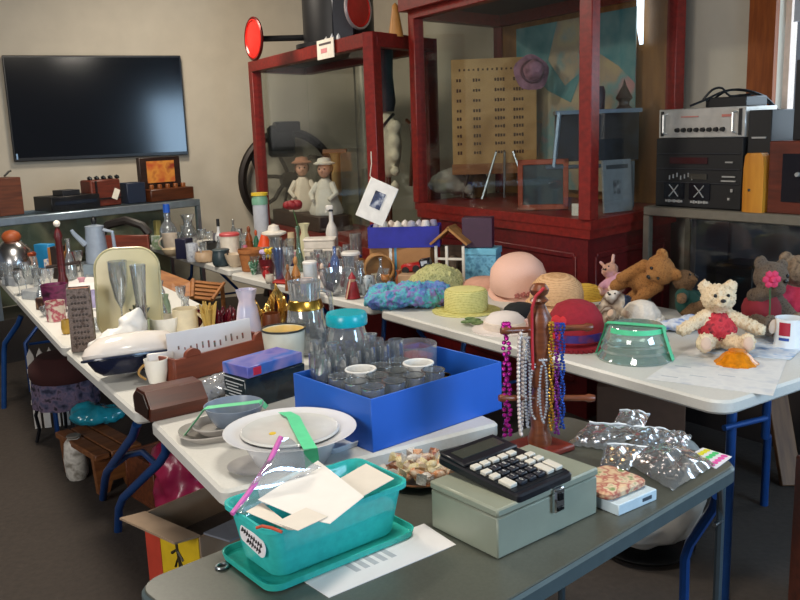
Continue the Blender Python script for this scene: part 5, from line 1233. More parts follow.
# glass pitcher with gilt band
p, h, r = spot(308, 356, 279, 42)
o = thing('glass_pitcher', 'large clear glass pitcher with gilt band behind the enamel pot', 'pitcher', p)
q = MB(); q.lathe(vessel([(r * .8, 0), (r * .92, .006), (r * 1.0, h * .3), (r * .85, h * .62), (r * .72, h * .75), (r * .8, h)], .004), 32); q.out('body', CH, o)
q = MB(); q.lathe([(r * .86, h * .62), (r * .9, h * .63), (r * .78, h * .74), (r * .73, h * .75)], 32); q.out('gilt_band', GOLD, o)
q = MB(); q.tube([(r * .78, -.01, h * .88), (r * 1.25, -.02, h * .84), (r * 1.3, -.02, h * .45), (r * .98, -.01, h * .25)], .009, 8); q.out('handle', CH, o)
p, h, r = spot(286, 372, 326, 44)
o = thing('enamel_pot', 'white enamel pot with yellow inside and dark rim', 'pot', p)
q = MB(); q.lathe(vessel([(r * .78, 0), (r * .84, .008), (r * 1.0, h)], .003), 32); q.out('body', C('cfd0c4', .25, var=.04), o)
q = MB(); q.lathe([(0, h * .8), (r * .93, h * .8), (r * .985, h * .985), (r * .96, h * .985), (r * .92, h * .81), (0, h * .81)], 32); q.out('lining', C('d8bc78', .3), o)
q = MB(); q.tube([(r * math.cos(2 * PI * k / 32), r * math.sin(2 * PI * k / 32), h) for k in range(32)], .004, 6, closed=True); q.out('rim', C('22262a', .3), o)
# turquoise lidded cookie jar
p, h, r = spot(349, 372, 310, 42)
o = thing('cookie_jar', 'round clear jar with a bright turquoise screw lid', 'jar', p)
q = MB(); q.lathe(vessel([(r * .8, 0), (r * .95, .008), (r * 1.0, h * .3), (r * .95, h * .6), (r * .85, h * .72), (r * .85, h * .8)], .004), 32); q.out('body', CH, o)
q = MB(); q.lathe([(0, h * .79), (r * .98, h * .79), (r * 1.0, h * .82), (r * 1.0, h * .95), (r * .93, h * 1.0), (0, h)], 36); q.out('lid', C('12a0b0', .25, var=.03), o)
# wooden caddy with booklet
NB, RB_ = G(176, 384), G(273, 357)
ex = (RB_ - NB); cw = ex.length; ca = math.atan2(ex.y, ex.x); cdp = .15
hc = AY(176, 360, NB.y).z - ZT
CDY = thing('wooden_caddy', 'reddish brown wooden desk caddy with heart cut ends', 'caddy', NB + V((-math.sin(ca), math.cos(ca), 0)) * (cdp / 2) + ex.normalized() * (cw / 2), ca)
CW = WOOD('5a2412', '7c3820', .4, 5)
for c, s, nm in (((0, -cdp / 2, hc / 2), (cw, .012, hc), 'side'), ((0, cdp / 2, hc / 2), (cw, .012, hc), 'side'), ((-cw / 2 + .006, 0, hc / 2), (.012, cdp - .012, hc), 'side'), ((cw / 2 - .006, 0, hc / 2), (.012, cdp - .012, hc), 'side'), ((0, 0, .006), (cw - .024, cdp - .012, .012), 'bottom')):
    q = MB(); q.box(c, s, bev=.002); q.out(nm, CW, CDY)
for x in (-cw / 2 + .075, cw / 2 - .055):
    q = MB(); q.prism([(.032 * math.cos(PI * k / 10), .026 * math.sin(PI * k / 10)) for k in range(11)], -.008, .008, T(x, -cdp / 2, hc) @ RX(PI / 2)); q.out('rounded_end', CW, CDY)
bp = CDY.location + V((-math.sin(ca), math.cos(ca), 0)) * (.0) + ex.normalized() * (-.005) + V((0, 0, .0135))
bw = .34; bh = AY(212, 326, bp.y).z - bp.z
BK = thing('booklet', 'white booklet with printed flowers standing in the wooden caddy', 'booklet', bp, ca, rot=(math.radians(-4), 0, ca - .12))
q = MB(); q.box((0, 0, bh / 2), (bw, .006, bh)); q.out('cover', C('d6d4d6', .5, var=.02), BK)
q = MB()
for k in range(12): q.box((-bw * .38 + bw * .07 * k, -.004, bh * (.5 + .1 * RND.random())), (.003 + .004 * RND.random(), .002, bh * (.06 + .14 * RND.random())))
q.out('print', MULTI(['5a6a5a', '8a4a48', '6a7a70'], .7, 60), BK)
vess('bowl', 256, 352, 333, 24, 'china_dish', 'small white china dish behind the wooden caddy', 'dish', PORC)
# brown wooden box bridging the gap
p = G(158, 420, ZT + .002)
ang = ca + .12
o = thing('bread_box', 'dark reddish wooden box standing at the table corner beside the caddy', 'box', G(140, 419, ZT + .002) + V((.075, .075, 0)), .62)
q = MB(); q.ring([[V((x, y, z)) for y, z in ((-.07, 0), (.07, 0), (.075, .05), (.03, .085), (-.04, .085), (-.08, .04))] for x in (-.09, .09)]); q.out('body', WOOD('3a170c', '5c2816', .35, 5), o)
q = MB(); q.ring([[V((-.091 - k, y * .8, z * .8 + .008)) for y, z in ((-.07, 0), (.07, 0), (.075, .05), (.03, .085), (-.04, .085), (-.08, .04))] for k in (0, .004)]); q.out('end_panel', WOOD('1c0c08', '2c140c', .4), o)

# ---- folding wooden chair and other furniture standing in the aisle
def aisle(x, y, Y): return AY(x, y, Y)
pch = AY(195, 292, 5.0)
o = thing('folding_chair', 'slatted wooden folding chair standing in the aisle between tables', 'chair', (pch.x, pch.y, 0), 0)
i_ = Matrix.Translation((-pch.x, -pch.y, 0))
def quadslab(mb, pts, th):
    P_ = [i_ @ V(p) for p in pts]; n = (P_[1] - P_[0]).cross(P_[3] - P_[0]).normalized() * th; return mb.ring([P_, [k + n for k in P_]])
CHW = WOOD('7c4a24', 'a06834', .5)
q = MB(); quadslab(q, [AY(161, 270, 5.1), AY(190, 281, 5.1), AY(192, 299, 4.95), AY(160, 300, 4.95)], .02); q.out('seat', CHW, o)
a_, b_, c_, d_ = AY(193, 280, 5.1), AY(224, 283, 5.15), AY(212, 300, 4.98), AY(192, 298, 4.95)
for k in range(5):
    f = k / 4.6; q = MB(); quadslab(q, [a_.lerp(d_, f), b_.lerp(c_, f), b_.lerp(c_, f + .13), a_.lerp(d_, f + .13)], .012); q.out('slat', CHW, o)
q = MB(); q.tube([i_ @ a_, i_ @ d_], .014, 6); q.out('back_rail', CHW, o)
q = MB(); q.tube([i_ @ b_, i_ @ c_], .012, 6); q.out('back_rail', CHW, o)
for pt in (AY(163, 298, 4.98), AY(190, 298, 4.97), AY(164, 272, 5.1), AY(222, 285, 5.14)):
    q = MB(); L_ = i_ @ pt; q.tube([L_ - V((0, 0, .012)), V((L_.x, L_.y, 0))], .014, 6); q.out('leg', CHW, o)
pr = AY(127, 262, 6.0)
m = mpp(pr); zt_ = AY(127, 235, 6.0).z
o = thing('wooden_chair', 'reddish wooden chair with a panelled back and dark curved rail below the showcase', 'chair', (pr.x, 6.0, 0), -.2)
RCH = WOOD('5c2414', '7c3420', .45)
q = MB(); q.box((0, 0, zt_ - .16), (52 * m, .03, .32), bev=.006); q.out('backrest', RCH, o)
q = MB(); q.tube([(-.2, .04, zt_), (-.14, .04, zt_ + .07), (0, .04, zt_ + .1), (.12, .04, zt_ + .06), (.17, .04, zt_)], .03, 8); q.out('top_rail', C('1a1412', .5), o)
q = MB(); q.box((0, -.19, .44), (.42, .4, .04), bev=.008); q.out('seat', RCH, o)
for x in (-.18, .18):
    q = MB(); q.box((x, -.35, .21), (.035, .035, .42)); q.out('leg', RCH, o)
    q = MB(); q.box((x, 0, .3), (.035, .03, .6)); q.out('leg', RCH, o)
# ================================================================== blue box of glasses
NBx = G(373, 453); bdir = G(502, 409) - NBx; bw_ = bdir.length; ba = math.atan2(bdir.y, bdir.x); bdp, bht = .36, .147
bo = thing('glassware_box', 'big open royal blue cardboard box filled with drinking glasses', 'box', NBx, ba)
BLU = C('1d5cc0', .45, var=.06, scale=5)
for nm, c, s in (('bottom', (bw_ / 2, bdp / 2, .002), (bw_, bdp, .004)), ('side', (bw_ / 2, .002, bht / 2), (bw_, .004, bht)), ('side', (bw_ / 2, bdp - .002, bht / 2), (bw_, .004, bht)), ('side', (.002, bdp / 2, bht / 2), (.004, bdp - .008, bht)), ('side', (bw_ - .002, bdp / 2, bht / 2), (.004, bdp - .008, bht))):
    q = MB(); q.box(c, s, bev=.001); q.out(nm, BLU, bo)
BXM = Matrix.Translation(NBx) @ RZ(ba)
def inbox(x, y): return BXM @ V((x, y, .0045))
TUMB = GLASS('f4f6f6', .08, .8, .03, 'd0d4d6', .1)
proto = None
def tumbler_mesh(r, h):
    q = MB(); q.lathe(vessel([(r * .82, 0), (r * .86, .006), (r, h)], .0025), 24); return q
for i in range(4):
    for j in range(3):
        x, y = .05 + i * .073, .052 + j * .073
        if proto is None:
            o = tumbler_mesh(.033, .158).out('tumbler', TUMB, loc=inbox(x, y)); proto = o
            q = MB(); q.tube([(.0335 * math.cos(2 * PI * k / 24), .0335 * math.sin(2 * PI * k / 24), .156) for k in range(24)], .0016, 5, closed=True); pr1 = q.out('dark_rim', C('4a4c4e', .15, .3), o)
        else:
            if (i, j) in ((1, 2), (3, 1)): continue
            o = proto.copy(); COL.objects.link(o); o.location = inbox(x, y); c_ = pr1.copy(); c_.parent = o; COL.objects.link(c_)
        tag(o, 'clear dark rimmed tumbler standing in the front of the blue box', 'glass', 'tumblers in the blue box')
wproto = None
for i in range(7):
    for j in range(2):
        x, y = .042 + i * .055 + .02 * (j % 2), .268 + j * .055
        if x > .33: continue
        if wproto is None:
            q = MB(); q.lathe(vessel([(.024, 0), (.024, .003), (.004, .012), (.004, .085), (.02, .11), (.026, .16), (.024, .2)], .002), 18); wproto = q.out('wine_glass', CRYS, loc=inbox(x, y)); o = wproto
        else: o = wproto.copy(); COL.objects.link(o); o.location = inbox(x, y)
        tag(o, 'thin clear stemmed glass standing at the back of the blue box', 'glass', 'stemmed glasses in the blue box')
FOAM = C('d9d8d4', .6, var=.02)
for (x, y), lb in zip(((.123, .198), (.269, .125)), ('white foam cup among the tumblers at the middle of the blue box', 'white foam cup standing right of the tumblers in the blue box')):
    q = MB(); q.lathe(vessel([(.03, 0), (.032, .005), (.043, .16)], .004), 26); q.tube([(.043 * math.cos(2 * PI * k / 26), .043 * math.sin(2 * PI * k / 26), .16) for k in range(26)], .003, 6, closed=True)
    tag(q.out('foam_cup', FOAM, loc=inbox(x + (.01 if x > .2 else 0), y)), lb, 'cup')
q = MB(); q.lathe(vessel([(.05, 0), (.055, .005), (.07, .1), (.072, .17)], .003), 30)
o = thing('glass_bowl', 'wide clear bowl with red inside at the back of the blue box', 'bowl', inbox(.40, .28)); q.out('bowl', CH, o)
q = MB(); q.lathe([(0, .09), (.06, .09), (.062, .13), (.03, .14), (0, .142)], 20); q.out('contents', C('a01c20', .3), o)
vprot = None
for i in range(3):
    for j in range(4):
        x, y = .335 + i * .058, .04 + j * .056
        if vprot is None:
            q = MB(); q.lathe(vessel([(.02, 0), (.022, .005), (.025, .07)], .003), 16); vprot = q.out('votive_glass', GLASS('6a4a30', .1, .8, .04, '2c1c18', .5), loc=inbox(x, y))
            q = MB(); q.tube([(.0255 * math.cos(2 * PI * k / 16), .0255 * math.sin(2 * PI * k / 16), .07) for k in range(16)], .002, 5, closed=True); vr = q.out('gilt_rim', GOLD, vprot); o = vprot
        else: o = vprot.copy(); COL.objects.link(o); o.location = inbox(x, y); c_ = vr.copy(); c_.parent = o; COL.objects.link(c_)
        tag(o, 'small dark votive glass with gilt rim inside the blue box', 'glass', 'votive glasses in the blue box')
# clear drinking glasses beside the jar
for (x, yb, yt, w, lb) in ((372, 378, 333, 13, 'tall clear glass with a green sticker behind the blue box'), (334, 384, 342, 14, 'clear stemmed goblet in front of the turquoise lidded jar'), (318, 380, 340, 13, 'clear stemmed goblet beside the white enamel pot')):
    o = vess('flare' if x > 360 else 'goblet', x, yb, yt, w, 'drinking_glass', lb, 'glass', CH)
    if x > 360:
        q = MB(); q.box((-.004, -.0285, .085), (.012, .0015, .018)); q.out('sticker', C('28a060', .4), o)
# ================================================================== things on the square white table
# clear shrink wrapped pack
p = G(205, 410)
o = thing('plastic_pack', 'clear crinkled plastic pack of silvery pieces beside the black boxed set', 'pack', p + V((.0, .1, 0)), ca)
blob([((0, 0, .035), (.1, .06, .035)), ((.05, .01, .045), (.06, .05, .03)), ((-.06, -.01, .03), (.05, .06, .03))], 'wrapping', GLASS('dfe4ea', .3, .6, .12, 'b8bcc4', .35), o, .009, .02, .03)
q = MB()
for k in range(6): q.ball((-.06 + .025 * k, .01 * (-1) ** k, .025), (.025, .03, .014), sub=1)
q.out('contents', MULTI(['d0ccc6', '8a8c94', 'e4e2de'], .4, 30), o)
# black boxed set + blue-violet box
NB2, RB2 = G(254, 420), G(312, 402); e2 = RB2 - NB2; a2_ = ca - .05
w2, d2, h2 = .235, .115, .1
cx = G(247, 411) + V((math.cos(a2_), math.sin(a2_), 0)) * (w2 / 2) + V((-math.sin(a2_), math.cos(a2_), 0)) * (d2 / 2)
BB = thing('boxed_set', 'glossy black box with pale printed lines on its end', 'box', cx, a2_)
q = MB(); q.box((0, 0, h2 / 2), (w2, d2, h2), bev=.003); q.out('body', MULTI(['10161a', '1c2a30', '0c1014'], .15, 12), BB)
q = MB()
for k in range(7): q.box((-w2 / 2 - .001, .0 + .012 * (k % 2), h2 * (.2 + .1 * k)), (.002, d2 * (.8 - .12 * (k % 3)), .003))
q.box((-w2 / 2 - .001, 0, h2 * .95), (.002, d2 * .95, .003))
q.out('print', C('b8bcc0', .4), BB)
p2 = cx + V((-.005, .004, h2 + .001))
o = thing('puzzle_box', 'blue and violet printed box lying on the glossy black box', 'box', p2, a2_ + .06)
q = MB(); q.box((0, 0, .018), (.225, .125, .036), bev=.002); q.out('body', MULTI(['4a58b0', '7a74b8', '3c6ac0', '8a86c4'], .25, 7), o)
q = MB(); q.box((-.075, -.063, .018), (.03, .002, .024)); q.out('red_print', C('c02848', .4), o)
# grey serving dishes with blue grey bowl and green tape
p = G(228, 446)
base = p + V((-.02, .10, 0))
for i, (w_, dd, z0, lb) in enumerate(((.27, .16, 0, 'lower of two pale grey shallow oval dishes near the table corner'), (.23, .14, .0135, 'upper pale grey shallow dish under the blue grey bowl'))):
    o = MB(); PT = [(.8, 0), (.82, .002), (.97, .016), (1, .02)]
    L = []
    for k, z in PT: L.append([V((x * k, y * k, z)) for x, y in rrect(w_, dd, dd * .4, 7)])
    for k, z in reversed(PT): L.append([V((x * (k - .015), y * (k - .02), z + .003)) for x, y in rrect(w_, dd, dd * .4, 7)])
    o.ring(L); tag(o.out('serving_dish', C('a9a49e', .3, var=.04), loc=base + V((.015 * i, .012 * i, z0)), rot=(0, 0, .35)), lb, 'dish')
pb = base + V((.02, .018, .021))
q = MB(); q.lathe(vessel([(.05, 0), (.056, .004), (.072, .03), (.085, .06)], .003), 32)
o = thing('mixing_bowl', 'blue grey bowl on the stacked dishes, held by pale green tape', 'bowl', pb); q.out('bowl', C('7c8898', .25), o)
q = MB(); 
tp_ = [(-.135, -.045, -.012), (-.1, -.035, .03), (-.075, -.03, .062), (-.02, -.02, .064), (.04, -.005, .064), (.075, .01, .063), (.09, .02, .04)]
q.sheet(lambda u, v: V(tp_[int(round(u * 6))]) + V((.006, .03, .0)) * (v - .5), 6, 1, .0008); q.out('tape', C('68cf96', .5), o)
# covered serving bowl
c_ = G(290, 440, ZT); 
pbw = G(292, 466); m = mpp(pbw); R = 65 * m * .985
pbw = pbw + V((-.005, R * .26, 0)); m = mpp(pbw); R = 66 * m
zr_ = AY(290, 428, pbw.y).z - ZT
SB_ = thing('serving_bowl', 'large white enamel bowl with flared rim, inset lid and green tape', 'bowl', pbw)
WE = C('d6d6d8', .2, var=.02)
q = MB(); q.lathe(vessel([(R * .5, 0), (R * .56, .005), (R * .68, zr_ * .55), (R * .72, zr_ * .86), (R * .95, zr_ * .96), (R, zr_)], .004), 48); q.out('bowl', WE, SB_)
q = MB(); q.lathe([(0, zr_ * .88), (R * .7, zr_ * .88), (R * .745, zr_ * .95), (R * .72, zr_ * 1.0), (R * .62, zr_ * .95), (R * .3, zr_ * .99), (0, zr_ * .99)], 40); q.out('lid', C('d0d0cc', .2, .1, var=.04), SB_)
q = MB(); q.lathe([(0, 0), (.009, 0), (.009, .002), (0, .002)], 12, T(-.04, -.035, zr_ * .985)); q.out('sticker', C('d8b42a', .5), SB_)
tpp = [(-.03, R * .74, zr_ * 1.02), (.0, R * .45, zr_ * 1.05), (.02, 0, zr_ * 1.06), (.045, -R * .5, zr_ * 1.05), (.06, -R * .8, zr_ * 1.06), (.068, -R * .93, zr_ * 1.03), (.066, -R * .72, zr_ * .6), (.064, -R * .62, zr_ * .1)]
q = MB(); q.sheet(lambda u, v: V(tpp[int(round(u * 7))]) + V((.034, .004, 0)) * (v - .5), 7, 1, .0008); q.out('tape', C('58cf96', .45), SB_)
# plate beside and dish handle
p = G(262, 478) + V((0, .07, 0)); 
tag(MB().lathe(vessel([(.04, 0), (.045, .002), (.068, .008), (.072, .011)], .002), 36).out('plate', C('c4c0bc', .25), loc=G(250, 473) + V((0.01, .03, 0))), 'round pale grey plate in front of the white enamel bowl', 'plate')
o = MB(); L = [[V((x * k, y * k, z)) for x, y in rrect(.17, .10, .045, 7)] for k, z in ((.85, 0), (.9, .003), (1, .016), (.97, .018), (.85, .006))]
o.ring(L); tag(o.out('casserole_dish', C('c9d0d8', .25), loc=G(338, 452) + V((.0, .05, 0)), rot=(0, 0, .75)), 'pale blue white oval dish tucked between the enamel bowl and blue box', 'dish')

# ================================================================== on the dark card table
# plate of sweets
p, h, r = spot(421, 492, 470, 78)
o = thing('plate', 'round plate under wrapped sweets between the teal bin and cash box', 'plate', p)
q = MB(); q.lathe(vessel([(r * .6, 0), (r * .65, .003), (r * .95, .016), (r, .02)], .003), 40); q.out('plate', C('b9b0a8', .3), o)
q = MB(); q.tube([(r * math.cos(2 * PI * k / 40), r * math.sin(2 * PI * k / 40), .021) for k in range(40)], .0025, 6, closed=True); q.out('rim', C('8c5c3c', .4), o)
for k in range(26):
    a = k * 2.4; rr = r * .74 * math.sqrt((k + .5) / 26); s_ = .02 + .006 * RND.random()
    q = MB(); q.ball((0, 0, 0), (s_, s_ * .65, s_ * .5), sub=2)
    for sg in (-1, 1): q.lathe([(0, 0), (.004, 0), (.013, .014), (0, .012)], 8, T(sg * s_ * .9, 0, 0) @ RY(sg * PI / 2), wob=lambda k_, n, i: 1 + .3 * (k_ % 2))
    col = RND.choice((('d8cfc4', 'b8905c'), ('c8b8a4', '8a4a28'), ('e0dcd4', 'a8a09c'), ('c87838', 'd8c8b4'), ('d4c084', 'e4dcc4')))
    tag(q.out('wrapped_sweet', MULTI(list(col), .25, 50, .5), loc=p + V((rr * math.cos(a), rr * math.sin(a), .024 + .026 * max(0, 1 - rr / (r * .75)) + .006 * (k % 2))), rot=(RND.uniform(-.3, .3), RND.uniform(-.3, .3), RND.uniform(0, 6))), 'foil wrapped sweet heaped on the round plate', 'sweet', 'wrapped sweets on the plate')
# cash box
NC = G(498, 560); ec = G(597, 513) - NC; cw_ = ec.length; cang = math.atan2(ec.y, ec.x); cdp_ = .196
hb_ = AY(498, 510, NC.y).z - ZT
CB = thing('cash_box', 'olive grey metal cash box with a chrome latch under the calculator', 'cash box', NC, cang)
CBM = C('8f9484', .42, .15, var=.03)
hl = hb_ * .82
q = MB(); q.box((cw_ / 2, cdp_ / 2, hl / 2), (cw_, cdp_, hl), bev=.003); q.out('body', CBM, CB)
q = MB(); q.box((cw_ / 2, cdp_ / 2, hl + .001 + (hb_ - hl) / 2), (cw_ + .004, cdp_ + .004, hb_ - hl - .001), bev=.004); q.out('lid', CBM, CB)
lx = cw_ * .56
q = MB(); q.box((lx, -.006, hb_ * .72), (.03, .012, hb_ * .5), bev=.003); q.out('latch', CHROME, CB)
q = MB(); q.box((lx, -.013, hb_ * .8), (.014, .004, .016), bev=.001); q.box((lx, -.013, hb_ * .55), (.018, .004, .008), bev=.001); q.out('keyhole_plate', C('2a2c30', .2, .8), CB)
# calculator
ccx = (CB.matrix_basis @ V((cw_ * .46, cdp_ * .50, hb_ + .0005)))
ccx = V((.208, 1.722, ZT + hb_ + .004))
KA = thing('calculator', 'large black desktop calculator lying tilted on the metal cash box', 'calculator', ccx, 0, rot=(math.radians(5), 0, cang + .02))
Wk, Lk = .172, .235
q = MB(); slab(q, Wk, Lk, .012, .0, .02, soft=.004); q.out('body', C('14151c', .35), KA)
q = MB(); q.box((0, .075, .0225), (Wk * .96, .078, .009), RX(0), bev=.003); q.out('display_hood', C('12131a', .35), KA)
q = MB(); q.box((0, .078, .0275), (Wk * .76, .036, .002)); q.out('display', C('3a3c36', .15), KA)
KW = C('c9c4b8', .4, var=.02); KB_ = C('22242c', .35)
q = MB(); q.box((0, -.035, .0205), (Wk * .94, .135, .002)); q.out('key_bed', C('0e0f14', .4), KA)
cx_ = [-.068, -.041, -.014, .013, .04, .067]; ry_ = [.012, -.017, -.045, -.073, -.09]
keys = []
for x in cx_[:5]: keys.append((x, .018, .022, .016, 'w'))
keys += [(-.068, -.012, .022, .016, 'w'), (-.068, -.036, .022, .016, 'w'), (-.068, -.072, .022, .034, 'w'), (.04, -.012, .022, .016, 'w'), (.067, -.012, .022, .016, 'w'), (.04, -.036, .022, .016, 'w'), (.067, -.036, .022, .016, 'w'), (.04, -.074, .022, .04, 'w'), (.067, -.074, .022, .04, 'w')]
dg = iter('789456123')
for j in range(4):
    for i in range(3): keys.append((cx_[1 + i], -.012 - .024 * j, .022, .017, 'd'))
keys.append((-.1, .04, .0, .0, 'x'))
for x, y, w_, h_, t_ in keys:
    if t_ == 'x': continue
    q = MB(); q.box((x, y, .0255), (w_, h_, .009), bev=.002); q.out('key', KW if t_ == 'w' else KB_, KA)
digs = '789456123' + '0.='
for k, ch in enumerate(digs):
    j, i = divmod(k, 3)
    cu = bpy.data.curves.new('digit', 'FONT'); cu.body = ch; cu.size = .014; cu.align_x = 'CENTER'; cu.align_y = 'CENTER'
    to = bpy.data.objects.new('digit', cu); COL.objects.link(to)
    me = bpy.data.meshes.new_from_object(to); bpy.data.objects.remove(to); me.materials.clear(); me.materials.append(C('c8c8c4', .5))
    do = bpy.data.objects.new('digit', me); COL.objects.link(do); do.parent = KA; do.location = (cx_[1 + i], -.012 - .024 * j, .0306)
# teal bin with its lid underneath
rN, rR, rL = G(269, 532, .862), G(410, 481, .862), G(218, 504, .862)
ex = (rR - rN); ey = (rL - rN); bl_, bd_ = ex.length, .185; bang = math.atan2(ex.y, ex.x)
exn = ex.normalized(); eyn = V((-exn.y, exn.x, 0))
bc = rN + ex / 2 + eyn * bd_ / 2; bc.z = ZT
TEAL = GLASS('a8f0ea', .03, .35, .12, '48d0cc', .6); TEALL = GLASS('9fe8dc', .03, .3, .12, '3cc0b4', .66)
BN = thing('plastic_bin', 'turquoise translucent plastic bin of papers standing in its own lid', 'bin', bc, bang)
q = MB(); q.ring([[V((x, y, z)) for x, y in rrect(bl_ + k, bd_ + k, .03, 6)] for k, z in ((-.015, .001), (.018, .004), (.024, .018), (.018, .018), (.012, .007), (-.03, .006))]); q.out('lid', TEALL, BN)
hb2 = .122
L = [[V((x, y, z)) for x, y in rrect(bl_ - k, bd_ - k, .03, 6)] for k, z in ((.05, .009), (.042, .014), (.012, hb2 - .012), (-.006, hb2 - .01), (-.006, hb2), (.004, hb2), (.02, hb2 - .014), (.05, .018), (.06, .014))]
q = MB(); q.ring(L); q.out('bin_body', TEAL, BN)
# label on its end, with two lines of faint script
Mlab = T(-bl_ / 2 + .012, -.012, .072) @ RZ(-PI / 2) @ RX(math.radians(-6)) @ RX(PI / 2) @ RZ(0)
q = MB(); q.prism([(x, y) for x, y in rrect(.098, .034, .016, 6)], .0035, .0045, Mlab @ RZ(-.12)); q.out('label', C('e4e0e4', .4), BN)
q = MB()
for row, (x0, n, s_) in enumerate(((-.04, 9, .0105), (-.016, 6, .0095))):
    for k in range(n):
        hgt = .006 + .005 * ((k * 7 + row * 3) % 3) / 2
        q.tube([Mlab @ RZ(-.12) @ V((x0 + k * .0088, .005 - row * .012 - hgt / 2, .0052)), Mlab @ RZ(-.12) @ V((x0 + k * .0088 + .002, .005 - row * .012 + hgt / 2, .0052)), Mlab @ RZ(-.12) @ V((x0 + k * .0088 + .006, .004 - row * .012, .0052))], .0014 if k else .0026, 5)
q.out('script_lettering', C('1a1418', .5), BN)
def inbin(pts, name, label, cat, mat, th=.0012):
    P_ = [G(x, y, z) for x, y, z in pts]; c = sum(P_, V((0, 0, 0))) / len(P_)
    n = (P_[1] - P_[0]).cross(P_[-1] - P_[0]).normalized() * th
    if n.z < 0: n = -n
    q = MB(); q.ring([[k - c for k in P_], [k - c + n for k in P_]]); return tag(q.out(name, mat, loc=c), label, cat)
PW_ = C('e2ded8', .6, var=.02); PCR = C('d8cfc2', .6, var=.03); PBL = C('b8dcea', .6, var=.02)
inbin([(258, 490, .868), (300, 470, .868), (310, 484, .866), (262, 508, .866)], 'paper_sheet', 'pale blue slip of paper under the white sheets in the bin', 'paper', PBL)
inbin([(338, 480, .872), (366, 464, .872), (394, 479, .874), (362, 497, .874)], 'envelope', 'cream envelope at the back corner of the turquoise bin', 'envelope', PCR)
inbin([(246, 512, .867), (262, 503, .869), (296, 530, .868), (288, 530, .866)], 'paper_sheet', 'cream slip sticking over the front of the turquoise bin', 'paper', PCR)
inbin([(258, 500, .880), (318, 461, .886), (364, 497, .884), (330, 524, .879), (300, 518, .878)], 'paper_sheet', 'large white sheet lying on top of the turquoise bin', 'paper', PW_)
inbin([(275, 523, .881), (306, 508, .883), (328, 517, .882), (298, 531, .88)], 'envelope', 'small cream envelope in front of the large white sheet', 'envelope', PCR)
# zip bag with a pink seal
dz_ = bc.y - .02
pA, pB, pC, pD = AY(281, 437, dz_ + .06), AY(232, 514, dz_ - .08), AY(262, 512, dz_ - .05), AY(322, 466, dz_ + .07)
ZB = thing('zip_bag', 'clear zip bag with a bright pink seal sticking out of the turquoise bin', 'bag', pB)
q = MB(); q.sheet(lambda u, v: (pA.lerp(pB, u)).lerp(pD.lerp(pC, u), v) - pB + V((0, .012 * math.sin(9 * u + 5 * v), .006 * math.sin(7 * v))), 12, 12, .0008); q.out('film', FILM, ZB)
q = MB(); q.tube([pA - pB, pA.lerp(pB, .3) - pB + V((.004, 0, -.006)), pA.lerp(pB, .7) - pB + V((.002, 0, -.006)), V((0, 0, 0))], .0055, 6); q.out('seal', C('c860a8', .4), ZB)
tag(MB().tube([V(k) - G(262, 528, .87) for k in (G(256, 528, .87), G(262, 526, .873), G(272, 528, .873), G(282, 532, .87))], .003, 6).out('rubber_band', C('b8482c', .5), loc=G(262, 528, .87)), 'reddish rubber band inside the front of the turquoise bin', 'band')
p = G(222, 568); o = tag(MB().tube([(.011 * math.cos(2 * PI * k / 20), .011 * math.sin(2 * PI * k / 20), .0035) for k in range(20)], .003, 6, closed=True).out('key_ring', STEEL, loc=p), 'small steel ring lying beside the turquoise bin lid', 'ring')
paper('price_sheet', 'white printed sheet sticking out under the turquoise bin', [(329, 598), (456, 545), (424, 524), (292, 574)], C('d8d6d8', .6, var=.02), ZT + .0003, lines=[('print', C('a8aab0', .7), [(.3 + .07 * k, .34 + .07 * k, .35, .4) for k in range(5)])])
# wooden peg stand with bead strands
p = G(541, 452); p = p + V((0, .02, 0)); m = mpp(p); hs_ = AY(541, 283, p.y).z - ZT
p.z = ZT
PS = thing('peg_stand', 'turned brown wooden peg stand hung with strings of beads', 'stand', p, 0)
PM = WOOD('5a2c18', '7c4426', .35, 10)
u_ = hs_
q = MB(); q.box((0, 0, .008), (.13, .13, .016), RZ(.6), bev=.004); q.out('base', WOOD('5c1c14', '7a2a1c', .4), PS)
q = MB(); q.lathe([(0, .016), (.03, .016), (.032, .03), (.022, .06), (.026, .1), (.018, .16), (.017, u_ * .38), (.024, u_ * .4), (.028, u_ * .47), (.025, u_ * .6), (.03, u_ * .68), (.026, u_ * .74), (.031, u_ * .8), (.018, u_ * .86), (.014, u_ * .88), (.024, u_ * .9), (.014, u_ * .925), (.022, u_ * .94), (.025, u_ * .965), (.016, u_ * .995), (0, u_)], 24); q.out('post', PM, PS)
pegs = []
for (xa, ya), (xb, yb_) in (((501, 331), (592, 327)), ((499, 398), (594, 398))):
    a = AY(xa, ya, p.y - .03) - p; b = AY(xb, yb_, p.y + .03) - p
    q = MB(); q.tube([a, a.lerp(b, .06), a.lerp(b, .1), b.lerp(a, .1), b.lerp(a, .06), b], [.0085, .0115, .008, .008, .0115, .0085], 10); q.out('peg', PM, PS); pegs.append((a, b))
def strand(x, ya, yb, col, r, label, gx=4, off=-.02, twist=0, loops=2, rough=.15, metal=.6, shape=0):
    """bead necklace hung over a peg: two falls joined at the bottom"""
    o_ = AY(x, ya, p.y + off); mm = mpp(o_); L = (yb - ya) * mm; q = MB()
    n = max(4, int(L / (r * 1.9)))
    for s in (-1, 1):
        for k in range(n):
            f = k / (n - 1)
            px = s * gx * mm * .5 * math.sin(PI * min(1, f * 1.02)) ** .4 if not twist else s * gx * mm * .5 * math.cos(f * twist)
            py = -.004 + (s * gx * mm * .5 * math.sin(f * twist) if twist else s * .006)
            q.ball((px, py, -L * f), (r, r, r * (1.25 if shape else 1)), sub=1)
    for k in range(4): q.ball((-gx * mm * .4 + gx * mm * .27 * k, 0, r * 1.2), r, sub=1)
    return tag(q.out('bead_necklace', C(col, rough, metal, var=.12, scale=90), loc=o_), label, 'necklace')
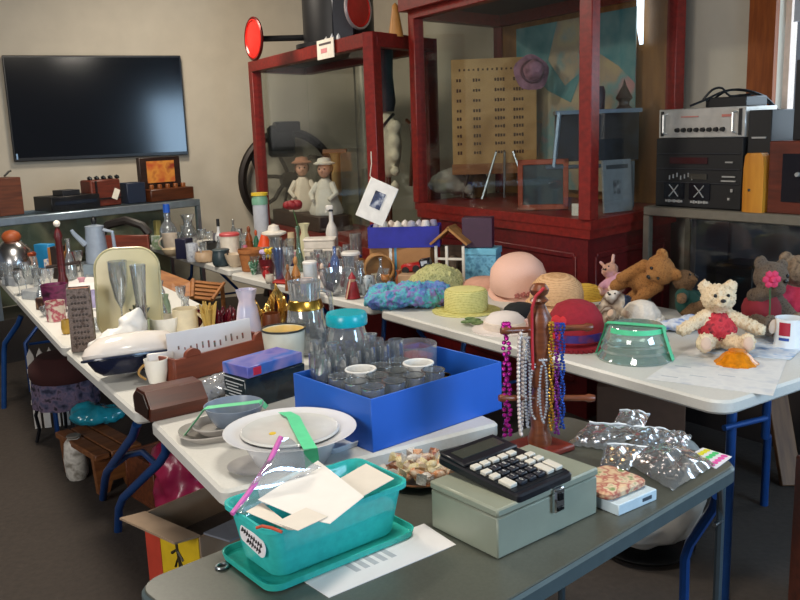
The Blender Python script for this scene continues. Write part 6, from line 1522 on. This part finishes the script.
strand(506, 327, 440, 'a81884', .0066, 'bright magenta metallic bead strand on the outer upper peg', 6, twist=16)
strand(520, 333, 438, 'd8ccc4', .0055, 'long pearl bead strand beside the magenta one', 5, shape=1, metal=.1)
strand(527, 340, 430, 'b8bcc4', .0045, 'silvery bead strand hanging next to the pearl strand', 5)
strand(534, 366, 420, 'd0d4da', .004, 'short clear crystal bead strand in front of the wooden post', 9)
strand(543, 362, 424, 'c4c8d0', .004, 'second short crystal strand crossing the wooden post', 8, off=-.035)
strand(551, 325, 434, 'c89838', .0045, 'gold metallic bead strand near the wooden post', 4, twist=14)
strand(556.5, 326, 438, '8a3a9c', .0045, 'purple metallic bead strand between the gold and blue ones', 4, twist=15)
strand(562, 326, 432, '2c58b8', .0042, 'deep blue metallic bead strand outermost of three on the post', 4, twist=15)
o_ = AY(532, 308, p.y - .03)
q = MB(); q.tube([V((.03, 0, .05)), V((.008, -.005, .03)), V((0, 0, 0)), V((0, 0, -.08)), V((.002, .0, -.16))], .004, 6)
tag(q.out('ribbon', C('b01424', .5), loc=o_), 'thin red ribbon hanging down along the wooden peg post', 'ribbon')
# zip bags of jewellery
def zipbag(label, pts, cols, seal=True, hump=.02, n=26, z=ZT, seedr=.005, glint=None):
    P_ = [G(x, y, z) for x, y in pts]; c = sum(P_, V((0, 0, 0))) / 4
    P_ = [k - c for k in P_]
    o = thing('zip_bag', label, 'bag', c)
    def S(u, v):
        b = P_[0].lerp(P_[1], u).lerp(P_[3].lerp(P_[2], u), v)
        e = (math.sin(PI * u) * math.sin(PI * v)) ** .6
        return b + V((0, 0, .004 + e * hump * (1 + .5 * mnoise.noise(V((u * 5, v * 5, c.x * 9)))) + .006 * mnoise.noise(V((u * 9, v * 9, c.y * 7)))))
    q = MB(); q.sheet(S, 18, 18, .0006); q.out('film', FILM, o)
    q = MB()
    for k in range(n):
        u, v = RND.uniform(.15, .85), RND.uniform(.1, .75); b = P_[0].lerp(P_[1], u).lerp(P_[3].lerp(P_[2], u), v)
        q.ball((b.x, b.y, .005 + RND.random() * hump * .5), seedr * RND.uniform(.7, 1.5), sub=1)
    q.out('jewellery', MULTI(cols, .25, 90, 0, .4), o)
    if seal: q = MB(); q.tube([S(u / 8, .97) + V((0, 0, .002)) for u in range(9)], .0035, 6); q.out('seal', C('c8d4e0', .3), o)
    return o
zipbag('zip bag of bead necklaces nearest the sticker sheet', [(622, 462), (672, 492), (716, 466), (668, 440)], ['b89890', 'e0d4cc', '8a6a5c'], False, .022, 60)
zipbag('flat zip bag lying closest behind the wooden peg stand', [(566, 446), (610, 452), (648, 430), (590, 424)], ['a0a8b8', 'd0d4dc', '7a5a48'], True, .014)
zipbag('zip bag of bronze beads behind the flowered cloth', [(600, 468), (628, 472), (650, 450), (604, 446)], ['8a5c30', 'c09a68', '5c4030'], True, .02, 40)
zipbag('zip bag of blue beads in the middle of the bag pile', [(628, 448), (664, 452), (680, 436), (640, 428)], ['6a9ac0', 'a8c4dc', '4a6a90'], True, .018, 40)
zipbag('zip bag at the far corner of the card table', [(612, 428), (642, 432), (650, 416), (620, 412)], ['c8ccd4', '909aa8'], True, .018)
zipbag('small zip bag with dark beads near the far table edge', [(660, 448), (686, 450), (692, 438), (668, 432)], ['4a4048', '9a94a0', 'c8c4c8'], False, .016, 30)
# flowered pouch on a boxed ribbon
p = G(616, 512); ang_ = cang - .05
o = thing('ribbon_box', 'flat white box with pale blue front beside the cash box', 'box', p + V((.02, .06, 0)), ang_)
q = MB(); q.box((0, 0, .013), (.13, .11, .026), bev=.002); q.out('body', C('c4d4dc', .3), o)
q = MB(); q.box((.03, -.0555, .014), (.03, .002, .008)); q.out('print', C('3a4450', .5), o)
o = thing('fabric_pouch', 'cream flowered fabric pouch lying on the flat white box', 'pouch', p + V((.0, .075, .0275)), ang_)
q = MB(); q.ring([[V((x, y, z)) for x, y in rrect(.135 * k, .12 * k, .02, 5)] for k, z in ((.92, 0), (1, .006), (1, .014), (.9, .02))]); q.out('pouch', MULTI(['d8bc98', 'd0b08c', 'a8584c', 'd8c0a0', '7a8a58'], .8, 34, .2), o)
o = paper('sticker_sheet', 'sheet of yellow, green and pink round price stickers at the table corner', [(688, 456), (716, 469), (732, 457), (703, 448)], C('dcdce0', .5, var=.01), ZT + .0004, 'stickers')
P_ = [G(x, y, ZT + .0018) - o.location for x, y in ((688, 456), (716, 469), (732, 457), (703, 448))]
for r_ in range(3):
    for c__ in range(5):
        u, v = (r_ + .6) / 3.3, (c__ + .5) / 5
        k = P_[0].lerp(P_[1], u).lerp(P_[3].lerp(P_[2], u), v)
        q = MB(); q.lathe([(0, 0), (.0085, 0), (.0085, .0006), (0, .0006)], 14, Matrix.Translation(k)); q.out('sticker', C(('d8d028', '48c070', 'd850a0')[r_], .5), o)
# ================================================================== under the tables
# carton with red and yellow print
fl, fr, bkp = G(144, 513, .43), G(199, 537, .43), G(160, 470, .43)
ex = fr - fl; ey = bkp - fl; cwx = ex.length; cdy = .34; ang_ = math.atan2(ex.y, ex.x)
CT = thing('carton', 'open cardboard carton with red and yellow printed side on the floor', 'box', V((fl.x, fl.y, 0)), ang_)
CRD = C('8c7660', .8, var=.05)
for nm, c, s, mt in (('side', (cwx / 2, .004, .215), (cwx, .008, .43), CRD), ('side', (cwx / 2, cdy, .215), (cwx, .008, .43), CRD), ('side', (.0, cdy / 2, .215), (.008, cdy, .43), CRD), ('side', (cwx, cdy / 2, .215), (.008, cdy, .43), CRD), ('bottom', (cwx / 2, cdy / 2, .004), (cwx, cdy, .008), CRD)):
    q = MB(); q.box(c, s); q.out(nm, mt, CT)
q = MB(); q.box((cwx * .14, -.0015, .215), (cwx * .28, .003, .42)); q.out('red_print', C('b03a28', .5), CT)
q = MB(); q.box((cwx * .64, -.0015, .215), (cwx * .7, .003, .42)); q.out('yellow_print', C('c8a818', .5), CT)
q = MB()
for pts in (((.5, .34), (.6, .36), (.7, .33)), ((.55, .3), (.62, .34), (.72, .28)), ((.5, .26), (.64, .3), (.8, .26)), ((.6, .38), (.64, .3), (.58, .22))): q.tube([(cwx * x, -.004, z) for x, z in pts], .005, 5)
q.out('dark_print', C('2c2410', .6), CT)
q = MB(); q.box((cwx / 2, -.04, 0), (cwx, .09, .006), T(0, 0, .432) @ RX(math.radians(-8))); q.out('flap', CRD, CT)
q = MB(); q.box((cwx / 2, .07, 0), (cwx, .14, .006), T(0, cdy, .434) @ RX(math.radians(42))); q.out('flap', CRD, CT)
q = MB(); q.box((.06, 0, 0), (.12, cdy * .9, .006), T(cwx, cdy / 2, .434) @ RY(math.radians(-5))); q.out('flap', C('6a6e78', .7), CT)
o = thing('glass_case', 'dark clear plastic wrapped contents inside the printed carton', 'pack', CT.matrix_basis @ V((cwx / 2, cdy / 2, .0085)), ang_)
q = MB(); q.box((0, 0, .17), (cwx * .8, cdy * .8, .34), bev=.03, seg=2); q.out('wrapping', C('1c2028', .12, var=.3), o)
o.name = 'wrapped_pack'
p = G(176, 455, .36); o = thing('plastic_bag', 'bright pink plastic bag bulging behind the printed carton', 'bag', V((p.x, p.y + .12, 0)))
blob([((0, 0, .18), (.14, .1, .19)), ((.05, -.02, .32), (.09, .07, .08)), ((-.06, .0, .3), (.08, .07, .07))], 'bag', C('9c2248', .3, var=.2, scale=9), o, .016, .05, .07)
# wooden bench with turquoise bag
bq = [G(60, 432, .2), G(86, 460, .2), G(135, 446, .2), G(108, 415, .2)]
bc_ = sum(bq, V((0, 0, 0))) / 4; e_ = bq[2] - bq[1]; ba_ = math.atan2(e_.y, e_.x); w_ = e_.length; d_ = (bq[0] - bq[1]).length
BE = thing('wooden_bench', 'low brown wooden bench with slab ends under the long table', 'bench', V((bc_.x, bc_.y, 0)), ba_)
BWD = WOOD('5c3318', '80502a', .55)
for k in range(3):
    q = MB(); q.box(((k - 1) * w_ / 3, 0, .385), (w_ / 3 - .008, d_, .03), T(0, 0, -.2), bev=.004); q.out('plank', BWD, BE)
for y in (-d_ / 2 + .05, d_ / 2 - .05):
    q = MB(); q.prism([(-w_ * .42, 0), (-w_ * .2, 0), (-w_ * .12, .05), (w_ * .12, .05), (w_ * .2, 0), (w_ * .42, 0), (w_ * .46, .17), (-w_ * .46, .17)], -.016, .016, T(0, y, 0) @ RX(PI / 2)); q.out('leg', BWD, BE)
p = G(90, 432, .2); o = thing('plastic_bag', 'shiny turquoise plastic bag lying on the wooden bench', 'bag', V((p.x, p.y + .1, .2015)), .3)
blob([((0, 0, .05), (.13, .09, .05)), ((-.05, .02, .07), (.07, .06, .05)), ((.07, -.01, .05), (.07, .07, .045))], 'bag', C('1c7c90', .15, var=.25, scale=14), o, .011, .03, .045)
# velvet stool with lace skirt
p = V((-1.80, 4.42, 0))
ST_ = thing('velvet_stool', 'dark red velvet stool with patterned skirt and thin iron legs', 'stool', p)
q = MB(); q.lathe([(0, .34), (.16, .34), (.175, .37), (.17, .42), (.12, .47), (0, .48)], 30); q.out('cushion', C('34100f', .9, bump=.3), ST_)
q = MB(); q.lathe(vessel([(.17, .2), (.172, .24), (.165, .34)], .006), 48, wob=lambda k, n, i: 1 + .03 * math.sin(12 * k * 2 * PI / n)); q.out('skirt', MULTI(['22243a', '4a4a64', '6a5a70', '1c1c28'], .9, 24), ST_)
for k in range(4):
    a = k * PI / 2 + .5; q = MB(); q.tube([(.1 * math.cos(a), .1 * math.sin(a), .33), (.16 * math.cos(a), .16 * math.sin(a), .16), (.15 * math.cos(a), .15 * math.sin(a), .08), (.17 * math.cos(a), .17 * math.sin(a), .012)], .01, 6); q.out('leg', C('1c1c20', .4, .5), ST_)
p = G(42, 388, .28); m = mpp(p)
o = thing('picket_fence', 'little white wooden picket panel beside the dark red velvet stool', 'fence', V((-1.98, 4.62, 0)), .25)
WPK = C('b8b4ae', .6)
for k in range(4):
    q = MB(); q.prism([(-.018, 0), (.018, 0), (.018, .42), (0, .46), (-.018, .42)], -.006, .006, T(-.07 + .05 * k, 0, 0) @ RX(PI / 2)); q.out('picket', WPK, o)
for z in (.15, .33):
    q = MB(); q.box((.005, .011, z), (.2, .01, .025)); q.out('rail', WPK, o)
p = G(78, 478, 0); o = thing('white_ornament', 'upright pale oval ornament on the floor in front of the bench', 'ornament', V((p.x, p.y, 0)))
o.name = 'oval_ornament'
q = MB(); q.lathe([(0, 0), (.04, 0), (.05, .02), (.055, .1), (.045, .18), (.02, .21), (0, .212)], 20); q.out('body', MULTI(['a8a49c', 'c4c0b8', '807a70'], .5, 24), o)
q = MB(); q.box((0, 0, -.0), (.001, .001, .001)); q.bm.free()
q = MB(); q.lathe([(.03, .205), (.034, .21), (.03, .216)], 14); q.out('rim', C('6a645c', .5), o)
p = G(128, 512, 0); o = thing('wooden_crate', 'reddish brown wooden crate on the floor behind the blue table legs', 'crate', V((p.x + .17, p.y + .2, 0)), ba_)
for c, s in (((0, -.13, .11), (.36, .014, .2)), ((0, .13, .11), (.36, .014, .2)), ((-.17, 0, .11), (.014, .25, .2)), ((.17, 0, .11), (.014, .25, .2)), ((0, 0, .01), (.36, .25, .016))):
    q = MB(); q.box(c, s, bev=.002); q.out('board', WOOD('4a2412', '6e3a1e', .5), o)
# right hand underside: white bag in a black tub, carton, plank
p = G(658, 570, 0); o = thing('black_tub', 'shallow black tub on the floor holding the white bag', 'tub', V((p.x, p.y + .16, 0)))
q = MB(); q.lathe(vessel([(.14, 0), (.16, .015), (.18, .03)], .006), 30); q.out('tub', BLACK, o)
tb = o.location.copy()
o = thing('white_bag', 'large white plastic bag standing in the black tub under the card table', 'bag', tb + V((0, 0, .0065)))
blob([((0, 0, .19), (.225, .17, .19)), ((.1, .0, .33), (.13, .11, .1)), ((-.08, .01, .31), (.14, .12, .1)), ((.12, 0, .4), (.04, .04, .06))], 'bag', C('c0bcb4', .4, var=.05), o, .016, .05, .09)
o.name = 'plastic_bag'
p = G(606, 435, .05); o = thing('carton', 'plain brown carton on the dark floor under the hat table', 'box', V((p.x + .2, p.y + .1, 0)), -.3)
q = MB(); q.box((0, 0, .15), (.42, .3, .3), bev=.004); q.out('body', C('5a4030', .8), o)
q = MB(); q.box((0, 0, .3005), (.06, .3, .001)); q.out('packing_tape', C('8a7050', .3), o)
a, b = G(792, 475, .05), AY(776, 378, G(792, 475, .05).y + .2)
o = tag(MB().box((0, 0, (b - a).length / 2), (.09, .03, (b - a).length), bev=.003).out('plank', WOOD('5a3a20', '7a5432', .6, 6, (8, 8, 1)), loc=V((a.x, a.y, .0)), rot=(b - a).to_track_quat('Z', 'Y').to_euler()), 'brown wooden plank leaning behind the hat table legs', 'plank')
p = G(796, 590, .2); o = thing('wooden_box', 'dark wooden box standing on the floor at the photo corner', 'box', V((p.x + .185, p.y + .1, 0)), .1)
zt_ = AY(796, 480, p.y).z
q = MB(); q.box((0, 0, zt_ / 2), (.22, .2, zt_), bev=.005); q.out('body', WOOD('3a1c14', '52281c', .5), o)
# ================================================================== crowd of small glass and china
def near_edge(near, ax, W, u, v):
    ax = V((ax[0], ax[1], 0)); d = ax.normalized(); pp = V((d.y, -d.x, 0)); return V((near[0], near[1], 0)) + ax * u + pp * W * v
TAKEN = []
for o in list(COL.objects):
    if o.parent is None and o.get('category') and o['category'] not in ('table', 'display case', 'display cabinet', 'chair') and .70 < o.location.z < .80: TAKEN.append((o.location.x, o.location.y))
def free(p, d): return all((p.x - x) ** 2 + (p.y - y) ** 2 > d * d for x, y in TAKEN)
protos = []
for kind, r, h in (('goblet', .026, .12), ('tumbler', .027, .09), ('vase', .026, .13), ('bowl', .04, .05), ('decanter', .03, .16), ('squat', .028, .06)):
    q = MB(); q.lathe(vessel([(a * r, b * h) for a, b in PR[kind]], .003), 18)
    protos.append([q, r, None])
def scatter(near, ax, W, n, lab, grp, seed, vr=(.08, .92), ur=(.03, .97)):
    rd = random.Random(seed); made = 0
    for k in range(n * 30):
        if made >= n: break
        p = near_edge(near, ax, W, rd.uniform(*ur), rd.uniform(*vr)); e = protos[rd.randrange(len(protos))]
        if not free(p, .062): continue
        p.z = ZT + .0005
        if e[2] is None: o = e[0].out('glass_ornament', CRYS, loc=p); e[2] = o
        else: o = e[2].copy(); COL.objects.link(o); o.location = p
        s = rd.uniform(.8, 1.15); o.scale = (s, s, s)
        tag(o, lab, 'glassware', grp); TAKEN.append((p.x, p.y)); made += 1
scatter(B2n, aB2, .74, 24, 'small clear glass piece in the crowd of glassware before the doll cabinet', 'clear glass pieces before the doll cabinet', 5, (.06, .6), (.12, .97))
scatter(B3n, aB3, .74, 14, 'small clear glass piece on the mug table beside the showcase', 'clear glass pieces on the mug table', 6)
scatter(T3n, D3 * 1.42, .76, 16, 'small clear glass piece on the table with the spindle stand', 'clear glass pieces by the spindle stand', 7, (.05, .85))
scatter(T4n, D3 * .95, .74, 8, 'small clear glass piece on the table with the domed silver lid', 'clear glass pieces by the domed lid', 8)
CHINA = (('cream', 'c9bfa8'), ('sky blue', '7fa0bc'), ('rust', '9a5230'), ('white', 'd8d4cc'), ('navy', '2a3358'), ('pink', 'c48c98'), ('mustard', 'b08c38'), ('sage', '7c8c70'), ('scarlet', 'a01c20'), ('lavender', 'a49cc0'))
def china(near, ax, W, where, seed, vr, ur):
    rd = random.Random(seed)
    for nm, c in CHINA:
        for _ in range(60):
            p = near_edge(near, ax, W, rd.uniform(*ur), rd.uniform(*vr))
            if free(p, .055): break
        else: continue
        p.z = ZT + .0005; TAKEN.append((p.x, p.y)); k = rd.choice(('squat', 'cup', 'vase', 'jug')); r, h = rd.uniform(.02, .03), rd.uniform(.05, .1)
        q = MB(); q.lathe(vessel([(a * r, b * h) for a, b in PR[k]], .003), 18)
        tag(q.out('china_pot', C(c, .3), loc=p), 'little %s china pot %s' % (nm, where), 'pot')
china(B2n, aB2, .74, 'among the glassware before the doll cabinet', 21, (.06, .6), (.12, .97))
china(T3n, D3 * 1.42, .76, 'on the spindle stand table', 22, (.05, .8), (.0, .95))
# loose papers, plates and a book on the long left hand tables
for i, (x, y, w_, lb, c) in enumerate(((72, 297, 24, 'stack of white paper beside the dark red spindle stand', 'd6d4d4'), (106, 292, 20, 'folded pale pink paper behind the enamel pan', 'd0b4b4'), (88, 312, 22, 'pale grey paper behind the tall brown grater', 'bcbcb8'))):
    p = G(x, y); m = mpp(p)
    if True:
        o = MB(); o.box((0, 0, .006), (w_ * m, .16, .012)); tag(o.out('paper_stack', C(c, .7), loc=p + V((0, .09, .0005)), rot=(0, 0, .5 - .3 * i)), lb, 'paper')
# ------------------------------------------------------------------ finer pieces go one level deeper, under the part they sit on
SUBS = {'script_lettering': 'label', 'keyhole_plate': 'latch', 'cassette_emblem': 'cassette_door', 'paw_pad': 'body', 'nose': 'body', 'eye': ('body', 'head'), 'display': 'display_hood', 'lid_rim': 'lid', 'trigger': 'cap', 'teeth': 'body',
        'bracket_cap': 'bracket', 'photo': 'mat_board', 'disc_rim': 'disc', 'brim_edging': 'brim', 'ribbon': 'crown', 'flower': 'crown', 'pages': 'cover', 'window': 'cab', 'tip': 'spindle', 'jewellery': 'film', 'seal': 'film', 'rust_rim': 'body', 'lining': 'body', 'packing_tape': 'body', 'peg_hole': 'block', 'latch': 'lid'}
def base_(n): return n.rsplit('.', 1)[0] if n[-3:].isdigit() and '.' in n else n
for root in [o for o in COL.objects if o.parent is None and o.get('category')]:
    kids = list(root.children); by = {}
    for k in kids: by.setdefault(base_(k.name), []).append(k)
    cnt = {}
    for nm, par in SUBS.items():
        for pn in ((par,) if isinstance(par, str) else par):
            if nm in by and pn in by and root['category'] not in ('dress form', 'flower', 'soft toy' if nm == 'ribbon' else ''):
                if nm == 'latch' and root['category'] != 'cash box': continue
                for i, k in enumerate(by[nm]): k.parent = by[pn][i % len(by[pn])]
                break
    if root['category'] == 'calculator':
        dk = by['key'][14:]
        for i, k in enumerate(by['digit']): k.parent = dk[i]
    if root['category'] == 'amplifier':
        for i, k in enumerate(by['handle']): k.parent = by['rack_ear'][i]
    for k in by.get('latch', []): k['label'] = 'chrome latch'
    for k in by.get('tape', []): k['label'] = 'strip of green tape'
# ================================================================== light
w = bpy.data.worlds.new('world'); SC.world = w; w.use_nodes = True
w.node_tree.nodes['Background'].inputs[0].default_value = (.62, .70, .85, 1); w.node_tree.nodes['Background'].inputs[1].default_value = .22
def area(name, loc, tgt, size, power, col, sy=None):
    l = bpy.data.lights.new(name, 'AREA'); l.energy = power; l.color = col; l.size = size
    if sy: l.shape = 'RECTANGLE'; l.size_y = sy
    o = bpy.data.objects.new(name, l); COL.objects.link(o); o.location = loc
    o.rotation_euler = (V(tgt) - V(loc)).to_track_quat('-Z', 'Y').to_euler(); return o
area('daylight_window', (3.2, .3, 1.6), (.3, 2.4, .75), 1.4, 95, (.50, .74, 1), 1.5)
area('daylight_door', (-2.6, -1.2, 2.1), (-.6, 3, .8), 1.6, 112, (1, .95, .89), 1.6)  # broad near-white light from behind left of the camera
area('ceiling_lamp', (-1.6, 3.9, 3.0), (-1.6, 4.0, 0), .5, 80, (1, .90, .76))
area('ceiling_lamp', (.3, 1.6, 3.0), (.3, 1.8, 0), .5, 34, (1, .92, .8))
area('ceiling_lamp', (-1.7, 6.4, 3.0), (-1.3, 7.6, .4), .5, 42, (1, .88, .72))  # extra light added to brighten the back wall behind the doll cabinet
vs = SC.view_settings; vs.view_transform = 'Standard'; vs.look = 'None'; vs.gamma = 1; vs.use_curve_mapping = False; vs.exposure = 0
